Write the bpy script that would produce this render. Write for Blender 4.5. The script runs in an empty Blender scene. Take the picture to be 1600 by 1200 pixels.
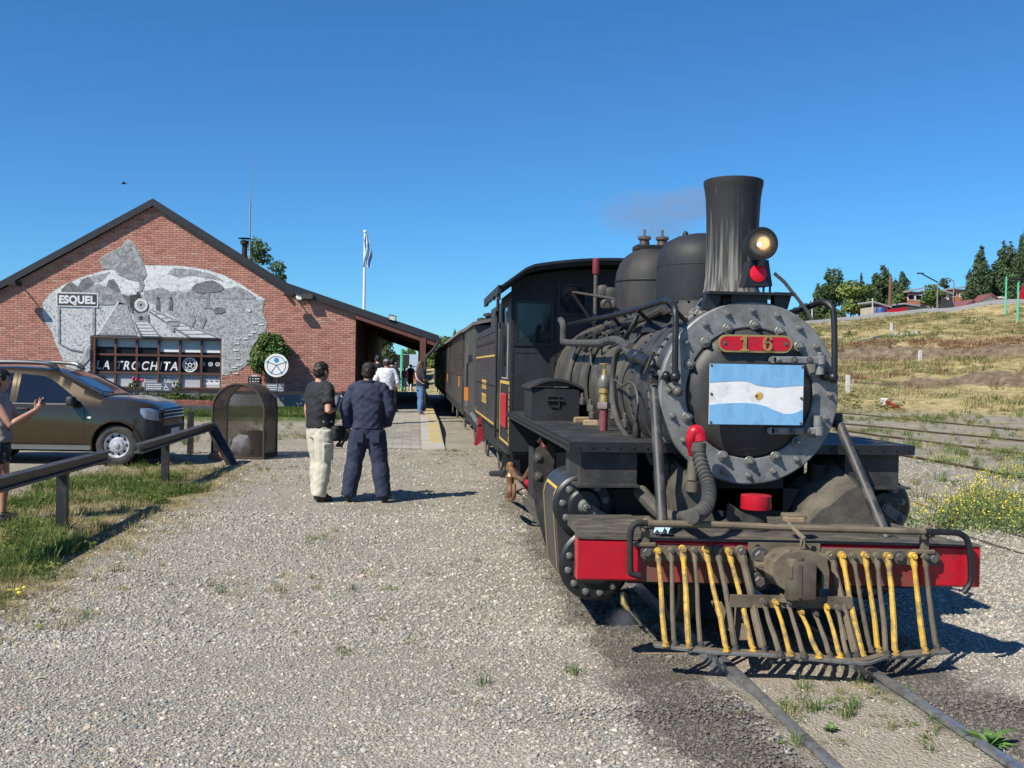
import bpy, bmesh, math, random
import numpy as np
from mathutils import Vector, Matrix, Euler, noise as mnoise
R = math.radians
S = bpy.context.scene
COL = S.collection
rng = random.Random(7)
nrg = np.random.default_rng(7)

# ------------------------------------------------------------------ camera
F_PX, CAM = 1600.0, Vector((-2.2, 0.0, 1.69))
YAW, PITCH, ROLL = math.atan(150.5 / F_PX), -math.atan(25.4 * math.cos(math.atan(150.5 / F_PX)) / F_PX), R(1.0)
cam_d = bpy.data.cameras.new('camera')
cam_d.sensor_width = 36.0
cam_d.lens = 36.0 * F_PX / 1600.0
cam_d.clip_start, cam_d.clip_end = 0.05, 5000.0
cam = bpy.data.objects.new('camera', cam_d)
COL.objects.link(cam)
fw = Vector((math.sin(YAW) * math.cos(PITCH), math.cos(YAW) * math.cos(PITCH), math.sin(PITCH)))
rt = Vector((math.cos(YAW), -math.sin(YAW), 0.0))
up = rt.cross(fw)
cu = up * math.cos(ROLL) - rt * math.sin(ROLL)
cr = rt * math.cos(ROLL) + up * math.sin(ROLL)
cam.matrix_world = Matrix(((cr.x, cu.x, -fw.x, CAM.x), (cr.y, cu.y, -fw.y, CAM.y), (cr.z, cu.z, -fw.z, CAM.z), (0, 0, 0, 1)))
S.camera = cam

# ------------------------------------------------------------------ light
SUN = Vector((-1.469, -1.10, 1.82)).normalized()
w = bpy.data.worlds.new('World'); S.world = w; w.use_nodes = True
nt = w.node_tree
sky = nt.nodes.new('ShaderNodeTexSky')
sky.sky_type = 'NISHITA'; sky.sun_disc = False
sky.sun_elevation = math.asin(SUN.z); sky.sun_rotation = math.atan2(SUN.x, SUN.y)
sky.altitude = 600.0; sky.air_density = 1.0; sky.dust_density = 0.0; sky.ozone_density = 6.0
tint = nt.nodes.new('ShaderNodeMix'); tint.data_type = 'RGBA'; tint.blend_type = 'MULTIPLY'; tint.inputs[0].default_value = 1.0
tint.inputs[7].default_value = (0.46, 0.91, 1.21, 1)          # deep blue of the clear mountain sky
nt.links.new(sky.outputs[0], tint.inputs[6]); nt.links.new(tint.outputs[2], nt.nodes['Background'].inputs[0])
nt.nodes['Background'].inputs[1].default_value = 0.085
sd = bpy.data.lights.new('sun', 'SUN'); sd.energy = 5.0; sd.angle = R(0.5); sd.color = (1.0, 0.935, 0.82)
so = bpy.data.objects.new('sun', sd); COL.objects.link(so)
so.rotation_euler = (-SUN).to_track_quat('-Z', 'Y').to_euler(); so.location = (-20, -15, 30)
S.view_settings.view_transform = 'Standard'; S.view_settings.look = 'None'
S.view_settings.exposure = 0.36; S.view_settings.gamma = 1.0
S.cycles.use_denoising = True
S.cycles.max_bounces = 6; S.cycles.transparent_max_bounces = 12
S.render.film_transparent = False

# ------------------------------------------------------------------ helpers
def at(px, py, X=None, Y=None, Z=None):
    """point of the place where the sight line of photo pixel (px, py) meets a plane X=, Y= or Z="""
    x, y = px - 800.0, py - 600.0
    d = cr * (x / F_PX) - cu * (y / F_PX) + fw
    if X is not None: t = (X - CAM.x) / d.x
    elif Y is not None: t = (Y - CAM.y) / d.y
    else: t = (Z - CAM.z) / d.z
    return CAM + d * t

ORG = {}
V = Vector
class MB:
    """collects geometry (world or local coordinates) and links it as one mesh object"""
    def __init__(s): s.v = []; s.f = []; s.c = None
    def add(s, vs, fs):
        o = len(s.v); s.v.extend([tuple(q) for q in vs]); s.f.extend([tuple(i + o for i in f) for f in fs]); return s
    def box(s, c, d, rz=0.0, M=None):
        hx, hy, hz = d[0] / 2, d[1] / 2, d[2] / 2
        vs = [V((x, y, z)) for x in (-hx, hx) for y in (-hy, hy) for z in (-hz, hz)]
        if M is None: M = Matrix.Rotation(rz, 3, 'Z')
        c = V(c)
        return s.add([M @ q + c for q in vs], [(0, 1, 3, 2), (4, 6, 7, 5), (0, 4, 5, 1), (2, 3, 7, 6), (0, 2, 6, 4), (1, 5, 7, 3)])
    def bbox(s, a, b):
        a, b = V(a), V(b); return s.box((a + b) / 2, [abs(b[i] - a[i]) for i in range(3)])
    def rbox(s, c, d, r=0.01, M=None, seg=1):
        bm = bmesh.new(); bmesh.ops.create_cube(bm, size=1.0)
        for q in bm.verts: q.co = V((q.co.x * d[0], q.co.y * d[1], q.co.z * d[2]))
        bmesh.ops.bevel(bm, geom=list(bm.edges), offset=min(r, min(d) * .45), segments=seg, profile=.5, affect='EDGES')
        bm.verts.index_update()
        M = M or Matrix.Identity(3)
        s.add([M @ q.co + V(c) for q in bm.verts], [[q.index for q in f.verts] for f in bm.faces]); bm.free(); return s
    def tube(s, path, r, n=8, caps=True, closed=False):
        P = [V(p) for p in path]; m = len(P)
        rs = [r] * m if not hasattr(r, '__len__') else list(r)
        T = []
        for i in range(m):
            if closed: t = P[(i + 1) % m] - P[i - 1]
            else: t = P[min(i + 1, m - 1)] - P[max(i - 1, 0)]
            T.append(t.normalized() if t.length > 1e-9 else V((0, 0, 1)))
        a = V((0, 0, 1)) if abs(T[0].z) < .9 else V((1, 0, 0))
        u = (a - T[0] * a.dot(T[0])).normalized()
        vs = []
        for i in range(m):
            u = (u - T[i] * u.dot(T[i])); u = u.normalized() if u.length > 1e-6 else T[i].orthogonal().normalized()
            b = T[i].cross(u)
            for k in range(n):
                an = 2 * math.pi * k / n
                vs.append(P[i] + (u * math.cos(an) + b * math.sin(an)) * rs[i])
        fs = []
        for i in range(m if closed else m - 1):
            j = (i + 1) % m
            for k in range(n):
                l = (k + 1) % n
                fs.append((i * n + k, i * n + l, j * n + l, j * n + k))
        if caps and not closed:
            fs.append(tuple(range(n))[::-1]); fs.append(tuple((m - 1) * n + k for k in range(n)))
        return s.add(vs, fs)
    def cyl(s, a, b, r, r2=None, n=16): return s.tube([a, b], [r, r if r2 is None else r2], n)
    def lathe(s, c, axis, prof, n=24, cap=True):
        """prof = [(radius, distance along axis)]"""
        ax = V(axis).normalized(); u = ax.orthogonal().normalized(); b = ax.cross(u); c = V(c)
        vs = []; fs = []
        for (r, h) in prof:
            for k in range(n):
                an = 2 * math.pi * k / n
                vs.append(c + ax * h + (u * math.cos(an) + b * math.sin(an)) * max(r, 1e-4))
        m = len(prof)
        for i in range(m - 1):
            for k in range(n):
                l = (k + 1) % n; fs.append((i * n + k, i * n + l, (i + 1) * n + l, (i + 1) * n + k))
        if cap: fs.append(tuple(range(n))[::-1]); fs.append(tuple((m - 1) * n + k for k in range(n)))
        return s.add(vs, fs)
    def sph(s, c, r, n=12, m=8, M=None):
        r = r if hasattr(r, '__len__') else (r, r, r); vs = []; fs = []
        for i in range(m + 1):
            th = math.pi * i / m
            for k in range(n):
                an = 2 * math.pi * k / n
                q = V((math.sin(th) * math.cos(an) * r[0], math.sin(th) * math.sin(an) * r[1], math.cos(th) * r[2]))
                vs.append((M @ q if M else q) + V(c))
        for i in range(m):
            for k in range(n):
                l = (k + 1) % n; fs.append((i * n + k, (i + 1) * n + k, (i + 1) * n + l, i * n + l))
        return s.add(vs, fs)
    def prism(s, poly, fn0, fn1):
        """poly of 2D points; fn0/fn1 map a 2D point to the two 3D faces"""
        n = len(poly); vs = [fn0(*p) for p in poly] + [fn1(*p) for p in poly]
        fs = [tuple(range(n))[::-1], tuple(range(n, 2 * n))] + [(i, (i + 1) % n, n + (i + 1) % n, n + i) for i in range(n)]
        return s.add(vs, fs)
    def poly(s, pts): return s.add(pts, [tuple(range(len(pts)))])
    def grid(s, rows):
        n = len(rows[0]); m = len(rows)
        return s.add([q for r_ in rows for q in r_], [(i * n + k, i * n + k + 1, (i + 1) * n + k + 1, (i + 1) * n + k) for i in range(m - 1) for k in range(n - 1)])
    def loft(s, rings, cap=True):
        n = len(rings[0]); m = len(rings)
        fs = [(i * n + k, i * n + (k + 1) % n, (i + 1) * n + (k + 1) % n, (i + 1) * n + k) for i in range(m - 1) for k in range(n)]
        if cap: fs += [tuple(range(n))[::-1], tuple((m - 1) * n + k for k in range(n))]
        return s.add([q for r_ in rings for q in r_], fs)
    def mesh(s, name, m, off=V((0, 0, 0)), sm=35):
        me = bpy.data.meshes.new(name)
        me.from_pydata([(q[0] - off[0], q[1] - off[1], q[2] - off[2]) for q in s.v], [], s.f)
        bm = bmesh.new(); bm.from_mesh(me); bmesh.ops.recalc_face_normals(bm, faces=bm.faces); bm.to_mesh(me); bm.free()
        if s.c is not None:
            at_ = me.color_attributes.new('col', 'FLOAT_COLOR', 'CORNER') ; arr = []
            for p in me.polygons: arr.extend(list(s.c[p.index]) * len(p.vertices))
            at_.data.foreach_set('color', arr)
        if sm:
            me.shade_smooth(); me.set_sharp_from_angle(angle=R(sm))
        if m: me.materials.append(m)
        return me
    def build(s, name, m, parent=None, sm=35, label=None):
        off = ORG.get(parent, V((0, 0, 0))) if parent is not None else V((0, 0, 0))
        o = bpy.data.objects.new(name, s.mesh(name, m, off, sm)); COL.objects.link(o)
        if parent is not None: o.parent = parent
        ORG[o] = V(off)
        if label: o['label'] = label
        return o
def tag(o, label=None, cat=None, group=None, kind=None):
    if label: o['label'] = label
    if cat: o['category'] = cat
    if group: o['group'] = group
    if kind: o['kind'] = kind
    return o
def thing(name, label, cat, loc=(0, 0, 0), rz=0.0, group=None):
    o = bpy.data.objects.new(name, None); COL.objects.link(o); o.empty_display_size = .2
    o.location = loc; o.rotation_euler = (0, 0, rz); ORG[o] = V(loc) if rz == 0 else V((0, 0, 0))
    return tag(o, label, cat, group)
def put(me, name, parent, loc, rot=(0, 0, 0), sc=None):
    """another object on shared mesh data, at a place given in the same coordinates as its parent's geometry"""
    o = bpy.data.objects.new(name, me); COL.objects.link(o); o.parent = parent
    o.location = V(loc) - ORG.get(parent, V((0, 0, 0)))
    o.rotation_euler = rot
    if sc: o.scale = sc
    ORG[o] = V(loc); return o
def copy_tree(o, parent=None):
    c = o.copy(); COL.objects.link(c); c.parent = parent
    for ch in list(o.children): copy_tree(ch, c)
    return c
def arc(c, r, a0, a1, n, fn): return [fn(c[0] + r * math.cos(R(a0 + (a1 - a0) * i / n)), c[1] + r * math.sin(R(a0 + (a1 - a0) * i / n))) for i in range(n + 1)]
def smooth_path(P, k=4):
    """Catmull-Rom through the points"""
    P = [V(p) for p in P]; out = []
    for i in range(len(P) - 1):
        a, b, c, d = P[max(i - 1, 0)], P[i], P[i + 1], P[min(i + 2, len(P) - 1)]
        for j in range(k):
            t = j / k
            out.append(.5 * ((2 * b) + (c - a) * t + (2 * a - 5 * b + 4 * c - d) * t * t + (3 * b - a - 3 * c + d) * t ** 3))
    return out + [P[-1]]

# ------------------------------------------------------------------ materials
MATS = {}
def mat(name, col, rough=.6, metal=0.0, var=.25, scale=4.0, col2=None, mix=(.45, .65), dscale=3.0, bump=0.0, bscale=60.0, stretch=None, coat=0.0, spec=None, ddetail=6.0):
    if name in MATS: return MATS[name]
    m = bpy.data.materials.new(name); m.use_nodes = True; MATS[name] = m
    t = m.node_tree; N = t.nodes; L = t.links; p = N['Principled BSDF']
    p.inputs['Roughness'].default_value = rough; p.inputs['Metallic'].default_value = metal
    if coat: p.inputs['Coat Weight'].default_value = coat; p.inputs['Coat Roughness'].default_value = .08
    if spec is not None: p.inputs['Specular IOR Level'].default_value = spec
    tc = N.new('ShaderNodeTexCoord'); src = tc.outputs['Object']
    if stretch:
        mp = N.new('ShaderNodeMapping'); mp.inputs['Scale'].default_value = stretch; L.new(src, mp.inputs[0]); src2 = mp.outputs[0]
    else: src2 = src
    n1 = N.new('ShaderNodeTexNoise'); n1.inputs['Scale'].default_value = scale; n1.inputs['Detail'].default_value = 8; n1.inputs['Roughness'].default_value = .65
    L.new(src2, n1.inputs['Vector'])
    rmp = N.new('ShaderNodeValToRGB'); rmp.color_ramp.elements[0].position = .3; rmp.color_ramp.elements[1].position = .7
    c = V(col[:3]); rmp.color_ramp.elements[0].color = (*(c * (1 - var)), 1); rmp.color_ramp.elements[1].color = (*(c * (1 + var)), 1)
    L.new(n1.outputs[0], rmp.inputs[0]); out = rmp.outputs[0]
    if col2 is not None:
        n2 = N.new('ShaderNodeTexNoise'); n2.inputs['Scale'].default_value = dscale; n2.inputs['Detail'].default_value = ddetail; n2.inputs['Roughness'].default_value = .7
        L.new(src2, n2.inputs['Vector'])
        r2 = N.new('ShaderNodeMapRange'); r2.inputs[1].default_value = mix[0]; r2.inputs[2].default_value = mix[1]
        L.new(n2.outputs[0], r2.inputs[0])
        mx = N.new('ShaderNodeMix'); mx.data_type = 'RGBA'; mx.inputs[7].default_value = (*col2[:3], 1)
        L.new(r2.outputs[0], mx.inputs[0]); L.new(out, mx.inputs[6]); out = mx.outputs[2]
        rr = N.new('ShaderNodeMapRange'); rr.inputs[3].default_value = rough; rr.inputs[4].default_value = min(1, rough + .25)
        L.new(r2.outputs[0], rr.inputs[0]); L.new(rr.outputs[0], p.inputs['Roughness'])
    L.new(out, p.inputs['Base Color'])
    if bump:
        n3 = N.new('ShaderNodeTexNoise'); n3.inputs['Scale'].default_value = bscale; n3.inputs['Detail'].default_value = 5; L.new(src2, n3.inputs['Vector'])
        b = N.new('ShaderNodeBump'); b.inputs['Strength'].default_value = bump; b.inputs['Distance'].default_value = .01
        L.new(n3.outputs[0], b.inputs['Height']); L.new(b.outputs[0], p.inputs['Normal'])
    return m
def attr_mat(name, rough=.8, var=.2, scale=20.0, bump=.3):
    """base colour from the per-piece colour attribute, times a fine noise"""
    m = bpy.data.materials.new(name); m.use_nodes = True; MATS[name] = m
    t = m.node_tree; N = t.nodes; L = t.links; p = N['Principled BSDF']; p.inputs['Roughness'].default_value = rough
    a = N.new('ShaderNodeAttribute'); a.attribute_name = 'col'
    tc = N.new('ShaderNodeTexCoord'); n1 = N.new('ShaderNodeTexNoise'); n1.inputs['Scale'].default_value = scale; n1.inputs['Detail'].default_value = 6
    L.new(tc.outputs['Object'], n1.inputs['Vector'])
    mr = N.new('ShaderNodeMapRange'); mr.inputs[3].default_value = 1 - var; mr.inputs[4].default_value = 1 + var; mr.inputs[1].default_value = .3; mr.inputs[2].default_value = .7
    L.new(n1.outputs[0], mr.inputs[0])
    mx = N.new('ShaderNodeMix'); mx.data_type = 'RGBA'; mx.blend_type = 'MULTIPLY'; mx.inputs[0].default_value = 1
    L.new(a.outputs[0], mx.inputs[6]); L.new(mr.outputs[0], mx.inputs[7]); L.new(mx.outputs[2], p.inputs['Base Color'])
    if bump:
        b = N.new('ShaderNodeBump'); b.inputs['Strength'].default_value = bump; b.inputs['Distance'].default_value = .01
        L.new(n1.outputs[0], b.inputs['Height']); L.new(b.outputs[0], p.inputs['Normal'])
    return m
def glass_mat(name, col=(.01, .014, .02), rough=.04):
    m = mat(name, col, rough, var=.1); return m
DUST = (.16, .14, .105)
m_black = mat('black_paint', (.013, .014, .016), .42, var=.3, scale=7, col2=(.05, .047, .042), mix=(.55, .9), dscale=5, bump=.06, bscale=30)
m_black_cab = mat('black_cab_paint', (.018, .020, .024), .58, var=.35, scale=3, col2=(.05, .05, .048), mix=(.5, .8), dscale=2.5, bump=.08, bscale=14, spec=.35, stretch=(1, 1, .45))
m_deck = mat('dusty_black_deck', (.026, .026, .026), .6, var=.35, scale=9, col2=(.12,.105,.082), mix=(.5, .85), dscale=4, bump=.15, bscale=25)
m_boiler = mat('boiler_cladding', (.058, .054, .046), .5, var=.3, scale=5, col2=(.15, .135, .105), mix=(.45, .8), dscale=2.2, bump=.08, bscale=12)
m_smoke = mat('smokebox_paint', (.05, .05, .05), .5, var=.35, scale=8, col2=(.16, .155, .145), mix=(.5, .8), dscale=4, bump=.1, bscale=25)
m_silver = mat('silver_grey_paint', (.22, .225, .222), .45, metal=.2, var=.25, scale=9, col2=(.085, .08, .07), mix=(.48, .74), dscale=5, bump=.12, bscale=40)
m_bolt = mat('bolt_steel', (.22, .22, .21), .45, metal=.45, var=.25, scale=30, col2=(.1, .09, .07), mix=(.5, .75), dscale=20)
m_bolt_dark = mat('dark_bolt_steel', (.09, .088, .082), .5, metal=.3, var=.3, scale=30, col2=DUST, mix=(.45, .75), dscale=18)
m_door = mat('smokebox_door_black', (.036, .036, .036), .5, var=.3, scale=6, col2=(.085, .075, .06), mix=(.5, .85), dscale=3.5, bump=.08, bscale=25)
m_red = mat('red_paint', (.46, .006, .02), .36, var=.14, scale=6, col2=(.10, .025, .02), mix=(.55, .68), dscale=6, bump=.1, bscale=18)
m_redworn = mat('worn_red_paint', (.30, .022, .024), .55, var=.2, scale=6, col2=(.13, .075, .05), mix=(.36, .62), dscale=4, bump=.12, bscale=25)
m_yellow = mat('yellow_paint', (.58, .36, .05), .55, var=.18, scale=14, col2=(.20, .145, .07), mix=(.46, .62), dscale=9, bump=.1, bscale=40)
m_dirt = mat('dusty_iron', (.17, .135, .09), .8, var=.3, scale=14, col2=(.055, .046, .036), mix=(.46, .7), dscale=7, bump=.2, bscale=50)
m_lining = mat('gold_lining', (.62, .40, .07), .5, var=.12, scale=20)
m_brass = mat('brass', (.58, .42, .16), .35, metal=.7, var=.2, scale=20, col2=(.25, .18, .09), mix=(.5, .8), dscale=12)
m_copper = mat('copper_pipe', (.33, .17, .09), .42, metal=.6, var=.25, scale=12, col2=(.16, .12, .09), mix=(.45, .75), dscale=9)
m_rubber = mat('dusty_rubber', (.05, .05, .048), .75, var=.25, scale=15, col2=(.12, .11, .095), mix=(.45, .8), dscale=8)
m_dark = mat('sooty_dark_iron', (.014, .014, .014), .7, var=.3, scale=6, col2=(.05, .045, .038), mix=(.5, .85), dscale=5)
m_steel = mat('worn_steel_rail', (.36, .37, .38), .32, metal=.7, var=.2, scale=15, col2=(.12, .09, .065), mix=(.5, .7), dscale=9)
m_rust = mat('rusty_steel', (.10, .065, .042), .7, metal=.2, var=.3, scale=12, col2=(.06, .045, .035), mix=(.4, .7), dscale=6)
m_wood = mat('weathered_wood', (.28, .20, .12), .8, var=.3, scale=14, stretch=(1, 1, 6), bump=.2, bscale=30)
m_white = mat('white_paint', (.78, .78, .76), .5, var=.06, scale=6)
# ================================================================== GROUND
def sst(a, b, x): t_ = min(1, max(0, (x - a) / (b - a))); return t_ * t_ * (3 - 2 * t_)
def vnoise(x, y, s=1.0):
    x *= s; y *= s
    return (math.sin(x * 1.3 + math.sin(y * 1.7)) + math.sin(y * 1.1 + 2 * math.sin(x * .7 + 1)) + .5 * math.sin(2.9 * x + 1.1 * y) + .5 * math.sin(2.3 * y - 1.7 * x + 2)) / 3.0
def qt(x, y): return x * .67 + y * .742 , x * .742 - y * .67
def hill(x, y):
    q, t_ = qt(x, y)
    if q < 47: return 0.0
    f = min(1.0, (q - 47) / 74.0)
    base = .72 * f + .28 * f * f
    z = base * (8.15 + .09 * (t_ + 44))
    a1 = sst(-21, -17, t_) * (.75 + .3 * vnoise(t_, 3.1, .45)) + .12; a2 = (1 - sst(-14, -10, t_)) * (.72 + .3 * vnoise(t_, 1.7, .4)) + .12
    z += .62 * a1 * sst(58.3, 59.5, q + vnoise(x, y, .35) * 1.5 + .4 * vnoise(y, x, 1.3)) * (1 - sst(66, 74, q)) + .85 * a2 * sst(71.8, 73.0, q + vnoise(x, y, .3) * 1.4 + .4 * vnoise(y, x, 1.2)) * (1 - sst(80, 92, q))
    z += .22 * vnoise(x, y, .5) * min(1, f * 6)
    if q > 121: z = z + (q - 121) * .05
    return z * sst(46.5, 52, q)
def gz(x, y):
    z = -.09 + .012 * vnoise(x, y, .9)
    z += .27 * sst(24, 34, y) * sst(-3.9, -4.8, x) * (1 - sst(60, 90, y) * .3)
    if abs(x) < 3: z += (.068 if x < -.4 else .058) * (1 - sst(5.0, 5.8, y)) * (1 - sst(.9, 2.6, abs(x)))
    return z + hill(x, y)
def track_bed(x, y): return -.035 * (1 - sst(.6, 1.6, abs(x))) - .06 * (1 - sst(.34, .42, abs(x))) * 0
def ground_mesh():
    xs_ = list(np.arange(-14, 16.01, .4)); ys_ = list(np.arange(-4, 40.01, .4))
    ext = [18, 21, 25, 30, 36, 44, 54, 66, 80, 100, 130, 170, 230, 320, 480, 700]
    xs_ = sorted(set([-900, -500, -300, -200, -140, -100, -75, -55, -42, -32, -25, -20, -17] + xs_ + list(np.arange(16.8, 60, .8)) + list(np.arange(60, 110, 1.5)) + [115, 125, 140, 160, 190, 240, 320, 450, 650, 900]))
    ys_ = sorted(set([-60, -30, -15, -8] + ys_ + list(np.arange(41, 90, .8)) + list(np.arange(90, 130, 1.5)) + [135, 145, 160, 180, 210, 250, 320, 420, 560, 800, 1200]))
    b_ = MB(); b_.grid([[V((x, y, gz(x, y))) for x in xs_] for y in ys_]); return b_
# gravel / dirt / dry grass material
mgd = bpy.data.materials.new('gravel_ground'); mgd.use_nodes = True
t = mgd.node_tree; N = t.nodes; L = t.links; p = N['Principled BSDF']; p.inputs['Roughness'].default_value = .9; p.inputs['Specular IOR Level'].default_value = .2
geo = N.new('ShaderNodeNewGeometry'); sep = N.new('ShaderNodeSeparateXYZ'); L.new(geo.outputs['Position'], sep.inputs[0])
def nz(scale, det=4, rough=.6):
    n_ = N.new('ShaderNodeTexNoise'); n_.inputs['Scale'].default_value = scale; n_.inputs['Detail'].default_value = det; n_.inputs['Roughness'].default_value = rough; L.new(geo.outputs['Position'], n_.inputs['Vector']); return n_.outputs[0]
def ramp(src, stops):
    r_ = N.new('ShaderNodeValToRGB'); e_ = r_.color_ramp.elements
    while len(e_) > 1: e_.remove(e_[-1])
    e_[0].position, e_[0].color = stops[0][0], (*stops[0][1], 1)
    for s_, c_ in stops[1:]: k = e_.new(s_); k.color = (*c_, 1)
    L.new(src, r_.inputs[0]); return r_.outputs[0]
def mapr(src, a, b, c=0., d=1.):
    m_ = N.new('ShaderNodeMapRange'); m_.inputs[1].default_value = a; m_.inputs[2].default_value = b; m_.inputs[3].default_value = c; m_.inputs[4].default_value = d; L.new(src, m_.inputs[0]); return m_.outputs[0]
def math_(op, a, b=None):
    m_ = N.new('ShaderNodeMath'); m_.operation = op
    for i, q_ in enumerate((a, b)):
        if q_ is None: continue
        if isinstance(q_, (int, float)): m_.inputs[i].default_value = q_
        else: L.new(q_, m_.inputs[i])
    return m_.outputs[0]
def mixc(f, a, b, mode='MIX'):
    m_ = N.new('ShaderNodeMix'); m_.data_type = 'RGBA'; m_.blend_type = mode
    for i, q_ in ((0, f), (6, a), (7, b)):
        if isinstance(q_, tuple): m_.inputs[i].default_value = (*q_, 1)
        elif isinstance(q_, (int, float)): m_.inputs[i].default_value = q_
        else: L.new(q_, m_.inputs[i])
    return m_.outputs[2]
def voro(scale, feat='F1'):
    v_ = N.new('ShaderNodeTexVoronoi'); v_.feature = feat; v_.inputs['Scale'].default_value = scale; L.new(geo.outputs['Position'], v_.inputs['Vector']); return v_
STONE = [(0, (.16, .165, .165)), (.25, (.29, .285, .27)), (.5, (.43, .405, .35)), (.75, (.34, .315, .265)), (.9, (.48, .42, .345)), (1, (.60, .56, .49))]
v1 = voro(55); v2 = voro(120)
bw = N.new('ShaderNodeRGBToBW'); L.new(v1.outputs['Color'], bw.inputs[0]); bw2 = N.new('ShaderNodeRGBToBW'); L.new(v2.outputs['Color'], bw2.inputs[0])
peb = mixc(mapr(nz(9), .4, .6), ramp(bw.outputs[0], STONE), ramp(bw2.outputs[0], STONE))
soil = ramp(nz(3.0, 8), [(.3, (.33, .295, .235)), (.7, (.45, .405, .33))])
gapm = mapr(v1.outputs['Distance'], .45, .75)
grav = mixc(math_('MULTIPLY', mapr(nz(.8, 5), .42, .6), .6), mixc(1, peb, (.80, .78, .70), 'MULTIPLY'), soil)
# oil-dark strips beside the rails
ax = math_('ABSOLUTE', sep.outputs[0])
oil = math_('MULTIPLY', mapr(math_('ADD', math_('ABSOLUTE', math_('SUBTRACT', ax, .74)), math_('MULTIPLY', nz(2.6, 9, .75), 1.1)), .98, .74), mapr(sep.outputs[1], 18, 9))
grav = mixc(math_('MULTIPLY', oil, .7), grav, mixc(.4, (.055, .045, .036), peb, 'MULTIPLY'))
mid = mapr(math_('ADD', ax, math_('MULTIPLY', nz(4, 5), .12)), .46, .36)
grav = mixc(math_('MULTIPLY', mid, mapr(nz(2.5, 5), .3, .5, .5, 1)), grav, mixc(mapr(nz(40, 4), .4, .7), (.40, .35, .27), (.29, .25, .19)))
# dry grass banks: left verge, hill
drygrass = ramp(nz(2.2, 10, .75), [(.25, (.12, .125, .05)), (.42, (.28, .235, .11)), (.55, (.43, .35, .18)), (.7, (.50, .42, .23)), (.85, (.19, .185, .075))])
q_ = math_('ADD', math_('MULTIPLY', sep.outputs[0], .67), math_('MULTIPLY', sep.outputs[1], .742))
qn = math_('ADD', q_, math_('MULTIPLY', math_('SUBTRACT', nz(.35, 6), .5), 7))
hm = mapr(qn, 46.5, 49.5)
hillc = mixc(mapr(nz(.09, 6, .7), .40, .60), drygrass, mixc(mapr(nz(1.1, 8, .7), .42, .6), (.13, .14, .055), (.38, .32, .16)))
hillc = mixc(math_('MULTIPLY', mapr(nz(.16, 7, .7), .55, .68), .8), hillc, (.19, .105, .07))
def band(a, b, w_): 
    return math_('MULTIPLY', mapr(qn, a - w_, a), mapr(qn, b + w_, b))
def scarp(a, b):
    qs = math_('ADD', q_, math_('MULTIPLY', math_('SUBTRACT', nz(.30, 7, .65), .5), 5)); return math_('MULTIPLY', math_('MULTIPLY', mapr(qs, a, a + .4), mapr(qs, b, b - .5)), mapr(nz(.12, 3), .40, .5))
hillc = mixc(math_('MULTIPLY', scarp(57.6, 59.8), .9), hillc, ramp(nz(3, 8), [(.3, (.075, .055, .045)), (.7, (.2, .16, .12))]))
hillc = mixc(math_('MULTIPLY', scarp(71.0, 73.6), .9), hillc, ramp(nz(3, 8), [(.3, (.08, .052, .045)), (.7, (.22, .15, .115))]))
nsep = N.new('ShaderNodeSeparateXYZ'); L.new(geo.outputs['Normal'], nsep.inputs[0])
soilh = ramp(nz(2.2, 9, .75), [(.32, (.06, .042, .034)), (.5, (.15, .115, .08)), (.7, (.28, .225, .15))])
hillc = mixc(mapr(math_('ADD', nsep.outputs[2], math_('MULTIPLY', math_('SUBTRACT', nz(.7, 6), .5), .05)), .962, .935), hillc, soilh)
hillc = mixc(1, hillc, (1.18, 1.15, 1.12), 'MULTIPLY')
col = mixc(hm, grav, hillc)
# green-dry cover between the sidings
sd_m = math_('MULTIPLY', math_('MULTIPLY', mapr(sep.outputs[0], 2.5, 4.0), mapr(qn, 49, 46)), mapr(nz(.45, 7, .7), .47, .62))
col = mixc(math_('MULTIPLY', sd_m, .75), col, mixc(mapr(nz(3, 6), .35, .65), (.14, .145, .06), (.31, .265, .15)))
# verge on the left
vx = math_('ADD', sep.outputs[0], math_('MULTIPLY', math_('SUBTRACT', nz(.9, 6, .7), .5), 2.2))
vm = math_('MULTIPLY', math_('MULTIPLY', mapr(vx, -4.7, -5.15), mapr(vx, -7.6, -6.9)), mapr(sep.outputs[1], 19.5, 16.5))
col = mixc(vm, col, mixc(mapr(nz(2.6, 7), .38, .6), (.33, .265, .145), (.17, .15, .07)))
# lawn before the station
lm = math_('MULTIPLY', math_('MULTIPLY', mapr(math_('ADD', sep.outputs[1], math_('MULTIPLY', nz(1.5, 4), 1.5)), 29.8, 30.5), mapr(sep.outputs[1], 42, 40)), mapr(sep.outputs[0], -4.0, -4.6))
col = mixc(lm, col, mixc(mapr(nz(5, 6), .35, .65), (.07, .12, .03), (.13, .16, .05)))
far = mapr(sep.outputs[1], 90, 130)
L.new(col, p.inputs['Base Color'])
hgt = math_('ADD', math_('MULTIPLY', math_('SUBTRACT', 1.0, v1.outputs['Distance']), .7), math_('MULTIPLY', math_('SUBTRACT', 1.0, v2.outputs['Distance']), .35))
bmp = N.new('ShaderNodeBump'); bmp.inputs['Strength'].default_value = .9; bmp.inputs['Distance'].default_value = .02; L.new(hgt, bmp.inputs['Height']); L.new(bmp.outputs[0], p.inputs['Normal'])
ground = ground_mesh().build('ground', mgd, sm=180); tag(ground, kind='structure')

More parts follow.
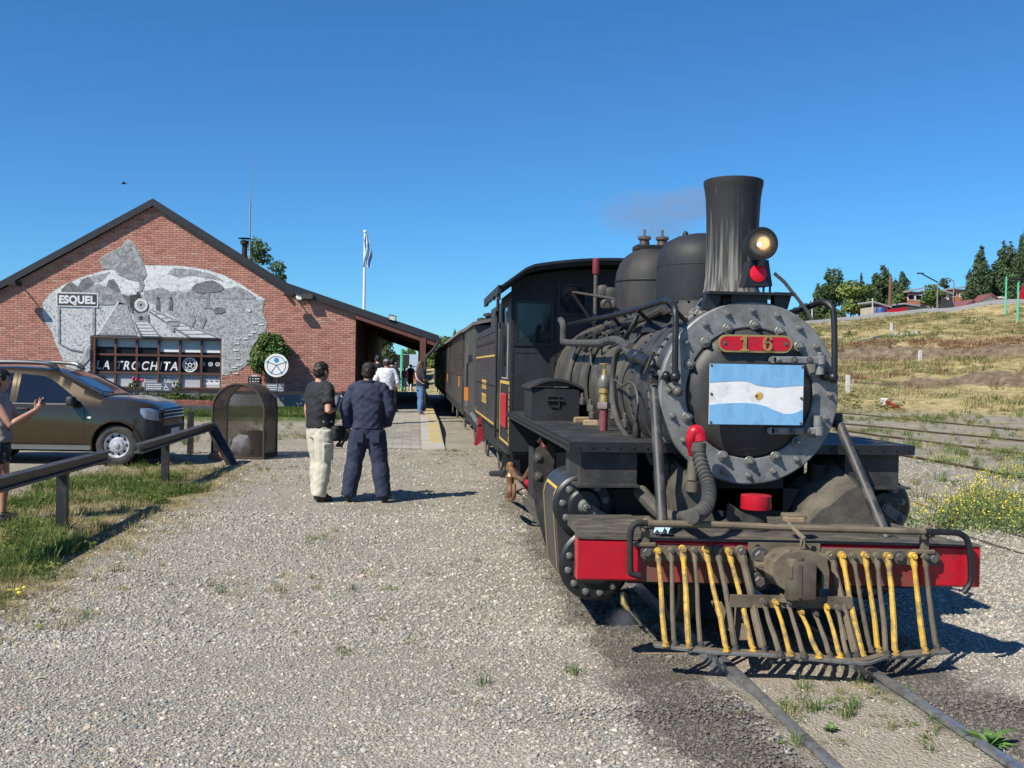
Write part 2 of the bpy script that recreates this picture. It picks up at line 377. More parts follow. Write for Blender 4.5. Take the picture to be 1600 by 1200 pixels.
# ------------------------------------------------------------------ railway tracks
def rail_mesh(mb, pts, zt=0.0):
    prof = [(-.045, -.10), (.045, -.10), (.045, -.088), (.01, -.075), (.01, -.03), (.027, -.022), (.027, -.002), (.02, 0), (-.02, 0), (-.027, -.002), (-.027, -.022), (-.01, -.03), (-.01, -.075), (-.045, -.088)]
    rows = []
    for i, p_ in enumerate(pts):
        d = V(pts[min(i + 1, len(pts) - 1)]) - V(pts[max(i - 1, 0)]); d.z = 0; d.normalize(); nrm = V((d.y, -d.x, 0))
        rows.append([V(p_) + nrm * x + V((0, 0, z + zt)) for x, z in prof])
    mb.loft(rows)
TRACK = thing('railway_track', 'narrow railway track of two worn steel rails running under the steam locomotive', 'railway track', (0, 5, -.1)); TRACK['kind'] = 'structure'
for s_ in (-1, 1):
    b = MB(); rail_mesh(b, [(s_ * .40 + .033, y, 0) for y in np.arange(-2, 120, 3.0)]); b.build('rail', m_steel, TRACK)
b = MB()
for k in range(60): b.box((rng.uniform(-.03, .03), 2.2 + k * .7, -.135), (1.5, .2, .09), rz=rng.uniform(-.02, .02))
b.build('sleepers', m_wood, TRACK)['kind'] = 'stuff'
def siding(label, ext, px_list):
    th = thing('siding_track', label, 'railway track', (8, 20, -.1)); th['kind'] = 'structure'
    for (xa, ya, xb, yb) in px_list:
        a = at(xa, ya, Z=-.05); c = at(xb, yb, Z=-.05); d = (c - a).normalized()
        pts = []
        L0, L1 = -14.0, (c - a).length + (ext or 16)
        n_ = 24
        for i in range(n_): q = a + d * (L0 + (L1 - L0) * i / (n_ - 1)); pts.append((q.x, q.y, gz(q.x, q.y) + (.055 if ext is None else .008)))
        b_ = MB(); rail_mesh(b_, pts); b_.build('rail', m_rust, th)
    return th
siding('rusty siding rails farthest from the locomotive along the foot of the grass bank', None, [(1400, 653, 1600, 672), (1520, 680.5, 1600, 688)])
siding('rusty siding rails with a pale gravel strip halfway to the grass bank', None, [(1437, 688, 1600, 709), (1430, 714, 1573, 740)])
siding('half buried siding rails nearest the locomotive beside the yellow flowers', 3.0, [(1467, 793, 1490, 800), (1429, 807, 1533, 839)])
# ================================================================== STEAM LOCOMOTIVE
LOCO = thing('steam_locomotive', 'black steam locomotive with a light blue and white flag plate on its round front', 'steam locomotive', (0, 9, 0))
ZC = 1.55
YF = 6.60
def fa(u, v, h): return V((u, 5.95 - .041 * u + v, h - .012 * u))
def fbox(mb, u0, u1, v0, v1, h0, h1):
    P = [fa(u, v, h) for u in (u0, u1) for v in (v0, v1) for h in (h0, h1)]
    return mb.add(P, [(0, 1, 3, 2), (4, 6, 7, 5), (0, 4, 5, 1), (2, 3, 7, 6), (0, 2, 6, 4), (1, 5, 7, 3)])
# shared fastener meshes (axis along -Y, base at origin)
def bolt_mesh(name, r, h, m, washer=True, rnd=True):
    b = MB()
    if washer: b.lathe((0, 0, 0), (0, -1, 0), [(r * 1.75, 0), (r * 1.75, h * .3), (r * 1.6, h * .38)], 14)
    b.lathe((0, 0, 0), (0, -1, 0), [(r * 1.12, h * .3), (r * 1.12, h * .85), (r * .9, h)], 6)
    if rnd: b.lathe((0, 0, 0), (0, -1, 0), [(r * .55, h * .9), (r * .55, h * 1.4), (r * .4, h * 1.5)], 8)
    return b.mesh(name, m, sm=30)
me_stud = bolt_mesh('stud', .0125, .026, m_bolt)
me_dog = bolt_mesh('dog', .0195, .036, m_bolt)
me_cylbolt = bolt_mesh('cylinder_bolt', .0135, .022, m_bolt, rnd=False)
me_darkbolt = bolt_mesh('dark_bolt', .019, .022, m_bolt_dark, rnd=False)

# ---- boiler, smokebox
b = MB(); b.lathe((0, 0, ZC), (0, 1, 0), [(.585, YF + .02), (.597, YF + .03), (.597, 7.05), (.592, 7.06), (.592, 7.62)], 56)
smokebox = b.build('smokebox', m_smoke, LOCO)
b = MB(); b.lathe((0, 0, ZC), (0, 1, 0), [(.575, 7.62), (.605, 7.63), (.61, 9.3), (.63, 9.35), (.64, 10.2), (.66, 10.25), (.66, 11.38)], 56)
boiler = b.build('boiler', m_boiler, LOCO)
for y in (7.9, 8.35, 8.85, 9.33, 9.8, 10.22, 10.75):
    r = .612 if y < 9.32 else (.642 if y < 10.2 else .664)
    b = MB(); b.lathe((0, 0, ZC), (0, 1, 0), [(r - .01, y - .03), (r + .006, y - .028), (r + .006, y + .028), (r - .01, y + .03)], 56, cap=False)
    b.build('cladding_band', m_boiler, boiler)
for y in (6.92, 7.3):
    b = MB(); b.lathe((0, 0, ZC), (0, 1, 0), [(.58, y - .035), (.604, y - .033), (.604, y + .033), (.58, y + .035)], 56, cap=False)
    b.build('smokebox_band', m_silver if y < 7 else m_smoke, smokebox)
b = MB(); b.lathe((0, 0, ZC), (0, 1, 0), [(.43, YF + .03), (.43, YF - .005), (.44, YF - .012), (.597, YF - .012), (.607, YF - .002), (.607, YF + .05), (.596, YF + .05), (.596, YF + .2)], 72, cap=False)
ring = b.build('front_ring', m_silver, LOCO)
S2 = lambda a, c: (980 + a / 3.5306, 440 + c / 3.5306)
for (a, c) in [(550, 165), (692, 142), (835, 170), (425, 228), (963, 240), (315, 330), (1063, 345), (248, 465), (215, 600), (240, 745), (305, 880), (530, 1050), (668, 1080), (808, 1055), (945, 997), (1113, 760), (1145, 625), (1125, 485)]:
    q = at(*S2(a, c), Y=YF - .012); dx, dz = q.x, q.z - ZC; k = .545 / math.hypot(dx, dz)
    put(me_stud, 'stud', ring, (dx * k, YF - .012, ZC + dz * k), (0, rng.random() * 3, 0))
for (a, c) in [(700, 225), (548, 250), (850, 255), (420, 322), (970, 335), (338, 455), (325, 750), (525, 965), (672, 1005), (820, 975), (950, 900)]:
    q = at(*S2(a, c), Y=YF - .012); dx, dz = q.x, q.z - ZC; k = .452 / math.hypot(dx, dz)
    put(me_dog, 'clamp_bolt', ring, (dx * k, YF - .014, ZC + dz * k), (0, rng.random() * 3, 0), (1.05, 1, 1.05))
b = MB(); b.lathe((0, 0, ZC), (0, 1, 0), [(.02, YF - .075), (.2, YF - .068), (.34, YF - .05), (.41, YF - .022), (.428, YF + .01), (.428, YF + .04)], 64)
door = b.build('smokebox_door', m_door, LOCO, sm=60)
# hinges
for (z0, px0, px1, zz) in ((None, 1207, 1287, 562), (None, 1204, 1283, 673)):
    a = at(px0, zz, Y=YF - .085); c = at(px1, zz, Y=YF - .085)
    hb = MB(); hb.rbox(((a.x + c.x) / 2, YF - .08, a.z), (c.x - a.x, .022, .048), .008); hb.lathe((a.x, YF - .08, a.z), (0, 1, 0), [(.024, -.011), (.024, .011)], 16)
    hinge = hb.build('hinge', m_silver, door)
    hb = MB(); s_ = 1 if zz < 600 else -1
    hb.cyl((c.x - .012, YF - .07, c.z + .03 * 1), (c.x - .012, YF - .07, c.z - .03), .032); hb.cyl((c.x - .012, YF - .055, c.z - .032 * s_), (c.x - .012, YF - .055, c.z - .098 * s_), .03)
    hb.cyl((c.x - .012, YF - .055, c.z + .034 * s_), (c.x - .012, YF - .055, c.z + .05 * s_), .02)
    hb.build('hinge_barrel', m_silver, door)
    for k in (.12, .42, .72):
        put(me_darkbolt if k != .12 else me_stud, 'hinge_bolt', door, (a.x + (c.x - a.x) * k, YF - .091, a.z), sc=(.7, .5, .7))
# number plate with raised figures
a = at(1122.5, 522, Y=YF - .1); c = at(1238, 552, Y=YF - .1); pz = (a.z + c.z) / 2; ph = (a.z - c.z) / 2; px_ = (a.x + c.x) / 2; pw = (c.x - a.x) / 2
def capsule(w_, h_, n=8): return [(w_ - h_ + h_ * math.cos(R(-90 + 180 * i / n)), h_ * math.sin(R(-90 + 180 * i / n))) for i in range(n + 1)] + [(-w_ + h_ + h_ * math.cos(R(90 + 180 * i / n)), h_ * math.sin(R(90 + 180 * i / n))) for i in range(n + 1)]
b = MB(); b.prism(capsule(pw, ph), lambda x, z: V((px_ + x, YF - .075, pz + z)), lambda x, z: V((px_ + x, YF - .098, pz + z)))
plate = b.build('number_plate', m_brass, LOCO)
b = MB(); b.prism(capsule(pw - .012, ph - .012), lambda x, z: V((px_ + x, YF - .09, pz + z)), lambda x, z: V((px_ + x, YF - .101, pz + z))); b.build('plate_field', m_red, plate)
for s_ in (-1, 1): put(me_darkbolt, 'plate_screw', plate, (px_ + s_ * (pw - .045), YF - .101, pz), sc=(.45, .3, .45))
def P2(pts, y0, y1, ox, oz, sc): 
    q = MB(); q.prism(pts, lambda x, z: V((ox + x * sc, y0, oz + z * sc)), lambda x, z: V((ox + x * sc, y1, oz + z * sc))); return q
one = [(-.28, -.5), (.28, -.5), (.28, -.4), (.13, -.37), (.13, .5), (-.02, .5), (-.3, .3), (-.26, .22), (-.1, .3), (-.1, -.37), (-.28, -.4)]
a = at(1163, 537, Y=YF - .1)
P2(one, YF - .098, YF - .112, a.x, a.z, .095).build('digit_one', m_brass, plate)
a = at(1199, 537, Y=YF - .1); b = MB(); sc = .095
outer = [(0, -.17, .32, .33)]
def ringpoly(mb, cx, cz, rx0, rz0, rx1, rz1, a0, a1, n, ox, oz):
    o_ = [(ox + sc * (cx + rx0 * math.cos(R(a0 + (a1 - a0) * i / n))), oz + sc * (cz + rz0 * math.sin(R(a0 + (a1 - a0) * i / n)))) for i in range(n + 1)]
    i_ = [(ox + sc * (cx + rx1 * math.cos(R(a0 + (a1 - a0) * i / n))), oz + sc * (cz + rz1 * math.sin(R(a0 + (a1 - a0) * i / n)))) for i in range(n + 1)]
    for k in range(n): mb.prism([o_[k], o_[k + 1], i_[k + 1], i_[k]], lambda x, z: V((x, YF - .098, z)), lambda x, z: V((x, YF - .112, z)))
ringpoly(b, 0, -.18, .32, .32, .15, .24, 0, 360, 20, a.x, a.z)
ringpoly(b, .02, .0, .34, .5, .18, .42, 60, 185, 12, a.x, a.z)
b.lathe((a.x + .2 * sc, YF - .098, a.z + .33 * sc), (0, -1, 0), [(.1 * sc, 0), (.1 * sc, .013)], 12)
b.build('digit_six', m_brass, plate)
# flag plate: printed plate with three bands and a sun
fy = YF - .135
A = at(1109.5, 568, Y=fy); B = at(1254, 664.5, Y=fy)
fw_, fh_ = B.x - A.x, A.z - B.z
b = MB(); b.bbox((A.x, fy, B.z), (B.x, fy + .008, A.z)); fl = b.build('flag_plate', mat('flag_white', (.74, .75, .74), .45, var=.07, scale=9, col2=(.36, .36, .33), mix=(.54, .8), dscale=7, bump=.25, bscale=8), LOCO)
m_fblue = mat('flag_blue', (.20, .45, .72), .45, var=.22, scale=6, stretch=(1.6, 1, .8), col2=(.06, .14, .25), mix=(.5, .82), dscale=6, bump=.3, bscale=7)
upw = [(0, .31), (.1, .30), (.22, .285), (.36, .275), (.42, .29), (.5, .345), (.6, .365), (.72, .375), (.85, .35), (1, .335)]
low = [(0, .685), (.12, .66), (.25, .645), (.38, .64), (.5, .655), (.6, .69), (.7, .76), (.8, .815), (.88, .81), (.95, .775), (1, .73)]
F2 = lambda u, v: V((A.x + fw_ * u, 0, A.z - fh_ * v))
for wv, edge in ((upw, 0), (low, 1)):
    b = MB(); pts = wv
    for k in range(len(pts) - 1):
        q = [pts[k], pts[k + 1], (pts[k + 1][0], edge), (pts[k][0], edge)]
        b.prism(q, lambda u, v: F2(u, v) + V((0, fy - .0005, 0)), lambda u, v: F2(u, v) + V((0, fy - .0022, 0)))
    b.build('blue_band', m_fblue, fl)
b = MB(); sx, sz = F2(.525, .52).x, F2(.525, .52).z
star = []
for k in range(32): rr_ = (.030 if k % 2 == 0 else .017); star.append((rr_ * math.cos(k * math.pi / 16), rr_ * math.sin(k * math.pi / 16)))
b.prism(star, lambda x, z: V((sx + x, fy - .0005, sz + z)), lambda x, z: V((sx + x, fy - .003, sz + z))); b.build('sun_emblem', mat('flag_sun', (.62, .38, .06), .5), fl)
for (u, v) in ((.015, .03), (.985, .03), (.02, .5), (.98, .55), (.02, .97), (.98, .97), (.5, .52)): put(me_darkbolt, 'rivet', fl, F2(u, v) + V((0, fy - .002, 0)), sc=(.28, .25, .28))
for (u, v) in ((.2, .25), (.8, .25), (.2, .75), (.8, .75)): q = F2(u, v); b = MB(); b.cyl((q.x, fy + .008, q.z), (q.x, YF - .05, q.z), .012, n=8); b.build('flag_plate_stay', m_dark, fl)

# ---- chimney with soot streaks
ms = bpy.data.materials.new('chimney_soot'); ms.use_nodes = True; t = ms.node_tree; p = t.nodes['Principled BSDF']; p.inputs['Roughness'].default_value = .62; p.inputs['Specular IOR Level'].default_value = .3
tc = t.nodes.new('ShaderNodeTexCoord'); mp = t.nodes.new('ShaderNodeMapping'); mp.inputs['Scale'].default_value = (40, 40, 1.6); t.links.new(tc.outputs['Object'], mp.inputs[0])
n1 = t.nodes.new('ShaderNodeTexNoise'); n1.inputs['Scale'].default_value = 1.0; n1.inputs['Detail'].default_value = 5; t.links.new(mp.outputs[0], n1.inputs['Vector'])
sx_ = t.nodes.new('ShaderNodeSeparateXYZ'); t.links.new(tc.outputs['Object'], sx_.inputs[0])
g = t.nodes.new('ShaderNodeMapRange'); g.inputs[1].default_value = 2.95; g.inputs[2].default_value = 2.3; g.inputs[3].default_value = -.16; g.inputs[4].default_value = .11; t.links.new(sx_.outputs[2], g.inputs[0])
ad = t.nodes.new('ShaderNodeMath'); t.links.new(n1.outputs[0], ad.inputs[0]); t.links.new(g.outputs[0], ad.inputs[1])
cr_ = t.nodes.new('ShaderNodeValToRGB'); e = cr_.color_ramp.elements; e[0].position = .46; e[0].color = (.026, .026, .028, 1); e[1].position = .68; e[1].color = (.22, .213, .20, 1); x_ = e.new(.54); x_.color = (.07, .069, .066, 1)
t.links.new(ad.outputs[0], cr_.inputs[0]); t.links.new(cr_.outputs[0], p.inputs['Base Color'])
bp_ = t.nodes.new('ShaderNodeBump'); bp_.inputs['Strength'].default_value = .35; bp_.inputs['Distance'].default_value = .01; t.links.new(n1.outputs[0], bp_.inputs['Height']); t.links.new(bp_.outputs[0], p.inputs['Normal'])
b = MB(); b.lathe((0, 7.04, 0), (0, 0, 1), [(.34, 2.06), (.27, 2.13), (.215, 2.2), (.19, 2.27), (.182, 2.36), (.180, 2.55), (.183, 2.75), (.19, 2.9), (.20, 2.97), (.207, 3.0), (.207, 3.025), (.195, 3.032), (.165, 3.03), (.16, 2.9), (.15, 2.3)], 48, cap=False)
b.build('chimney', ms, LOCO)
# ---- domes
b = MB(); b.lathe((0, 7.82, 0), (0, 0, 1), [(.47, 1.98), (.40, 2.1), (.36, 2.18), (.35, 2.215), (.343, 2.222), (.343, 2.5), (.339, 2.56), (.32, 2.63), (.27, 2.69), (.19, 2.73), (.08, 2.755), (0, 2.76)], 48, cap=False)
d2 = b.build('sand_dome', m_black_cab, LOCO)
b = MB(); b.lathe((0, 7.82, 0), (0, 0, 1), [(.345, 2.492), (.346, 2.498), (.345, 2.504)], 48, cap=False); b.lathe((-.13, 7.82, 2.745), (0, 0, 1), [(.025, -.02), (.022, .015), (.01, .03)], 10); b.build('sand_cover', m_black_cab, d2)
b = MB(); b.lathe((0, 9.47, 0), (0, 0, 1), [(.46, 1.98), (.40, 2.08), (.37, 2.16), (.362, 2.2), (.356, 2.205), (.352, 2.5), (.34, 2.6), (.31, 2.68), (.26, 2.75), (.19, 2.8), (.17, 2.81), (0, 2.81)], 48, cap=False)
d1 = b.build('steam_dome', mat('steam_dome_paint', (.026, .026, .027), .6, var=.3, scale=4, col2=(.075, .068, .06), mix=(.45, .8), dscale=3, bump=.1, bscale=14, spec=.35, stretch=(1, 1, .4)), LOCO)
b = MB(); b.lathe((0, 9.47, 0), (0, 0, 1), [(.361, 2.51), (.363, 2.516), (.361, 2.522)], 48, cap=False); b.build('dome_seam', m_black_cab, d1)
b = MB(); b.rbox((0, 9.47, 2.83), (.36, .2, .055), .01)
b.build('valve_base', m_black_cab, d1)
for sx in (-.085, .085):
    b = MB(); b.lathe((sx, 9.47, 2.855), (0, 0, 1), [(.05, 0), (.045, .05), (.05, .055), (.062, .06), (.062, .085), (.045, .09), (.012, .095), (.012, .15), (.006, .155)], 16)
    b.build('safety_valve', mat('bronze_valve', (.13, .09, .07), .5, metal=.5), d1)

# ---- headlamp bracket, headlamp, red marker
q0 = at(1104, 457, Y=6.62); q1 = at(1238, 457, Y=6.62)
b = MB(); b.bbox((q0.x, 6.55, q0.z - .012), (q1.x, 6.98, q0.z + .006)); 
b.prism([(q0.x, q0.z), (q0.x + .1, q0.z), (q0.x + .085, q0.z - .07), (q0.x + .04, q0.z - .115), (q0.x - .02, q0.z - .115)], lambda x, z: V((x, 6.7, z)), lambda x, z: V((x, 6.62, z)))
b.prism([(q1.x, q1.z), (q1.x - .12, q1.z), (q1.x - .12, q1.z - .09), (q1.x - .03, q1.z - .115)], lambda x, z: V((x, 6.7, z)), lambda x, z: V((x, 6.62, z)))
b.box(((q0.x + q1.x) / 2, 6.62, q0.z - .06), (.24, .02, .11))
lampshelf = b.build('lamp_shelf', m_black, LOCO)
hl = at(1189, 381, Y=6.52)
b = MB(); b.lathe(hl, (0, -1, 0), [(.04, -.16), (.085, -.12), (.1, -.04), (.102, .0), (.108, .005), (.108, .022), (.092, .024), (.088, .012)], 32, cap=False)
lamp = b.build('headlamp', m_black, LOCO)
b = MB(); b.lathe(hl, (0, -1, 0), [(.088, .012), (.08, -.03), (.055, -.07), (.015, -.09), (0, -.092)], 28, cap=False); b.build('reflector', mat('lamp_reflector', (.58, .50, .42), .18, metal=1.0, var=.15, scale=18), lamp)
b = MB(); b.sph(hl + V((0, .045, 0)), .016); mb_ = bpy.data.materials.new('lit_bulb'); mb_.use_nodes = True; mb_.node_tree.nodes['Principled BSDF'].inputs['Emission Color'].default_value = (1, .66, .36, 1); mb_.node_tree.nodes['Principled BSDF'].inputs['Emission Strength'].default_value = 2.0
b.build('bulb', mb_, lamp)
mg = bpy.data.materials.new('lamp_glass'); mg.use_nodes = True; pg_ = mg.node_tree.nodes['Principled BSDF']; pg_.inputs['Transmission Weight'].default_value = 1; pg_.inputs['Roughness'].default_value = .05; pg_.inputs['IOR'].default_value = 1.3; pg_.inputs['Base Color'].default_value = (1, .97, .9, 1)
b = MB(); b.lathe(hl, (0, -1, 0), [(.09, .014), (.06, .022), (0, .026)], 28, cap=False); b.build('lens', mg, lamp)
q = [at(x, y, Y=6.58) for x, y in ((1163, 447), (1207, 447), (1201, 406), (1174, 406))]
b = MB(); b.prism([(k.x, k.z) for k in q], lambda x, z: V((x, 6.58, z)), lambda x, z: V((x * .9, 6.72, z)))
mk = b.build('marker_lamp_box', m_black, LOCO)
c = at(1185.5, 427, Y=6.57); b = MB(); b.lathe(c + V((0, .012, 0)), (0, -1, 0), [(.057, 0), (.057, .008), (.04, .014), (0, .016)], 28, cap=False)
b.build('red_marker', mat('red_marker', (.72, .003, .03), .35, var=.05), mk)
b = MB(); b.tube([at(x, y, Y=6.56) for x, y in ((1210, 427), (1225, 440), (1245, 465), (1262, 487), (1268, 500))], .012, 8); b.build('lamp_conduit', m_rubber, LOCO)
b = MB(); c = at(1189, 410, Y=6.52); b.box(c + V((-.0, .0, -.0)), (.03, .06, .05)); b.build('lamp_foot', m_black, lamp)
b = MB()
for x in (1193, 1203): c = at(x, 452, Y=6.6); b.cyl((c.x, 6.6, q0.z), (c.x, 6.6, q0.z + .07), .008, n=8)
b.build('lamp_post', m_black, LOCO)

# ---- handrails on both sides of the smokebox
def rail(name, pts, r, m=m_black, k=4): b_ = MB(); b_.tube(smooth_path(pts, k), r, 10); return b_.build(name, m, LOCO)
XB = -.42
hp = [at(1055, 598, Y=6.52), at(1055, 560, Y=6.52), at(1056, 500, Y=6.54), at(1054, 480, Y=6.58), at(1047, 471, Y=6.7)]
hp += [at(1037, 470, X=-.50), at(996, 483, X=-.52), at(956, 493, X=-.53), at(920, 500, X=-.54), at(889, 507, X=-.55)]
rail('handrail', hp, .021)
hp = [at(1303, 600, Y=6.52), at(1304, 560, Y=6.52), at(1303, 495, Y=6.54), at(1298, 478, Y=6.56), at(1286, 472, Y=6.62), at(1270, 477, Y=6.74), at(1255, 483, Y=6.9), at(1240, 487, Y=7.1), V((.45, 8.4, 2.05))]
rail('handrail', hp, .021)
for (x, y) in ((1055, 589), (1302, 590)):
    c = at(x, y, Y=6.52); b = MB(); b.sph(c, .035); b.tube([c, c + V((-.03 if x < 1200 else -.04, .06, 0))], .02, 8); b.sph(at(x - 14 if x < 1200 else x - 13, y - 2, Y=6.56), .03); b.build('handrail_knob', m_black, LOCO)
for (x0, y0, x1, y1) in ((855, 456, 915, 528), (895, 459, 939, 523), (956, 493, 977, 520), (996, 485, 1027, 513), (1040, 470, 1078, 508)):
    Xa = -.5; a = at(x0, y0, X=-.53); c = at(x1, y1, Y=a.y + .05)
    b = MB(); b.tube([a, c], .017, 6); b.build('handrail_strut', m_dark, LOCO)
b = MB(); b.tube([at(855, 455, X=-.53), at(900, 457, X=-.5), at(961, 467, X=-.42)], .012, 8); b.build('thin_rod', m_bolt_dark, LOCO)
rail('return_pipe', [at(996, 492, X=-.5), at(985, 515, X=-.55), at(975, 530, X=-.58)], .02, m_black)
# feed pipe along the boiler's left side
fp = [at(876, 500, X=-.72), at(880, 508, X=-.72), at(880, 532, X=-.72), at(884, 535, X=-.72), at(905, 536, X=-.7), at(940, 536, X=-.68), at(955, 531, X=-.66), at(970, 534, X=-.66), at(982, 549, X=-.66), at(990, 556, X=-.66)]
rail('feed_pipe', fp, .033, m_rubber)
c = at(990, 556, X=-.66); c2 = at(1016, 566, X=-.66)
b = MB(); b.tube([c, c + (c2 - c) * .35, c + (c2 - c) * .36, c2], [.05, .052, .043, .04], 12); b.build('feed_valve', m_black, LOCO)
b = MB(); b.tube([at(1022, 548, X=-.68), at(1008, 583, X=-.7)], .012, 8); b.build('valve_handle', m_bolt_dark, LOCO)
b = MB(); b.tube([c2, at(1020, 571, Y=6.75), at(1056, 609, Y=6.52)], [.02, .022, .022], 10); b.sph(at(1059, 612, Y=6.52), .034); b.build('blower_rod', m_bolt_dark, LOCO)
rail('side_hose', [at(985, 540, X=-.66), at(966, 548, X=-.68), at(958, 580, X=-.69), at(957, 620, X=-.70), at(961, 645, X=-.70), at(970, 668, X=-.68), at(984, 688, X=-.62)], .022, m_rubber)
rail('thin_pipe', [at(925, 545, X=-.66), at(923, 562, X=-.67), at(930, 582, X=-.68), at(943, 590, X=-.68), at(962, 594, X=-.68), at(972, 602, X=-.67), at(985, 597, X=-.66), at(993, 606, X=-.65), at(997, 630, X=-.65), at(994, 660, X=-.63)], .009, m_bolt_dark)
b = MB(); c = at(994, 660, X=-.63); b.lathe(c, (0, 0, -1), [(.014, -.03), (.02, 0), (.02, .03), (.026, .04), (.026, .1), (.02, .12), (.02, .15)], 10); b.build('oil_cup', m_dark, LOCO)
# boiler check valve standing on the running board
c = at(943, 674, Z=1.2)
b = MB(); b.lathe((c.x, c.y, 1.2), (0, 0, 1), [(.03, 0), (.034, .18)], 14); lub = b.build('boiler_valve', mat('faded_red_pipe', (.19, .045, .05), .6, var=.25, scale=12), LOCO)
b = MB(); b.lathe((c.x, c.y, 1.38), (0, 0, 1), [(.05, 0), (.055, .02), (.05, .05), (.035, .055)], 6); b.build('valve_union', mat('pinkish_metal', (.33, .25, .24), .5, metal=.4, var=.2), lub)
b = MB(); b.lathe((c.x, c.y, 1.43), (0, 0, 1), [(.036, 0), (.04, .02), (.034, .04), (.034, .07), (.045, .075), (.045, .11), (.038, .115)], 14); b.build('valve_body', m_brass, lub)
b = MB(); b.lathe((c.x, c.y, 1.55), (0, 0, 1), [(.05, 0), (.054, .03), (.05, .07), (.03, .1)], 16); b.build('valve_bonnet', mat('bonnet_grey', (.16, .15, .14), .45, metal=.4), lub)
b = MB(); b.lathe((c.x, c.y, 1.63), (0, 0, 1), [(.02, 0), (.018, .05), (.01, .055), (.01, .1), (.045, .1), (.045, .108), (.01, .11)], 12); b.build('valve_stem', m_brass, lub)

# ---- running boards, boxes
for s_ in (-1, 1):
    b = MB(); b.prism([(s_ * 1.17, 6.66), (s_ * .45, 6.66), (s_ * .5, 7.0), (s_ * .55, 11.4), (s_ * 1.15, 11.4)], lambda x, y: V((x, y, 1.205)), lambda x, y: V((x, y, 1.18)))
    rb = b.build('running_board', m_deck, LOCO)
    b = MB(); b.bbox((s_ * .45, 6.645, 1.145), (s_ * 1.175, 6.67, 1.21)); b.bbox((s_ * 1.165, 6.67, 1.145), (s_ * 1.185, 11.4, 1.208)); b.build('edge_angle', m_black, rb)
    b = MB(); x0, x1 = s_ * .72, s_ * 1.10
    b.bbox((x0, 6.72, .93), (x1, 6.735, 1.145)); b.bbox((x0, 6.62, .915), (x1 + s_ * .04, 6.9, .93)); b.bbox((x1 - s_ * .012, 6.735, .93), (x1, 7.4, 1.145)); b.bbox((x0, 6.735, .93), (x0 + s_ * .012, 7.4, 1.145))
    b.build('step_box', m_deck, LOCO)
    b = MB(); b.bbox((s_ * .85, 7.5, 1.1), (s_ * 1.12, 7.54, 1.18)); b.build('board_hanger', m_black_cab, LOCO); b = MB(); b.prism([(s_ * 1.15, 1.18), (s_ * .72, 1.18), (s_ * .9, .76), (s_ * 1.15, .76)], lambda x, z: V((x, 11.30, z)), lambda x, z: V((x, 11.33, z)))
    b.build('board_bracket', m_black_cab, LOCO)
b = MB(); b.bbox((-1.12, 9.5, 1.207), (-.67, 10.15, 1.50)); tb = b.build('tool_box', m_black_cab, LOCO)
b = MB(); n = 10; ring_ = lambda y: None
top = [(-1.145 + .5 * i / n, 1.5 + .075 * math.sin(math.pi * i / n) + .0) for i in range(n + 1)]
b.prism(top + [(q_[0], q_[1] + .022) for q_ in top[::-1]], lambda x, z: V((x, 9.47, z)), lambda x, z: V((x, 10.18, z)))
b.prism([(q_[0] * .98 - .01, q_[1]) for q_ in top[1:-1]], lambda x, z: V((x, 9.502, z)), lambda x, z: V((x, 10.14, z)))
b.build('box_lid', m_deck, tb)
b = MB(); b.tube([(-.97, 9.485, 1.36), (-.97, 9.485, 1.43), (-.84, 9.485, 1.43)], .008, 6); b.tube([(-.98, 9.485, 1.39), (-.82, 9.485, 1.39)], .01, 6); b.tube([(-.86, 9.49, 1.33), (-.86, 9.485, 1.44)], .008, 6); b.tube([(-.97, 9.485, 1.37), (-.95, 9.485, 1.34), (-.88, 9.485, 1.335)], .006, 6)
b.build('box_latch', m_dark, tb)

# ---- cab
YC = 11.4; cabside = 1.15
m_cabin = m_black_cab
def roofz(x, lift=0.0):
    ax = abs(x); z = 2.90 - .10 * (ax / 1.0) ** 2
    if ax > 1.0: z = 2.80 - (ax - 1.0) * .75
    return z + lift
xs = [-1.32 + 2.64 * i / 28 for i in range(29)]
def wallpiece(mb, x0, x1, z0, z1, y0=YC, y1=YC + .04):  # z1 None: up to the roof
    n_ = 8; xx = [x0 + (x1 - x0) * i / n_ for i in range(n_ + 1)]
    if z1 is not None: mb.bbox((x0, y0, z0), (x1, y1, z1))
    else:
        for i in range(n_):
            mb.prism([(xx[i], z0), (xx[i + 1], z0), (xx[i + 1], roofz(xx[i + 1]) - .08), (xx[i], roofz(xx[i]) - .08)], lambda x, z: V((x, y0, z)), lambda x, z: V((x, y1, z)))
wl0 = at(808, 473, Y=YC); wl1 = at(860, 537, Y=YC); w20 = at(875, 447, Y=YC); w21 = at(913, 490, Y=YC)
cab = MB()
wallpiece(cab, -1.15, wl0.x, .76, None); wallpiece(cab, wl0.x, wl1.x, .76, wl1.z); wallpiece(cab, wl0.x, wl1.x, wl0.z, None)
wallpiece(cab, wl1.x, w20.x, .76, None); wallpiece(cab, w20.x, w21.x, .76, w21.z); wallpiece(cab, w20.x, w21.x, w20.z, None); wallpiece(cab, w21.x, -w21.x, .76, None)
wallpiece(cab, -w21.x, -w20.x, .76, w21.z); wallpiece(cab, -w21.x, -w20.x, w20.z, None); wallpiece(cab, -w20.x, -wl1.x, .76, None); wallpiece(cab, -wl1.x, -wl0.x, .76, wl1.z); wallpiece(cab, -wl1.x, -wl0.x, wl0.z, None); wallpiece(cab, -wl0.x, 1.15, .76, None)
cabf = cab.build('cab_front', m_cabin, LOCO)
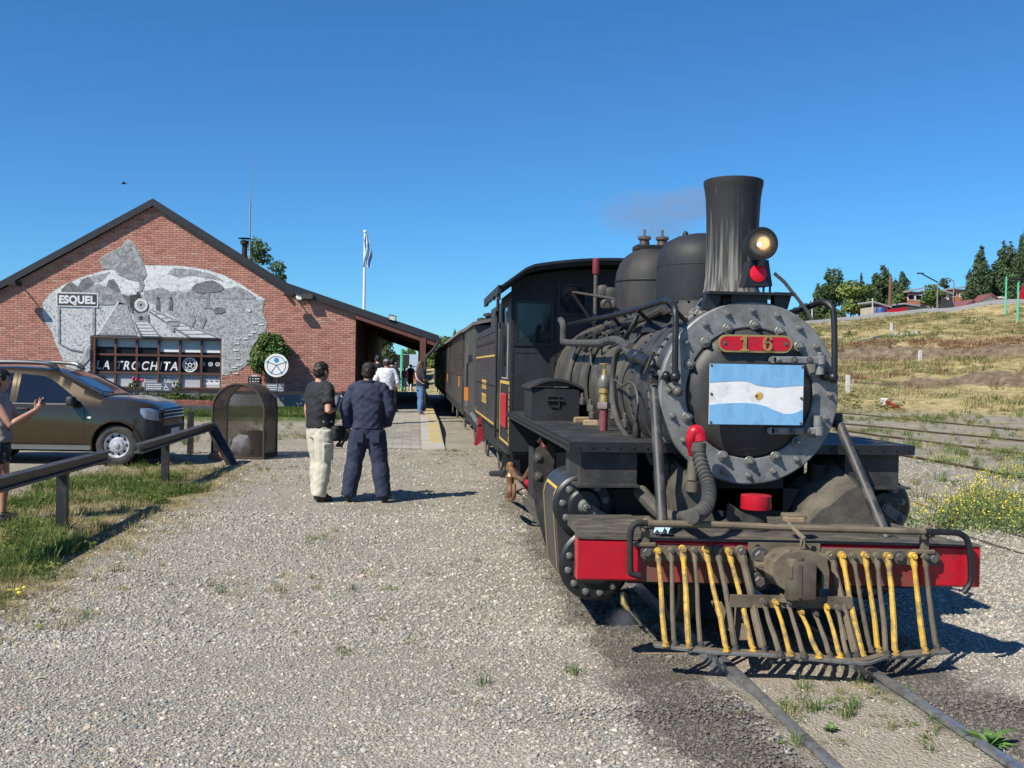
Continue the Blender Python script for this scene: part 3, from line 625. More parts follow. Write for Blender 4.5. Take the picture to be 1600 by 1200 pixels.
def frame(parent, a_, c_, y, t_, m, name='window_frame'):
    q_ = MB(); x0, x1, z0, z1 = a_.x, c_.x, c_.z, a_.z
    q_.bbox((x0 - t_, y - .015, z0 - t_), (x1 + t_, y + .03, z0)); q_.bbox((x0 - t_, y - .015, z1), (x1 + t_, y + .03, z1 + t_)); q_.bbox((x0 - t_, y - .015, z0), (x0, y + .03, z1)); q_.bbox((x1, y - .015, z0), (x1 + t_, y + .03, z1))
    return q_.build(name, m, parent)
m_cabglass = mat('old_cab_glass', (.015, .02, .024), .06, var=.3, scale=3, col2=(.10, .11, .11), mix=(.5, .8), dscale=2)
for s_ in (-1, 1):
    for a_, c_ in ((wl0, wl1), (w20, w21)):
        A_, C_ = V((min(s_ * -a_.x, s_ * -c_.x), 0, a_.z)), V((max(s_ * -a_.x, s_ * -c_.x), 0, c_.z))
        frame(cabf, A_, C_, YC, .03, m_black)
        b = MB(); b.bbox((A_.x, YC + .012, C_.z), (C_.x, YC + .02, A_.z)); b.build('window_pane', m_cabglass, cabf)
b = MB()
for x in (-1.125, -.66): b.bbox((x - .006, YC - .006, .78), (x + .006, YC, 2.5))
b.bbox((-1.12, YC - .006, 1.86), (-.66, YC, 1.875)); b.build('panel_seam', m_dark, cabf)
# side walls with their openings
for s_ in (-1, 1):
    X0, X1 = s_ * 1.15, s_ * 1.12
    b = MB(); b.bbox((X0, YC + .041, .76), (X1, 12.78, 1.56)); b.bbox((X0, YC + .041, 1.56), (X1, YC + .30, 2.55)); b.bbox((X0, 12.55, 1.56), (X1, 12.78, 2.55)); b.bbox((X0, YC + .30, 2.42), (X1, 12.55, 2.55))
    sd_ = b.build('cab_side', m_cabin, LOCO)
    b = MB(); b.bbox((X0 - s_ * .02, YC + .62, 1.57), (X1, YC + .66, 2.42)); b.bbox((X0, YC + .30, 1.56), (X1 , 12.55, 1.575)); b.build('window_frame', mat('pale_window_frame', (.30, .31, .30), .5, var=.2), sd_)
    b = MB(); b.bbox((X0 - s_ * .015, YC + .68, 1.58), (X0 - s_ * .02, 12.54, 2.41)); b.build('window_pane', m_cabglass, sd_)
    xx = X0 + s_ * .003
    b = MB()
    for (y0, y1, z0, z1) in ((YC + .08, 12.72, 1.50, 1.535), (YC + .08, 12.72, .81, .835), (YC + .08, YC + .105, .835, 1.50), (12.695, 12.72, .835, 1.50)): b.bbox((X0, y0, z0), (X0 + s_ * .004, y1, z1))
    b.build('gold_lining', m_lining, sd_)
    b = MB(); b.rbox((X0 + s_ * .012, 12.05, 1.19), (.025, .62, .40), .012); npl = b.build('side_number_plate', m_red, sd_)
    b = MB(); b.bbox((X0 + s_ * .03, YC - .05, .72), (X1 - s_ * .25, 12.85, .76)); b.build('cab_sill', m_deck, LOCO)
    b = MB(); b.tube([(X0 + s_ * .05, 12.82, .8), (X0 + s_ * .05, 12.82, 2.4)], .018, 8); b.build('cab_grab_rail', m_dark, LOCO)
b = MB(); b.bbox((-1.1, 12.7, .70), (1.1, 12.76, 1.5)); b.bbox((-1.1, YC, .66), (1.1, 13.1, .72)); b.build('cab_floor', m_dark, LOCO)
# roof
Y0, Y1 = 10.95, 13.3
b = MB(); b.loft([[V((x, y, roofz(x))) for x in xs] + [V((x, y, roofz(x) - .03)) for x in xs[::-1]] for y in (Y0, Y1)])
rf = b.build('cab_roof', m_black, LOCO)
b = MB()
for i in range(12):  # ragged canvas drip along the eave
    y0 = Y0 + (Y1 - Y0) * i / 12; z = 2.50 - rng.random() * .03; b.bbox((-1.335, y0, z), (-1.30, y0 + .19, 2.575))
b.build('eave_drip', m_black, rf)
for y in (Y0 + .05, 11.9, 12.8):
    b = MB(); b.loft([[V((x * .99, yy, roofz(x * .99) - .03)) for x in xs] + [V((x * .99, yy, roofz(x * .99) - .07)) for x in xs[::-1]] for yy in (y, y + .05)]); b.build('roof_rib', m_dark, rf)
# whistle and gear in front of the cab
c = at(931, 428, Y=10.85); b = MB(); b.cyl((c.x, 10.85, 2.2), (c.x, 10.85, c.z), .022, n=10); wh = b.build('whistle_pipe', m_bolt_dark, LOCO)
b = MB(); b.lathe((c.x, 10.85, c.z), (0, 0, 1), [(.035, 0), (.038, .01), (.038, .155), (.03, .165)], 16); b.build('whistle', mat('dull_red_whistle', (.2, .03, .04), .45, var=.15), wh)
b = MB()
for (x, y, sx, sz) in ((941, 455, .1, .13), (952, 458, .12, .12), (946, 475, .1, .1), (958, 473, .07, .12)): c = at(x, y, Y=10.7); b.rbox(c, (sx, .12, sz), .03, seg=2)
b.build('turret', mat('turret_metal', (.12, .11, .1), .5, metal=.3, var=.35, scale=9), LOCO)
b = MB(); b.tube(smooth_path([at(942, 478, Y=10.6), at(948, 470, Y=10.6), at(955, 476, Y=10.6), at(950, 482, Y=10.6)]), .012, 6); b.tube(smooth_path([V((-.5, 8.6, 2.0)), V((-.35, 8.9, 2.12)), V((-.3, 9.1, 2.14))]), .03, 8); b.build('turret_pipe', m_dark, LOCO)
b = MB(); b.tube(smooth_path([at(950, 520, X=-.45), at(985, 505, X=-.42), at(1020, 492, X=-.4), at(1035, 483, X=-.38)]), .03, 8); b.build('sand_pipe', m_boiler, LOCO)

# ---- cylinders
def stad(up_, lo_, n_=14):
    """outline round two circles (cx, cz, r) seen from the front, outside first"""
    (ux, uz, ur), (lx, lz, lr) = up_, lo_
    pts = [(ux + ur * math.cos(R(a_)), uz + ur * math.sin(R(a_))) for a_ in np.linspace(5, 190, n_)]
    pts += [(lx + lr * math.cos(R(a_)), lz + lr * math.sin(R(a_))) for a_ in np.linspace(190, 350, n_)]
    return pts
UPC, LOC = (1.05, .766, .2), (.966, .36, .235)
m_jacket = mat('cylinder_jacket', (.035, .036, .038), .4, var=.2, scale=5, col2=(.10, .09, .075), mix=(.5, .8), dscale=4)
for s_ in (-1, 1):
    pr = [(s_ * -1 * -x if s_ > 0 else -(2 * 0 + x), z) for x, z in [((2 * UPC[0] - x) if False else x, z) for x, z in []]]
    U, Lw = (UPC[0] - .01, UPC[1], UPC[2] + .0), (LOC[0], LOC[1], LOC[2] + .005)
    base = stad((-U[0], U[1], U[2]), (-Lw[0], Lw[1], Lw[2]))
    pts = [(-x * s_ if s_ > 0 else x, z) for x, z in base]
    b = MB(); b.loft([[V((x, y, z)) for x, z in pts] for y in (6.9, 7.62)]); jk = b.build('cylinder_jacket', m_jacket, LOCO)
    # gold lining on the side of the jacket
    side = [(x, z) for x, z in pts if abs(x) > 1.12 or (abs(x) > 1.04 and z < .4)]
    side = [p_ for p_ in side if .14 < p_[1] < .88]
    side.sort(key=lambda p_: p_[1])
    b = MB()
    for (ya, yb) in ((7.0, 7.025), (7.5, 7.525)):
        b.grid([[V((x + s_ * .004, y, z)) for y in (ya, yb)] for x, z in side])
    for i0, i1 in ((0, 1), (len(side) - 2, len(side) - 1)):
        (xa, za), (xb, zb) = side[i0], side[i1]
        b.grid([[V((xa + s_ * .005, y, za)) for y in (7.0, 7.525)], [V((xa + (xb - xa) * .3 + s_ * .005, y, za + (zb - za) * .3)) for y in (7.0, 7.525)]] if i0 == 0 else [[V((xb + s_ * .005, y, zb)) for y in (7.0, 7.525)], [V((xb + (xa - xb) * .4 + s_ * .005, y, zb + (za - zb) * .4)) for y in (7.0, 7.525)]])
    b.build('gold_lining', m_lining, jk)
    for (cx, cz, r, nb, br) in ((UPC[0], UPC[1], UPC[2], 9, .148), (LOC[0], LOC[1], LOC[2], 12, .19)):
        b = MB(); b.lathe((s_ * cx, 6.9, cz), (0, -1, 0), [(r + .012, 0), (r + .012, .03), (r - .01, .045), (r - .012, .05), (r * .6, .055), (r * .58, .075), (r * .5, .09), (0, .095)], 36, cap=False)
        cv = b.build('cylinder_cover', m_black, LOCO)
        for k in range(nb): a_ = 2 * math.pi * (k + .35) / nb; put(me_cylbolt, 'cover_bolt', cv, (s_ * cx + br * math.cos(a_), 6.852, cz + br * math.sin(a_)), (0, k, 0))
        if nb == 9:
            b = MB(); b.lathe((s_ * cx + .0, 6.84, cz), (0, -1, 0), [(.09, 0), (.09, .02), (.05, .03), (.03, .06)], 20); M_ = Matrix.Rotation(R(35), 3, 'Y'); b.box((s_ * cx + .06, 6.815, cz - .04), (.17, .03, .07), M=M_); b.build('valve_end', mat('valve_end_grey', (.14, .145, .13), .5, var=.25, scale=15), cv)
            for dx, dz in ((0, 0), (.12, -.08)): put(me_cylbolt, 'cover_bolt', cv, (s_ * cx + dx, 6.79, cz + dz), sc=(1.1, 1, 1.1))
    b = MB(); b.box((s_ * .78, 7.35, .62), (.36, .9, .5)); b.build('cylinder_saddle', m_dark, LOCO)
    # drain cock
    b = MB(); x, z = s_ * (LOC[0] - .2), .1; b.tube([(x, 6.86, z + .07), (x + .0, 6.84, z), (x + .03, 6.82, z - .04)], [.02, .022, .014], 8); b.build('drain_cock', m_brass, LOCO)
    b = MB(); b.tube([(x + .02, 6.82, z - .03), (x + .1, 6.75, -.02)], .008, 6); b.build('drain_pipe', m_bolt_dark, LOCO)
# motion bracket plate behind the left cylinder, and its mirror
for s_ in (-1, 1):
    out = [(834, 712), (839, 701), (847, 695), (858, 693), (868, 697), (868, 712), (865, 730), (868, 775), (866, 868), (860, 872), (855, 862), (838, 800), (832, 760)]
    pts = [at(x, y, Y=8.9) for x, y in out]
    b = MB(); b.prism([(-s_ * p_.x, p_.z) for p_ in pts], lambda x, z: V((x, 8.9, z)), lambda x, z: V((x, 8.94, z))); gp = b.build('motion_bracket', m_deck, LOCO)
    b = MB(); b.bbox((-s_ * pts[0].x + s_ * .0, 8.93, .55), (-s_ * pts[0].x - s_ * .03, 9.3, .98)); b.bbox((s_ * .6, 8.93, .95), (s_ * 1.1, 8.97, 1.18)); b.build('bracket_web', m_black, LOCO)
    for (x, y) in ((841, 715), (841, 744)): q_ = at(x, y, Y=8.9); put(me_darkbolt, 'bracket_bolt', gp, (-s_ * q_.x, 8.899, q_.z), sc=(1.2, 1, 1.2))
# wheels, outside cranks and rods
m_wheel = mat('wheel_red', (.33, .012, .025), .5, var=.25, scale=7, col2=(.09, .07, .06), mix=(.45, .75), dscale=6)
def wheel(name, y, r, X, m, nsp=10):
    b_ = MB(); b_.lathe((X, y, r), (1, 0, 0), [(r - .06, -.05), (r, -.05), (r + .0, .03), (r + .025, .032), (r + .02, .05), (r - .06, .05), (r - .06, -.05)], 32, cap=False)
    o_ = b_.build(name, m_bolt_dark, LOCO)
    b_ = MB(); b_.lathe((X, y, r), (1, 0, 0), [(.09, -.06), (.09, .06)], 16)
    for k in range(nsp): a_ = 2 * math.pi * k / nsp; b_.tube([(X, y + .06 * math.cos(a_), r + .06 * math.sin(a_)), (X, y + (r - .05) * math.cos(a_), r + (r - .05) * math.sin(a_))], .022, 6)
    b_.build('spokes', m, o_); return o_
for s_ in (-1, 1):
    for y in (8.45, 9.35, 10.25, 11.15): 
        wheel('driving_wheel', y, .42, s_ * .42, m_wheel)
        b = MB(); b.lathe((s_ * .86, y, .42), (s_, 0, 0), [(.14, 0), (.14, .06), (.05, .06), (.05, .14)], 18); b.box((s_ * .92, y, .33), (.06, .12, .26)); b.build('outside_crank', m_wheel, LOCO)
    wheel('leading_wheel', 6.75, .26, s_ * .42, m_dark, 8); wheel('trailing_wheel', 12.2, .3, s_ * .42, m_dark, 8)
    b = MB(); b.bbox((s_ * .985, 8.4, .2), (s_ * 1.01, 11.2, .27)); b.build('coupling_rod', m_bolt_dark, LOCO)
    b = MB(); b.bbox((s_ * 1.03, 8.0, .34), (s_ * 1.06, 10.3, .42)); b.bbox((s_ * .96, 7.95, .45), (s_ * 1.0, 8.9, .49)); b.bbox((s_ * .96, 7.95, .3), (s_ * 1.0, 8.9, .34)); b.bbox((s_ * .95, 8.25, .33), (s_ * 1.04, 8.5, .46)); b.build('connecting_rod', m_bolt_dark, LOCO)
    b = MB(); b.bbox((s_ * .62, 7.6, .4), (s_ * .7, 13.0, .85)); b.build('frame_plate', m_dark, LOCO)
    b = MB(); b.box((s_ * .98, 9.2, .82), (.05, .5, .2)); b.box((s_ * 1.0, 9.05, .85), (.06, .06, .5)); b.build('valve_gear', mat('red_gear', (.36, .02, .03), .5, var=.3), LOCO)
b = MB(); b.bbox((-.66, 7.3, .45), (.66, 7.9, 1.05)); b.bbox((-.6, 7.9, .75), (.6, 11.3, .98)); b.bbox((-.3, 6.75, .75), (.3, 7.4, 1.1)); b.build('frame_block', m_dark, LOCO)
# injector and pipes under the cab
c = at(798, 733, X=-1.12)
b = MB(); b.lathe(c + V((0, 0, .08)), (0, 0, -1), [(.03, 0), (.05, .02), (.05, .07), (.035, .09), (.04, .13), (.06, .16), (.04, .2), (.035, .28), (.05, .31), (.045, .36), (.02, .4)], 14); b.tube([c + V((.0, .02, 0)), c + V((.04, -.3, -.06))], [.045, .03], 10); b.build('injector', m_copper, LOCO)
b = MB(); b.tube(smooth_path([c + V((.03, -.25, -.05)), at(812, 747, X=-1.1), at(818, 748, X=-1.1), at(834, 722, X=-1.08)]), .022, 10); b.tube(smooth_path([c + V((0, .05, -.3)), at(790, 775, X=-1.12), at(797, 782, X=-1.12), at(803, 776, X=-1.1), at(803, 757, X=-1.1)]), .022, 10); b.build('injector_pipe', m_copper, LOCO)
b = MB(); b.tube([at(768, 740, X=-1.2), at(790, 740, X=-1.15)], .035, 10); b.build('step_tube', m_dark, LOCO); b = MB(); b.tube([at(842, 690, X=-1.1), at(846, 684, X=-1.1), at(848, 690, X=-1.1), at(851, 700, X=-1.1)], .015, 8); b.build('hook', m_redworn, LOCO)
b = MB(); b.bbox((-1.13, 11.9, .42), (-.9, 12.3, .45)); b.bbox((-1.12, 11.9, .42), (-1.1, 11.93, .72)); b.bbox((-1.12, 12.27, .42), (-1.1, 12.3, .72)); b.bbox((-1.0, 11.6, .45), (-.3, 12.9, .66)); b.build('cab_step', m_dark, LOCO)

# ---- deck, braces, saddle covers and pipes in front of the smokebox
m_cover0 = mat('dusty_front_deck', (.06, .054, .045), .75, var=.4, scale=8, col2=(.17, .145, .105), mix=(.45, .72), dscale=5, bump=.25, bscale=25, stretch=(1, 3, 1))
b = MB(); b.prism([(-1.15, 6.0), (1.15, 5.97), (.9, 6.75), (-.9, 6.75)], lambda x, y: V((x, y, .67 + (y - 6) * .06)), lambda x, y: V((x, y, .60))); b.build('front_deck', m_cover0, LOCO)
b = MB(); pl = at(913, 812, Y=6.06)
b.prism([(-1.2, 6.10), (-.78, 6.09), (-.78, 6.6), (-1.2, 6.6)], lambda x, y: V((x, y, .672)), lambda x, y: V((x, y, .70 + (y - 6.1) * .08))); b.build('step_board', m_cover0, LOCO)
for (t0, t1, yt, yb_) in (((1022, 603), (1036, 838), 6.7, 6.12), ((1311, 662), (1386, 842), 6.66, 6.12)):
    a = at(*t0, Y=yt); c = at(*t1, Y=yb_)
    b = MB(); b.tube([a, a + (c - a) * .06, c], [.03, .034, .036], 12); br = b.build('brace', mat('brace_grey', (.034, .034, .034), .5, var=.3, scale=6, col2=(.14, .125, .10), mix=(.48, .8), dscale=6), LOCO)
    b = MB(); b.rbox(c + V((0, 0, -.01)), (.13, .09, .055), .01); b.rbox(a + V((0, .03, .02)), (.06, .06, .1), .01); b.build('brace_foot', m_deck, LOCO)
m_cover = mat('dusty_saddle_cover', (.07, .064, .052), .7, var=.25, scale=6, col2=DUST, mix=(.45, .75), dscale=4, bump=.15, bscale=30)
out = [(1258, 842), (1266, 815), (1283, 797), (1300, 788), (1322, 768), (1340, 760), (1360, 772), (1385, 815), (1395, 845)]
for s_ in (1,):
    pts = [at(x, y, Y=6.5) for x, y in out]
    b = MB(); b.prism([(s_ * p_.x, p_.z) for p_ in pts], lambda x, z: V((x, 6.5, z)), lambda x, z: V((x * .98, 6.95, z + .16)))
    b.build('saddle_cover', m_cover, LOCO)
b = MB(); b.prism([(p_.x, p_.z) for p_ in [at(x, y, Y=6.48) for x, y in ((1058, 835), (1060, 775), (1075, 745), (1092, 750), (1108, 790), (1125, 835))]], lambda x, z: V((x, 6.48, z)), lambda x, z: V((x, 6.9, z + .1)))
b.prism([(p_.x, p_.z) for p_ in [at(x, y, Y=6.35) for x, y in ((1140, 815), (1142, 788), (1170, 806), (1172, 818))]], lambda x, z: V((x, 6.35, z)), lambda x, z: V((x, 6.42, z)))
b.build('steam_chest', m_cover, LOCO)
# dust covered pipes by the left brace
b = MB(); b.tube(smooth_path([at(1000, 768, Y=6.75), at(1020, 790, Y=6.6), at(1040, 806, Y=6.5), at(1066, 812, Y=6.4)]), .05, 10); b.tube([at(1030, 700, Y=6.9), at(1045, 735, Y=6.85)], .04, 10); b.build('exhaust_pipe', m_cover, LOCO)
b = MB()
for (x0, y0, x1, y1, r) in ((1042, 725, 1042, 750, .018), (1051, 725, 1051, 752, .02), (1020, 745, 1034, 745, .03), (1010, 705, 1020, 725, .02)): b.tube([at(x0, y0, Y=6.8), at(x1, y1, Y=6.8)], r, 8)
b.build('small_pipe', m_cover, LOCO)
# brake hose
hs = smooth_path([at(x, y, Y=6.38 - .1 * i) for i, (x, y) in enumerate(((1091, 707), (1097, 730), (1105, 752), (1108, 772), (1103, 792), (1090, 804), (1080, 807)))], 14)
b = MB(); b.tube(hs, [.040 + .007 * (1 if (i // 2) % 2 else -1) for i in range(len(hs))], 14); hose = b.build('brake_hose', m_rubber, LOCO)
b = MB(); b.tube(smooth_path([at(1080, 712, Y=6.42), at(1079, 690, Y=6.4), at(1084, 676, Y=6.4), at(1091, 676, Y=6.4), at(1094, 690, Y=6.39)]), [.016, .018, .02, .025, .03, .034, .036, .04, .045, .046, .046, .046, .046, .046, .046, .046, .046][:17], 12); b.cyl(at(1090, 668, Y=6.4), at(1090, 676, Y=6.4), .012, n=8); b.build('hose_cap', m_red, hose)
b = MB(); b.tube([at(1092, 692, Y=6.385), at(1091, 706, Y=6.38)], .048, 14); b.build('hose_clip', m_rubber, hose)
b = MB(); b.tube([at(1083, 715, Y=6.5), at(1081, 752, Y=6.46)], .034, 12); b.tube([at(1082, 752, Y=6.46), at(1081, 768, Y=6.46)], .042, 12); b.tube([at(1080, 807, Y=5.92), at(1066, 808, Y=6.3)], .04, 12); b.build('hose_pipe', m_cover, LOCO)
# red drum
c = at(1181, 795, Y=6.3); b = MB(); b.lathe(c, (0, 0, 1), [(.095, 0), (.097, .008), (.095, .085), (.09, .088), (0, .088)], 32); b.build('red_drum', m_red, LOCO)
b = MB(); b.lathe(c + V((0, .02, 0)), (0, 0, -1), [(.07, 0), (.075, .05), (.09, .14), (.1, .16)], 20); b.build('drum_stand', m_dark, LOCO)
b = MB(); b.prism([(-.42, .9), (.42, .9), (.3, .68), (-.3, .68)], lambda x, z: V((x, 6.75, z)), lambda x, z: V((x, 6.85, z))); b.cyl(at(1278, 725, Y=6.85), at(1278, 772, Y=6.85), .07); b.build('smokebox_saddle', m_dark, LOCO)

# ---- buffer beam, cowcatcher, coupler
b = MB(); n = 10
rows = []
for i in range(n + 1):
    u = -1.225 + 2.45 * i / n
    rows.append([fa(u, v, h) for v, h in ((.12, .42), (.012, .42), (0, .432), (0, .654), (.012, .666), (.12, .666))])
b.loft(rows); beam = b.build('buffer_beam', m_red, LOCO)
b = MB(); fbox(b, -1.228, 1.228, -.006, .13, .668, .680); b.build('beam_capping', m_cover0, beam)
b = MB(); fbox(b, -.84, -.22, -.025, -.002, .55, .64); b.build('bar_strip', m_dirt, beam); b = MB(); fbox(b, .20, .82, -.025, -.002, .555, .645); b.build('bar_strip', m_dirt, beam)
b = MB(); fbox(b, -.84, .84, -.002, 0.0, .42, .55); b.build('worn_patch', m_redworn, beam)
b = MB(); fbox(b, -.36, .36, -.19, -.17, .32, .39); b.build('lower_bar_strip', m_dirt, LOCO)
fl_ = lambda x, y, d: at(x, y, Y=5.95 - .041 * ((x - 1218) / 256.) - d)
cow = MB(); pts = [(1024, 1009), (1115, 1020), (1200, 1024), (1347, 1037), (1358, 1036), (1378, 1029), (1482, 1019)]
ed = [at(x, y, Z=.075 - .03 * ((x - 1218) / 256.)) for x, y in pts]
bk = [p_ + V((0, .06, 0)) for p_ in ed]
for i in range(len(ed) - 1): cow.prism([(ed[i].x, ed[i].y), (ed[i + 1].x, ed[i + 1].y), (bk[i + 1].x, bk[i + 1].y), (bk[i].x, bk[i].y)], lambda x, y: V((x, y, .086 - .03 * x)), lambda x, y: V((x, y, .062 - .03 * x)))
cplate = cow.build('cowcatcher_plate', m_dirt, LOCO)
b = MB(); b.tube([p_ + V((0, -.004, -.0)) for p_ in ed], .012, 6); b.build('plate_edge', m_bolt, cplate)
bars = [  # top, bottom, colour, radius
    (1028, 861, 1039, 1003, 'y', 9), (1049, 860, 1053, 1002, 'g', 8), (1067, 858, 1076, 1006, 'y', 10), (1085, 860, 1094, 1004, 'g', 8), (1103, 859, 1134, 1011, 'y', 9), (1121, 859, 1148, 1009, 'g', 10), (1139, 862, 1175, 1011, 'y', 9), (1158, 861, 1192, 1012, 'g', 14),
    (1298, 869, 1336, 1019, 'g', 13), (1315.6, 867.5, 1346, 1018, 'y', 10), (1333, 869, 1359, 1012, 'g', 8), (1351.6, 867.5, 1371, 1012, 'y', 9), (1370, 869, 1384, 1018, 'g', 9), (1388, 869, 1398, 1017, 'y', 10), (1426.6, 869, 1444, 1014, 'y', 10), (1445, 870, 1462, 1008, 'g', 9)]
short = [(1193, 940, 1217, 1018, 'g', 9), (1211.5, 940.5, 1233, 1018, 'y', 8), (1231.5, 942, 1254, 1020, 'g', 8), (1251, 955, 1278, 1021, 'y', 8), (1273.7, 958, 1295, 1021, 'g', 8), (1290.7, 948, 1311, 1022, 'y', 8), (1309, 950, 1323, 1022, 'g', 8)]
for kind, lst in (('l', bars), ('s', short)):
    for (x0, y0, x1, y1, cl, wpx) in lst:
        a = fl_(x0, y0, .045 if kind == 'l' else .20)
        c = at(x1, y1, Z=.105 - .03 * ((x1 - 1218) / 256.))
        r = wpx / 2 / 285.
        j = lambda k: V((rng.uniform(-1, 1) * k, 0, 0))
        b = MB(); d = (c - a)
        b.tube([a, a + d * .1, a + d * .14, a + d * .4 + j(.006), a + d * .7 + j(.006), a + d * .97, c], [r * 1.1, r * 1.15, r * .85, r * .9, r, r * 1.05, r * .9], 8)
        b.lathe(a + V((0, .02, 0)), (0, -1, 0), [(r * 1.35, 0), (r * 1.4, .022), (r * 1.2, .03)], 14)
        mm = m_yellow if cl == 'y' else m_dirt
        bar = b.build('cowcatcher_bar', mm, LOCO)
        b = MB(); b.lathe(a + V((0, -.014, 0)), (0, -1, 0), [(r * 1.0, 0), (r * 1.0, .016), (r * .75, .022)], 6); b.build('bar_bolt', mm if cl == 'y' else m_bolt_dark, bar); b = MB(); b.lathe(c + V((.0, -.02, -.02)), (0, 0, 1), [(.023, 0), (.023, .008), (.017, .01), (.017, .026), (.009, .027), (.009, .036)], 8); b.build('foot_bolt', mm if cl == 'y' else m_bolt_dark, bar)
for (x, y) in ((1010.5, 863), (1404.5, 870), (1458, 873)): put(me_darkbolt, 'strip_bolt', beam, fl_(x, y, .028), sc=(1.3, 1, 1.3))
b = MB()
for (x, y, x2, y2) in ((1112, 940, 1132, 985), (1150, 930, 1150, 1000), (1290, 900, 1320, 1000)): a = fl_(x, y, -.05); c = at(x2, y2, Y=5.75); b.add([a, a + V((.06, 0, 0)), c + V((.07, 0, 0)), c, a + V((0, .03, 0)), a + V((.06, .03, 0)), c + V((.07, .03, 0)), c + V((0, .03, 0))], [(0, 1, 2, 3), (4, 7, 6, 5), (0, 4, 5, 1), (2, 6, 7, 3), (0, 3, 7, 4), (1, 5, 6, 2)])
b.build('cowcatcher_stay', m_dirt, LOCO)
b = MB(); fbox(b, -.9, .9, .14, 1.2, .38, .62); b.build('front_frame', m_dark, LOCO)
# coupler
cp = MB(); fbox(cp, -.205, .225, -.03, -.003, .425, .672); coupler = cp.build('coupler_plate', m_dirt, LOCO)
b = MB()
def cb(px0, px1, py0, py1, d0, d1, mb, r=.012):
    a_ = fl_(px0, py0, d0); c_ = fl_(px1, py1, d0); mb.rbox(((a_.x + c_.x) / 2, a_.y + (d0 - d1) / 2 + 0.0, (a_.z + c_.z) / 2), (abs(c_.x - a_.x), abs(d1 - d0), abs(a_.z - c_.z)), r, seg=2)
cb(1209, 1285, 862, 914, .03, .13, b, .02); cb(1176, 1218, 876, 885, .03, .10, b)
a = fl_(1178, 884, .03); b.prism([(a.x, a.z), (a.x + .15, a.z - .01), (a.x + .15, a.z - .06)], lambda x, z: V((x, a.y, z)), lambda x, z: V((x, a.y - .08, z)))
b.build('coupler_pocket', m_dirt, coupler)
b = MB(); c = fl_(1240, 896, .16)
prof = [(-.13, 0), (-.12, .07), (-.07, .115), (.0, .125), (.08, .12), (.15, .09), (.165, .03), (.165, -.07), (.128, -.07), (.128, .02), (.10, .045), (.062, .03), (.062, -.1), (.0, -.1), (-.05, -.085), (-.1, -.05)]
b.prism(prof, lambda x, z: V((c.x + x * 1.2, c.y + .10, c.z + z * 1.15)), lambda x, z: V((c.x + x * 1.15, c.y - .06, c.z + z * 1.1)))
hd = b.build('coupler_head', m_dirt, coupler)
b = MB(); c2 = fl_(1249, 900, .21); b.lathe(c2 + V((-.03, 0, -.105)), (0, 0, 1), [(.05, -.03), (.056, -.02), (.056, .2), (.05, .212)], 10); b.rbox(c2 + V((.014, -.012, -.018)), (.135, .10, .225), .012, seg=2); b.box(c2 + V((-.02, -.063, -.018)), (.02, .008, .19)); b.rbox(c2 + V((-.05, -.02, .03)), (.05, .06, .09), .01); b.build('knuckle', mat('worn_iron', (.13, .108, .078), .7, metal=.4, var=.3, scale=10), coupler)
b = MB(); b.lathe(c2 + V((-.06, .03, .11)), (0, 0, 1), [(.028, 0), (.028, .03), (.02, .04)], 8); b.lathe(c2 + V((-.07, .04, -.115)), (0, 0, -1), [(.03, 0), (.03, .02), (.045, .022), (.045, .04)], 10); b.build('knuckle_pin', m_dirt, coupler)
for (x, y) in ((1186, 868), (1185, 908)): put(me_darkbolt, 'coupler_bolt', coupler, fl_(x, y, .032), sc=(1.7, 1.6, 1.7))
b = MB()
b.bbox(fl_(1274, 888, .165) + V((0, 0, -.08)), fl_(1287, 888, .16) + V((0, .002, .02)))
for (x, y) in ((1184, 855), (1182, 896), (1271, 857)): b.lathe(fl_(x, y, .031), (0, -1, 0), [(.017, 0), (.017, .002), (0, .0025)], 14, cap=False)
b.build('hole_shade_fill', mat('hole_shade_black', (.004, .004, .004), .9, var=.1), coupler)  # solid black caps and block paint the shade inside holes and coupler slot
# uncoupling rod with its handles and brackets
rp = [fl_(x, y, .07) for x, y in ((1000, 900), (989, 897), (985, 890), (985, 840), (988, 824), (998, 817), (1012, 818))]
rail('uncoupling_rod', rp, .019, m_dark, 3)
b = MB(); b.tube([fl_(1012, 818, .07), fl_(1120, 820, .06), fl_(1240, 825, .05), fl_(1350, 828, .05), fl_(1446, 831, .06)], .021, 10); b.build('uncoupling_rod', m_dirt, LOCO)
rail('uncoupling_rod', [fl_(x, y, .07) for x, y in ((1446, 831), (1490, 832), (1504, 836), (1512, 846), (1516, 870), (1517, 905), (1512, 917), (1505, 926))], .019, m_black, 3)
for (x, y) in ((1010, 826), (1447, 838)):
    c = fl_(x, y, .04); b = MB(); b.rbox(c + V((0, .02, -.045)), (.05, .04, .1), .006); b.tube(arc((0, 0), .035, -60, 240, 10, lambda p, r_: c + V((p, -.02, r_ + .02))), .014, 6); b.rbox(c + V((-.005, .03, -.095)), (.13, .07, .025), .005); b.build('rod_bracket', m_dirt, LOCO)
b = MB(); b.tube([fl_(1232, 818, .05), fl_(1252, 838, .12), fl_(1258, 842, .14)], .014, 8); c = fl_(1254, 850, .15); b.tube(arc((0, 0), .03, 0, 360, 12, lambda p, r_: c + V((p * .35, 0, r_))), .007, 6); b.rbox(fl_(1240, 806, -.1), (.13, .1, .03), .006); b.build('lifting_link', m_dirt, LOCO)
b = MB(); c = fl_(1240, 812, -.05); b.rbox(c, (.11, .08, .03), .004); b.build('wood_block', m_wood, LOCO)
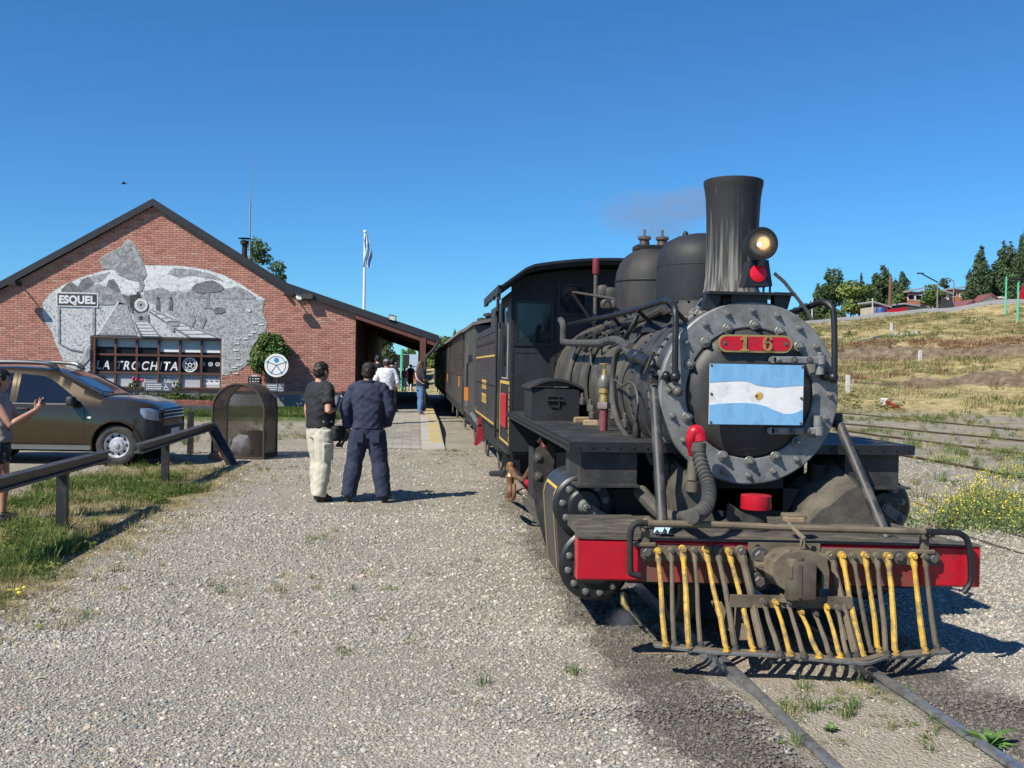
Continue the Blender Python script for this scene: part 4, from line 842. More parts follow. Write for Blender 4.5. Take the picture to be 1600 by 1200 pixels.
for k_ in range(9):   # the tangle of small pipes over the boiler
    a0 = R(118 + 7 * (k_ % 5)); rr_ = .655 + .012 * (k_ % 3); y0, y1 = 7.5 + .25 * k_, 9.3 + .2 * k_
    pth = [V((rr_ * math.cos(a0 + .09 * math.sin(2.1 * u_ + k_)) , y0 + (y1 - y0) * u_ / 6, ZC + rr_ * math.sin(a0 + .09 * math.sin(2.1 * u_ + k_)))) for u_ in range(7)]
    b = MB(); b.tube(smooth_path(pth, 3), .009 + .006 * (k_ % 3), 6); b.build('boiler_pipe', m_bolt_dark if k_ % 2 else m_dark, boiler)
for k_ in range(12):
    q = V((-.62 - .02 * (k_ % 3), 7.2 + .33 * k_, 1.24 + .05 * (k_ % 4))); b = MB(); b.lathe(q, (0, 0, 1), [(.02, -.04), (.03, -.03), (.03, .02), (.018, .03), (.018, .07), (.008, .08)], 8); b.build('boiler_fitting', m_bolt_dark, LOCO)
def rivets(parent, pts, r=.011):
    b_ = MB()
    for p_ in pts: b_.sph(p_, r, 6, 4)
    o_ = b_.build('rivets', m_black, parent); o_['kind'] = 'stuff'
ring_p = lambda y, rad, n_: [(rad * math.cos(2 * math.pi * k / n_), y, ZC + rad * math.sin(2 * math.pi * k / n_)) for k in range(n_)]
rivets(smokebox, ring_p(6.89, .604, 60) + ring_p(6.95, .604, 60) + ring_p(7.58, .594, 60))
rivets(boiler, [(.345 * math.cos(k * .2618) * 1.03, 7.82 + .345 * math.sin(k * .2618) * 1.03, 2.21) for k in range(24)] + [(.36 * math.cos(k * .2618) * 1.02, 9.47 + .36 * math.sin(k * .2618) * 1.02, 2.2) for k in range(24)])
rivets(LOCO, [(x, 11.397, z) for x in (-1.13, -.64) for z in np.arange(.85, 2.55, .09)] + [(-1.1 + .09 * k, 11.397, .80) for k in range(6)] + [(-1.152, y, z) for y in (11.46, 12.74) for z in np.arange(.85, 1.5, .08)], .009)
rivets(LOCO, [(-1.187, y, 1.178) for y in np.arange(6.75, 11.3, .12)] + [(x, 6.643, 1.178) for x in np.arange(-1.12, -.5, .09)] + [(x, 6.643, 1.178) for x in np.arange(.5, 1.15, .09)], .009)
# ================================================================== TENDER AND COACHES
TEN = thing('tender', 'black coal and water tender with gold lining coupled behind the locomotive cab', 'tender', (0, 15.5, 0))
m_tank = mat('tender_tank_black', (.024, .025, .028), .38, var=.25, scale=2.5, col2=(.075, .07, .062), mix=(.48, .8), dscale=2, bump=.05, bscale=8)
b = MB(); b.rbox((0, 15.65, 1.53), (2.3, 4.7, 1.34), .03); tank = b.build('tank', m_tank, TEN)
b = MB(); b.bbox((-1.12, 13.35, 2.2), (-1.09, 17.95, 2.28)); b.bbox((1.09, 13.35, 2.2), (1.12, 17.95, 2.28)); b.bbox((-1.0, 13.4, 2.2), (-.97, 16.6, 2.62)); b.bbox((.97, 13.4, 2.2), (1.0, 16.6, 2.62)); b.bbox((-1.0, 16.57, 2.2), (1.0, 16.6, 2.62)); b.bbox((-.98, 13.4, 2.2), (.98, 13.43, 2.62)); b.build('coal_bunker', m_tank, TEN)
b = MB(); b.bbox((-1.155, 13.4, 2.05), (-1.15, 17.9, 2.07)); b.bbox((-1.155, 13.4, 1.45), (-1.15, 17.9, 1.458)); b.build('plate_seam', m_dark, tank)
rivets(tank, [(-1.152, y, z) for y in np.arange(13.38, 17.95, .09) for z in (.89, 1.435, 2.03, 2.17)] + [(-1.152, y, z) for y in (13.36, 14.9, 16.4, 17.94) for z in np.arange(.92, 2.15, .08)], .009)
for s_ in (-1, 1):
    b = MB(); x0, x1 = s_ * 1.15, s_ * 1.155
    for (y0, y1, z0, z1) in ((13.45, 17.85, 1.84, 1.865), (13.45, 17.85, .92, .945), (13.45, 13.47, .945, 1.0), (17.83, 17.85, .945, 1.0)): b.bbox((x0, y0, z0), (x1, y1, z1))
    b.build('gold_lining', m_lining, tank)
    b = MB()
    for row, (z0, z1) in enumerate(((1.36, 1.50), (1.15, 1.29))):
        for k in range(5):
            y0 = 15.3 + k * .2 ; b.bbox((x0, y0, z0), (x1, y0 + .05, z1)); b.bbox((x0, y0 + .05, z1 - .03), (x1, y0 + .13, z1))
            if (k + row) % 2: b.bbox((x0, y0 + .05, z0), (x1, y0 + .13, z0 + .03))
    b.build('gold_lettering', m_lining, tank)
b = MB(); b.tube(smooth_path([V((-1.08, 14.2, 2.2)), V((-1.08, 14.2, 2.62)), V((-1.08, 14.12, 2.72)), V((-1.08, 14.02, 2.7)), V((-1.08, 14.0, 2.62))]), .022, 8); b.build('hook_pipe', m_dark, TEN)
b = MB()
for k in range(9): b.tube(arc((0, 0), .03, 0, 360, 8, lambda p, q_: V((-1.1, 13.22 + p, 2.5 - k * .1 + q_))), .008, 5)
b.build('chain', m_dark, TEN)
b = MB(); b.bbox((-1.12, 13.2, .6), (1.12, 18.1, .84)); b.build('underframe', m_dark, TEN)
def bogie(parent, yc, xs_=.42, r=.3, wb=1.2):
    for s_ in (-1, 1):
        for y in (yc - wb / 2, yc + wb / 2):
            b_ = MB(); b_.lathe((s_ * xs_, y, r), (s_, 0, 0), [(.05, -.05), (r + .02, -.05), (r + .02, -.03), (r, -.02), (r, .05), (r - .06, .05), (r - .08, .02), (.08, .02), (.07, .08), (0, .08)], 20, cap=False); b_.build('wheel', m_dark, parent)
        b_ = MB(); b_.bbox((s_ * .62, yc - .85, .26), (s_ * .68, yc + .85, .42)); b_.box((s_ * .7, yc - wb / 2, .32), (.12, .24, .26)); b_.box((s_ * .7, yc + wb / 2, .32), (.12, .24, .26)); b_.box((s_ * .66, yc, .45), (.16, .4, .3)); b_.build('bogie_frame', m_bolt_dark, parent)
        b_ = MB(); b_.tube(smooth_path([V((s_ * 1.0, yc - .6, .6)), V((s_ * 1.0, yc - .3, .3)), V((s_ * 1.0, yc + .2, .28)), V((s_ * 1.0, yc + .6, .6))]), .02, 6); b_.build('truss_rod', m_bolt_dark, parent)
bogie(TEN, 14.3); bogie(TEN, 17.0)
b = MB(); b.prism([(-1.2, .78), (-1.14, .78), (-1.11, .55), (-1.22, .44), (-1.26, .46)], lambda x, z: V((x, 16.2, z)), lambda x, z: V((x, 16.3, z))); b.bbox((-1.2, 16.2, .75), (-1.15, 16.28, .9)); b.build('red_lever', mat('dull_red_lever', (.28, .015, .025), .5, var=.2), TEN)
b = MB(); b.tube([(-1.2, 16.4, .8), (-1.2, 18.1, .86)], .04, 8); b.build('side_pipe', m_bolt, TEN)

# the short grey van behind the tender
m_van = mat('weathered_grey_van', (.075, .075, .073), .6, var=.25, scale=4, col2=(.14, .13, .11), mix=(.5, .8), dscale=3)
VAN = thing('goods_van', 'short dark grey goods van with an orange tail lamp between tender and brown coach', 'railway wagon', (0, 20.2, 0))
b = MB(); b.bbox((-1.15, 18.5, .75), (1.15, 22.2, 2.45)); vb = b.build('body', m_van, VAN)
b = MB(); xs2 = [-1.2 + 2.4 * i / 12 for i in range(13)]
b.loft([[V((x, y, 2.66 - .16 * (x / 1.2) ** 2)) for x in xs2] + [V((x, y, 2.60 - .16 * (x / 1.2) ** 2)) for x in xs2[::-1]] for y in (18.4, 22.3)]); b.build('roof', mat('grey_roof', (.14, .135, .125), .7, var=.2), VAN)
for k in range(8):
    b = MB(); b.bbox((-1.175, 18.55 + k * .46, .8), (-1.15, 18.6 + k * .46, 2.4)); b.build('rib', m_van, vb)
b = MB(); b.bbox((-1.185, 20.0, .9), (-1.16, 21.2, 2.2)); b.build('door', m_van, VAN)
b = MB(); b.bbox((-1.26, 19.6, 1.05), (-1.16, 19.85, 1.3)); lp_ = b.build('tail_lamp', mat('orange_lamp', (.62, .22, .02), .4, var=.1), VAN)
b = MB(); b.bbox((-1.2, 19.58, 1.03), (-1.16, 19.6, 1.32)); b.build('lamp_rim', m_redworn, lp_)
b = MB(); b.tube([(-1.22, 19.7, 1.3), (-1.22, 19.7, 1.75), (-1.16, 19.7, 1.8)], .02, 6); b.box((-1.19, 19.1, 1.85), (.08, .2, .12)); b.build('lamp_bracket', m_dark, VAN)
b = MB(); b.bbox((-1.1, 18.2, .55), (1.1, 22.5, .75)); b.build('underframe', m_dark, VAN)
bogie(VAN, 20.4, wb=1.6)

def coach(label, y0, y1, m_body, nwin, lamp=False, balcony=False, dark=False):
    C_ = thing('passenger_coach', label, 'railway coach', (0, (y0 + y1) / 2, 0), group=None)
    ya = y0 + (.9 if balcony else 0); yb = y1 - (.9 if balcony else 0)
    L_ = (yb - ya) / nwin; zw0, zw1 = 1.55, 2.3
    for s_ in (-1, 1):
        X0, X1 = s_ * 1.15, s_ * 1.11
        b_ = MB(); b_.bbox((X0, ya, .8), (X1, yb, zw0)); b_.bbox((X0, ya, zw1), (X1, yb, 2.5))
        side = b_.build('side_wall', m_body, C_)
        for k in range(nwin + 1):
            yy = ya + k * L_; b_ = MB(); b_.bbox((X0 + s_ * .012, max(ya, yy - .12), zw0), (X1, min(yb, yy + .12), zw1)); b_.build('window_post', m_body, side)
        for k in range(nwin):
            yy = ya + k * L_ + .12; b_ = MB(); b_.bbox((X1 + s_ * .01, yy, zw0), (X1, yy + L_ - .24, zw1)); b_.build('window_pane', m_cabglass, side)
            b_ = MB(); b_.bbox((X0, yy, zw0), (X1 + s_ * .002, yy + .04, zw1)); b_.bbox((X0, yy + L_ - .28, zw0), (X1 + s_ * .002, yy + L_ - .24, zw1)); b_.bbox((X0, yy + .04, 1.9), (X1 + s_ * .002, yy + L_ - .28, 1.93)); b_.build('sash', m_body, side)
        if s_ < 0:
            npl_ = int((yb - ya) / .30)
            for k in range(npl_):
                b_ = MB(); b_.bbox((X0 - .012, ya + k * .30 + .006, .82), (X0, ya + k * .30 + .292, zw0 - .05)); b_.build('plank', m_body, side)
        b_ = MB(); b_.bbox((X0 + s_ * .03, ya, zw0 - .04), (X0, yb, zw0 - .005)); b_.build('waist_rail', m_body, side)
    for yy in (ya, yb - .04):
        b_ = MB(); b_.bbox((-1.11, yy, .8), (-.35, yy + .04, 2.5)); b_.bbox((.35, yy, .8), (1.11, yy + .04, 2.5)); b_.bbox((-.35, yy, 2.3), (.35, yy + .04, 2.5)); ew = b_.build('end_wall', m_endbrown if not dark else m_body, C_)
        b_ = MB(); b_.bbox((-.35, yy + .01, .8), (.35, yy + .03, 2.3)); b_.build('end_door', m_body, C_)
    b_ = MB(); xs3 = [-1.25 + 2.5 * i / 14 for i in range(15)]
    b_.loft([[V((x, y, 2.86 - .36 * (x / 1.25) ** 2)) for x in xs3] + [V((x, y, 2.80 - .36 * (x / 1.25) ** 2)) for x in xs3[::-1]] for y in (y0 - .1, y1 + .1)]); rf_ = b_.build('roof', m_coachroof, C_)
    for k in range(3): 
        b_ = MB(); yy = y0 + (y1 - y0) * (k + .5) / 3; b_.lathe((-.5, yy, 2.78), (0, 0, 1), [(.07, 0), (.07, .12), (.14, .14), (.1, .2), (0, .22)], 12); b_.build('roof_vent', m_dark, rf_)
    b_ = MB(); b_.bbox((-1.12, y0 - .2, .6), (1.12, y1 + .2, .8)); b_.build('underframe', m_dark, C_)
    if balcony:
        for yy in (y0, y1):
            b_ = MB()
            for x in (-1.1, -.5, .5, 1.1): b_.tube([(x, yy, .8), (x, yy, 2.5 if abs(x) > 1 else 1.6)], .025, 6)
            b_.tube([(-1.1, yy, 1.6), (-.5, yy, 1.6)], .02, 6); b_.tube([(.5, yy, 1.6), (1.1, yy, 1.6)], .02, 6); b_.build('balcony_rail', m_dark, C_)
    if lamp:
        b_ = MB(); b_.bbox((-1.18, ya + 1.2, 1.22), (-1.155, ya + 1.4, 1.46)); b_.build('orange_panel', mat('orange_panel', (.55, .22, .03), .5, var=.15), C_)
    bogie(C_, y0 + 1.4); bogie(C_, y1 - 1.4); return C_
m_coachbrown = mat('brown_coach_paint', (.052, .042, .034), .55, var=.2, scale=5, col2=(.095, .08, .062), mix=(.5, .8), dscale=2)
m_endbrown = mat('dark_brown_end', (.042, .024, .018), .5, var=.2, scale=5)
m_coachdark = mat('dark_coach_paint', (.045, .042, .038), .5, var=.25, scale=5, col2=(.1, .09, .075), mix=(.5, .8), dscale=2)
m_coachroof = mat('coach_roof_grey', (.20, .19, .175), .7, var=.15, scale=4)
coach('brown wooden passenger coach with an orange panel next behind the grey van', 23.2, 30.6, m_coachbrown, 7, lamp=True)
coach('dark passenger coach with open end balconies behind the brown coach', 31.4, 39.6, m_coachdark, 8, balcony=True, dark=True, lamp=True)
coach('dark passenger coach third in line behind the grey van', 40.4, 48.6, m_coachdark, 8, balcony=True, dark=True)
coach('farthest weathered passenger coach at the end of the train', 49.4, 58, m_coachbrown, 8, dark=True)
# ================================================================== STATION
YG = 35.0
def g(x, y, d=0.0): return at(x, y, Y=YG - d)
m_brickw = attr_mat('brick', .85, .18, 30, .3)
ST = thing('station_building', 'red brick station with a grey railway mural on its gable wall', 'station building', (-10.9, 40, 0))
pk = g(241, 318); bend = g(449, 449); cn = g(556, 492); ce = g(686, 531); lf_ = g(0, 449)
XL = -2 * 10.92 + cn.x + .0
sl = (pk.z - bend.z) / (bend.x - pk.x); s2 = (bend.z - ce.z) / (ce.x - bend.x)
sll = (pk.z - lf_.z) / (pk.x - lf_.x)
bendL = 2 * pk.x - bend.x
def rz(x):
    if x < pk.x: 
        return pk.z - sll * (pk.x - x)
    return pk.z - sl * (x - pk.x) if x < bend.x else bend.z - s2 * (x - bend.x)
ZB = .16
wx0, wx1, wz0, wz1 = g(143, 526).x, g(346, 530).x, g(346, 606).z, g(200, 527.5).z
XLW = -17.6
# masonry behind the brick skin
b = MB()
for (x0, x1, z0, zt) in ((XLW, wx0, -.2, None), (wx0, wx1, -.2, wz0), (wx0, wx1, wz1, None), (wx1, cn.x, -.2, None)):
    n_ = 8
    for i in range(n_):
        xa, xb = x0 + (x1 - x0) * i / n_, x0 + (x1 - x0) * (i + 1) / n_
        za, zb = (rz(xa) - .1, rz(xb) - .1) if zt is None else (zt, zt)
        if xa < pk.x < xb and zt is None: b.prism([(xa, z0), (xb, z0), (xb, zb), (pk.x, rz(pk.x) - .1), (xa, za)], lambda x, z: V((x, YG, z)), lambda x, z: V((x, YG + .3, z)))
        else: b.prism([(xa, z0), (xb, z0), (xb, zb), (xa, za)], lambda x, z: V((x, YG, z)), lambda x, z: V((x, YG + .3, z)))
wall = b.build('gable_wall', mat('mortar', (.30, .24, .20), .9, var=.15, scale=12), ST)
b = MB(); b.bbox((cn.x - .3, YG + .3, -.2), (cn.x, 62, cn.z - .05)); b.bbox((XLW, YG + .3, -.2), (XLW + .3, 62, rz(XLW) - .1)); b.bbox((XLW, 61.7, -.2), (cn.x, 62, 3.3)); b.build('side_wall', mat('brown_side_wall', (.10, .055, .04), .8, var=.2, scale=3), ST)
b = MB(); b.c = []
ch = .072; cl = .235
row = 0; z = .66
while z < pk.z:
    x = XLW + (row % 2) * cl / 2 - .1
    while x < cn.x - .02:
        x1 = min(x + cl - .012, cn.x); zc = z + ch - .012; xa = max(x, XLW)
        if min(rz(xa), rz(x1)) - .02 > zc and not (xa < wx1 and x1 > wx0 and z < wz1 and zc > wz0):
            d = .012 + rng.random() * .008
            b.add([(xa, YG - d, z), (x1, YG - d, z), (x1, YG - d, zc), (xa, YG - d, zc), (xa, YG, z), (x1, YG, z), (x1, YG, zc), (xa, YG, zc)], [(0, 1, 2, 3), (4, 5, 1, 0), (3, 2, 6, 7), (4, 0, 3, 7), (1, 5, 6, 2)])
            k = rng.random(); c_ = V((.44, .205, .15)) * rng.uniform(.86, 1.16)
            if k > .95: c_ = V((.47, .29, .22))
            elif k < .08: c_ = V((.34, .14, .105))
            b.c += [(*c_, 1)] * 5
        x += cl
    z += ch; row += 1
bm_save = b
b.build('bricks', m_brickw, wall, sm=0)['kind'] = 'stuff'
m_plinth = mat('grey_plinth', (.22, .235, .25), .8, var=.12, scale=5)
b = MB(); b.bbox((XLW, YG - .04, -.1), (cn.x + .02, YG, .655)); b.build('plinth', m_plinth, ST)
# window
m_frame = mat('brown_window_frame', (.10, .042, .028), .55, var=.2)
b = MB(); b.bbox((wx0, YG + .02, wz0), (wx0 + .12, YG + .28, wz1)); b.bbox((wx1 - .04, YG + .02, wz0), (wx1, YG + .28, wz1)); b.bbox((wx0 + .12, YG + .02, wz1 - .05), (wx1 - .04, YG + .28, wz1)); b.bbox((wx0 - .05, YG - .06, wz0 - .06), (wx1 + .05, YG + .28, wz0))
win = b.build('shop_window', m_frame, ST)
vx_ = [g(x_, 560).x for x_ in (178.5, 212, 246, 279.5, 313.5)]
hz_ = [g(245, y_).z for y_ in (555, 583)]
b = MB()
for x in vx_: b.bbox((x - .035, YG + .12, wz0), (x + .035, YG + .2, wz1 - .05))
b.build('mullions', m_frame, win)
b = MB()
for z in hz_: b.bbox((wx0 + .12, YG + .11, z - .035), (wx1 - .04, YG + .19, z + .035))
b.build('transoms', m_frame, win)
xe = [wx0 + .12] + vx_ + [wx1 - .04]
zr = g(245, 543).z
for i in range(6):
    xa, xb = xe[i], xe[i + 1]
    b = MB(); b.bbox((xa, YG + .23, wz0), (xb, YG + .24, wz1)); pane = b.build('pane', mat('dark_shop_glass', (.012, .013, .015), .35, var=.2, spec=.15), win)
    zbl = g(245, 543).z if i < 3 else g(245, 549.5).z
    b = MB(); b.bbox((xa, YG + .215, zr if i < 3 else g(245, 544).z), (xb, YG + .225, wz1 - .05)); b.build('grey_blind', mat('grey_blind', (.46, .50, .50), .7, var=.08), win)
    if i >= 3:
        b = MB(); b.bbox((xa, YG + .215, zbl), (xb, YG + .224, g(245, 544).z)); b.build('blind_hem', mat('white_blind', (.72, .74, .74), .7, var=.05), win)
    b = MB(); b.bbox((xa, YG + .215, wz0), (xb, YG + .225, hz_[1])); b.build('frosted_panel', mat('frosted_panel', (.40, .42, .44), .5, var=.06), win)
m_white_print = mat('white_print', (.68, .69, .69), .6, var=.05)
def text_obj(body, name, parent, x0, z0, height, y, m, shear=0.0, bold=0.0, width=None, spacing=1.0, depth=.004):
    cu_ = bpy.data.curves.new(name, 'FONT'); cu_.body = body; cu_.shear = shear; cu_.offset = bold; cu_.space_character = spacing; cu_.size = 1.0
    o_ = bpy.data.objects.new(name, cu_); COL.objects.link(o_)
    dg = bpy.context.evaluated_depsgraph_get(); dg.update(); me = bpy.data.meshes.new_from_object(o_.evaluated_get(dg))
    bpy.data.objects.remove(o_); 
    co = np.array([v_.co[:] for v_ in me.vertices]); mn, mx_ = co.min(0), co.max(0); sc_ = height / (mx_[1] - mn[1]); sw = sc_ if width is None else width / (mx_[0] - mn[0])
    off = ORG.get(parent, V((0, 0, 0)))
    for v_ in me.vertices: v_.co = V((x0 + (v_.co.x - mn[0]) * sw, y, z0 + (v_.co.y - mn[1]) * sc_)) - off
    me.materials.clear(); me.materials.append(m); me.name = name
    o2 = bpy.data.objects.new(name, me); COL.objects.link(o2); o2.parent = parent; ORG[o2] = V(off); return o2
ta = g(150, 577, -.2); tb_ = g(277.5, 564, -.2)
text_obj('LA TROCHITA', 'lettering', win, ta.x, ta.z, tb_.z - ta.z - .03, YG + .212, m_white_print, shear=.22, bold=.02, width=tb_.x - ta.x, spacing=1.25)
def disc(mb, c, r, y, n=20): mb.add([(c.x + r * math.cos(2 * math.pi * k / n), y, c.z + r * math.sin(2 * math.pi * k / n)) for k in range(n)], [tuple(range(n))])
def annulus(mb, c, r0, r1, y, n=24):
    mb.add([(c.x + r_ * math.cos(2 * math.pi * k / n), y, c.z + r_ * math.sin(2 * math.pi * k / n)) for r_ in (r0, r1) for k in range(n)], [(k, (k + 1) % n, n + (k + 1) % n, n + k) for k in range(n)])
b = MB(); c = g(296.5, 570, -.2); annulus(b, c, .25, .20, YG + .212); annulus(b, c, .17, .15, YG + .212); annulus(b, c, .07, .04, YG + .212)
for k in range(12):
    a_ = k * math.pi / 6; b.box((c.x + .185 * math.cos(a_), YG + .212, c.z + .185 * math.sin(a_)), (.02, .004, .02))
for k in range(5):
    a_ = k * math.pi * .4 + .3; b.box((c.x + .11 * math.cos(a_), YG + .212, c.z + .11 * math.sin(a_)), (.05, .004, .03), M=Matrix.Rotation(-a_, 3, 'Y'))
for x_ in (317, 329, 340): 
    c = g(x_, 569, -.2); annulus(b, c, .075, .05, YG + .212); disc(b, c, .025, YG + .212, 10)
b.build('emblem', m_white_print, win)
m_greyprint = mat('grey_print', (.12, .13, .14), .6, var=.1)
b = MB(); c = g(160, 592, -.2); annulus(b, c, .13, .11, YG + .212); annulus(b, c, .09, .05, YG + .212)
for (x_, w_) in ((220, .42), (257, .3)):
    c = g(x_, 592.5, -.2); annulus(b, c, .08, .05, YG + .212)
    for k in range(3): b.bbox((c.x + .15, YG + .211, c.z - .05 + k * .04), (c.x + .15 + w_ * (1 - .2 * k), YG + .212, c.z - .03 + k * .04))
b.build('notice', m_greyprint, win)
for k in range(3):
    c = g(322.5 + k * 8.2, 596, -.2); b = MB(); b.bbox((c.x - .085, YG + .209, c.z - .11), (c.x + .085, YG + .213, c.z + .11)); nb = b.build('paper_notice', m_white_print, win)
    b = MB(); b.bbox((c.x - .055, YG + .206, c.z - .02), (c.x + .055, YG + .208, c.z + .03)); b.bbox((c.x - .05, YG + .206, c.z + .1), (c.x + .02, YG + .208, c.z + .14)); b.build('notice_print', m_greyprint, win)
# plaque
b = MB(); a, c = g(388, 588), g(407, 602); b.bbox((a.x, YG - .05, c.z), (c.x, YG - .018, a.z)); plq = b.build('plaque', mat('black_plaque', (.015, .016, .018), .4), ST)
b = MB()
for k in range(3):
    for j in range(4): b.bbox((a.x + .05 + j * .085, YG - .053, a.z - .09 - k * .09), (a.x + .05 + j * .085 + rng.uniform(.04, .07), YG - .0505, a.z - .06 - k * .09))
b.bbox((a.x + .12, YG - .045, a.z), (a.x + .3, YG - .03, a.z + .04)); b.build('plaque_writing', m_white_print, plq)
# roof
xs4 = [-21.0, pk.x, bend.x, ce.x]
def roof_loft(y0, y1, lift, th):
    q_ = MB(); q_.loft([[V((x, y, rz(x) + lift)) for x in xs4] + [V((x, y, rz(x) + lift - th)) for x in xs4[::-1]] for y in (y0, y1)]); return q_
roof_loft(YG - .16, 62.4, .12, .12).build('roof', mat('dark_metal_roof', (.035, .037, .042), .45, var=.2), ST)
roof_loft(YG - .2, YG - .16, .14, .24).build('verge_board', mat('dark_verge', (.022, .022, .025), .5, var=.2), ST)
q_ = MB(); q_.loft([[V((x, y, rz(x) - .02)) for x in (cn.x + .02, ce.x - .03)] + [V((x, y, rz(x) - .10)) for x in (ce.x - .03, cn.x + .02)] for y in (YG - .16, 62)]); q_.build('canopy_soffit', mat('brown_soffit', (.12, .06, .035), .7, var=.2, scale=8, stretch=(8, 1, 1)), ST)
b = MB(); b.cyl((ce.x + .02, YG - .45, ce.z - .02), (ce.x + .02, 62, ce.z - .02), .07, n=10); b.tube(smooth_path([V((ce.x - .02, YG - .3, ce.z - .08)), V((ce.x - .2, YG - .3, ce.z - .35)), V((ce.x - .42, YG - .3, ce.z - .6)), V((ce.x - .46, YG - .3, ce.z - .9)), V((ce.x - .46, YG - .3, .2))]), .05, 8); b.build('gutter', mat('dark_gutter', (.02, .022, .028), .75), ST)
for k in range(5):
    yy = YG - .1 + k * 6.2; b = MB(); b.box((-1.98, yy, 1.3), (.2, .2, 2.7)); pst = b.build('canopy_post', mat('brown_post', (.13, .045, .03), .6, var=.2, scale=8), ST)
    b = MB(); b.bbox((cn.x, yy - .06, rz(cn.x) - .32), (-1.8, yy + .06, rz(cn.x) - .16)) if False else b.loft([[V((x, y, rz(x) - .1)) for x in (cn.x, ce.x - .1)] + [V((x, y, rz(x) - .26)) for x in (ce.x - .1, cn.x)] for y in (yy - .06, yy + .06)]); b.build('canopy_rafter', mat('brown_post', None), ST)
# openings in the platform wall
for yy in (39, 44, 50):
    b = MB(); b.bbox((cn.x, yy, .3), (cn.x + .03, yy + 1.6, 2.5)); b.build('platform_door', mat('dark_door_wood', (.05, .03, .022), .6, var=.2), ST)

# ---- mural: flat painting a few millimetres proud of the bricks
def mur_mat(name, base, dark, cov, sc_=22):
    m = bpy.data.materials.new(name); m.use_nodes = True; t_ = m.node_tree; p_ = t_.nodes['Principled BSDF']; p_.inputs['Roughness'].default_value = .8
    tc_ = t_.nodes.new('ShaderNodeTexCoord'); n_ = t_.nodes.new('ShaderNodeTexNoise'); n_.inputs['Scale'].default_value = sc_; n_.inputs['Detail'].default_value = 3; n_.inputs['Roughness'].default_value = .7
    t_.links.new(tc_.outputs['Object'], n_.inputs['Vector'])
    r_ = t_.nodes.new('ShaderNodeValToRGB'); e_ = r_.color_ramp.elements; e_[0].position = cov - .06; e_[0].color = (*dark, 1); e_[1].position = cov + .06; e_[1].color = (*base, 1)
    t_.links.new(n_.outputs[0], r_.inputs[0])
    n2 = t_.nodes.new('ShaderNodeTexNoise'); n2.inputs['Scale'].default_value = sc_ * 3.3; n2.inputs['Detail'].default_value = 4; t_.links.new(tc_.outputs['Object'], n2.inputs['Vector'])   # finer stipple and the brick joints showing through the paint
    mr_ = t_.nodes.new('ShaderNodeMapRange'); mr_.inputs[1].default_value = .35; mr_.inputs[2].default_value = .65; mr_.inputs[3].default_value = .84; mr_.inputs[4].default_value = 1.3; t_.links.new(n2.outputs[0], mr_.inputs[0])
    mpp = t_.nodes.new('ShaderNodeMapping'); mpp.inputs['Rotation'].default_value = (R(90), 0, 0); t_.links.new(tc_.outputs['Object'], mpp.inputs[0])
    bt_ = t_.nodes.new('ShaderNodeTexBrick'); bt_.inputs['Scale'].default_value = 1; bt_.inputs['Brick Width'].default_value = .235; bt_.inputs['Row Height'].default_value = .072; bt_.inputs['Mortar Size'].default_value = .006; bt_.inputs['Color1'].default_value = (1, 1, 1, 1); bt_.inputs['Color2'].default_value = (.9, .9, .9, 1); bt_.inputs['Mortar'].default_value = (.76, .76, .76, 1); t_.links.new(mpp.outputs[0], bt_.inputs['Vector'])
    for src_ in (mr_.outputs[0], bt_.outputs[0]):
        mm_ = t_.nodes.new('ShaderNodeMix'); mm_.data_type = 'RGBA'; mm_.blend_type = 'MULTIPLY'; mm_.inputs[0].default_value = 1; t_.links.new(r_.outputs[0] if src_ == mr_.outputs[0] else prev_, mm_.inputs[6]); t_.links.new(src_, mm_.inputs[7]); prev_ = mm_.outputs[2]
    t_.links.new(prev_, p_.inputs['Base Color']); return m
G_ = lambda v_: (v_, v_ * 1.02, v_ * 1.03)
mu_base = mur_mat('mural_stipple', G_(.55), G_(.22), .43, 14); mu_ground = mur_mat('mural_grey_stipple', G_(.42), G_(.20), .47, 18)
mu_white = mur_mat('mural_white', G_(.66), G_(.42), .42, 7); mu_mid = mur_mat('mural_mid_grey', G_(.36), G_(.23), .5, 6); mu_dark = mur_mat('mural_dark_grey', G_(.19), G_(.11), .48, 11); mu_black = mur_mat('mural_black', G_(.05), G_(.03), .4, 9); mu_line = mur_mat('mural_line', G_(.2), G_(.12), .4, 9); mu_light = mur_mat('mural_light', G_(.62), G_(.45), .4, 14)
LAY = [0]
def mp_(pts, m, name, lay, parent=None):
    b_ = MB(); d = .022 + lay * .004
    P_ = [g(x, y) for x, y in pts]; n_ = len(P_)
    b_.prism([(q.x, q.z) for q in P_], lambda x, z: V((x, YG - .019 if lay == 0 else YG - d + .003, z)), lambda x, z: V((x, YG - d, z)))
    return b_.build(name, m, parent if parent is not None else MUR, sm=0)
MUR = None
outl = [(96, 556), (92, 547), (85, 532), (82, 520), (72, 505), (66, 490), (67.5, 472.5), (77.5, 460), (97.5, 446), (125, 434), (150, 426), (172, 420), (161, 420.5), (155, 406), (163, 399), (172, 394), (190, 385), (200, 374), (207, 378), (212, 384), (218, 392), (221, 402), (227, 414.5), (250, 414.5), (287, 415.5), (325, 422), (350, 430), (375, 443), (398, 458), (414, 467.5), (410, 487), (417.5, 505), (415, 522), (398, 536), (392, 550), (391, 567), (375, 579), (360, 581), (358, 586), (347, 586), (347, 528.5), (141, 524), (141, 604), (117, 604)]
MUR = mp_(outl, mu_base, 'mural', 0, ST)
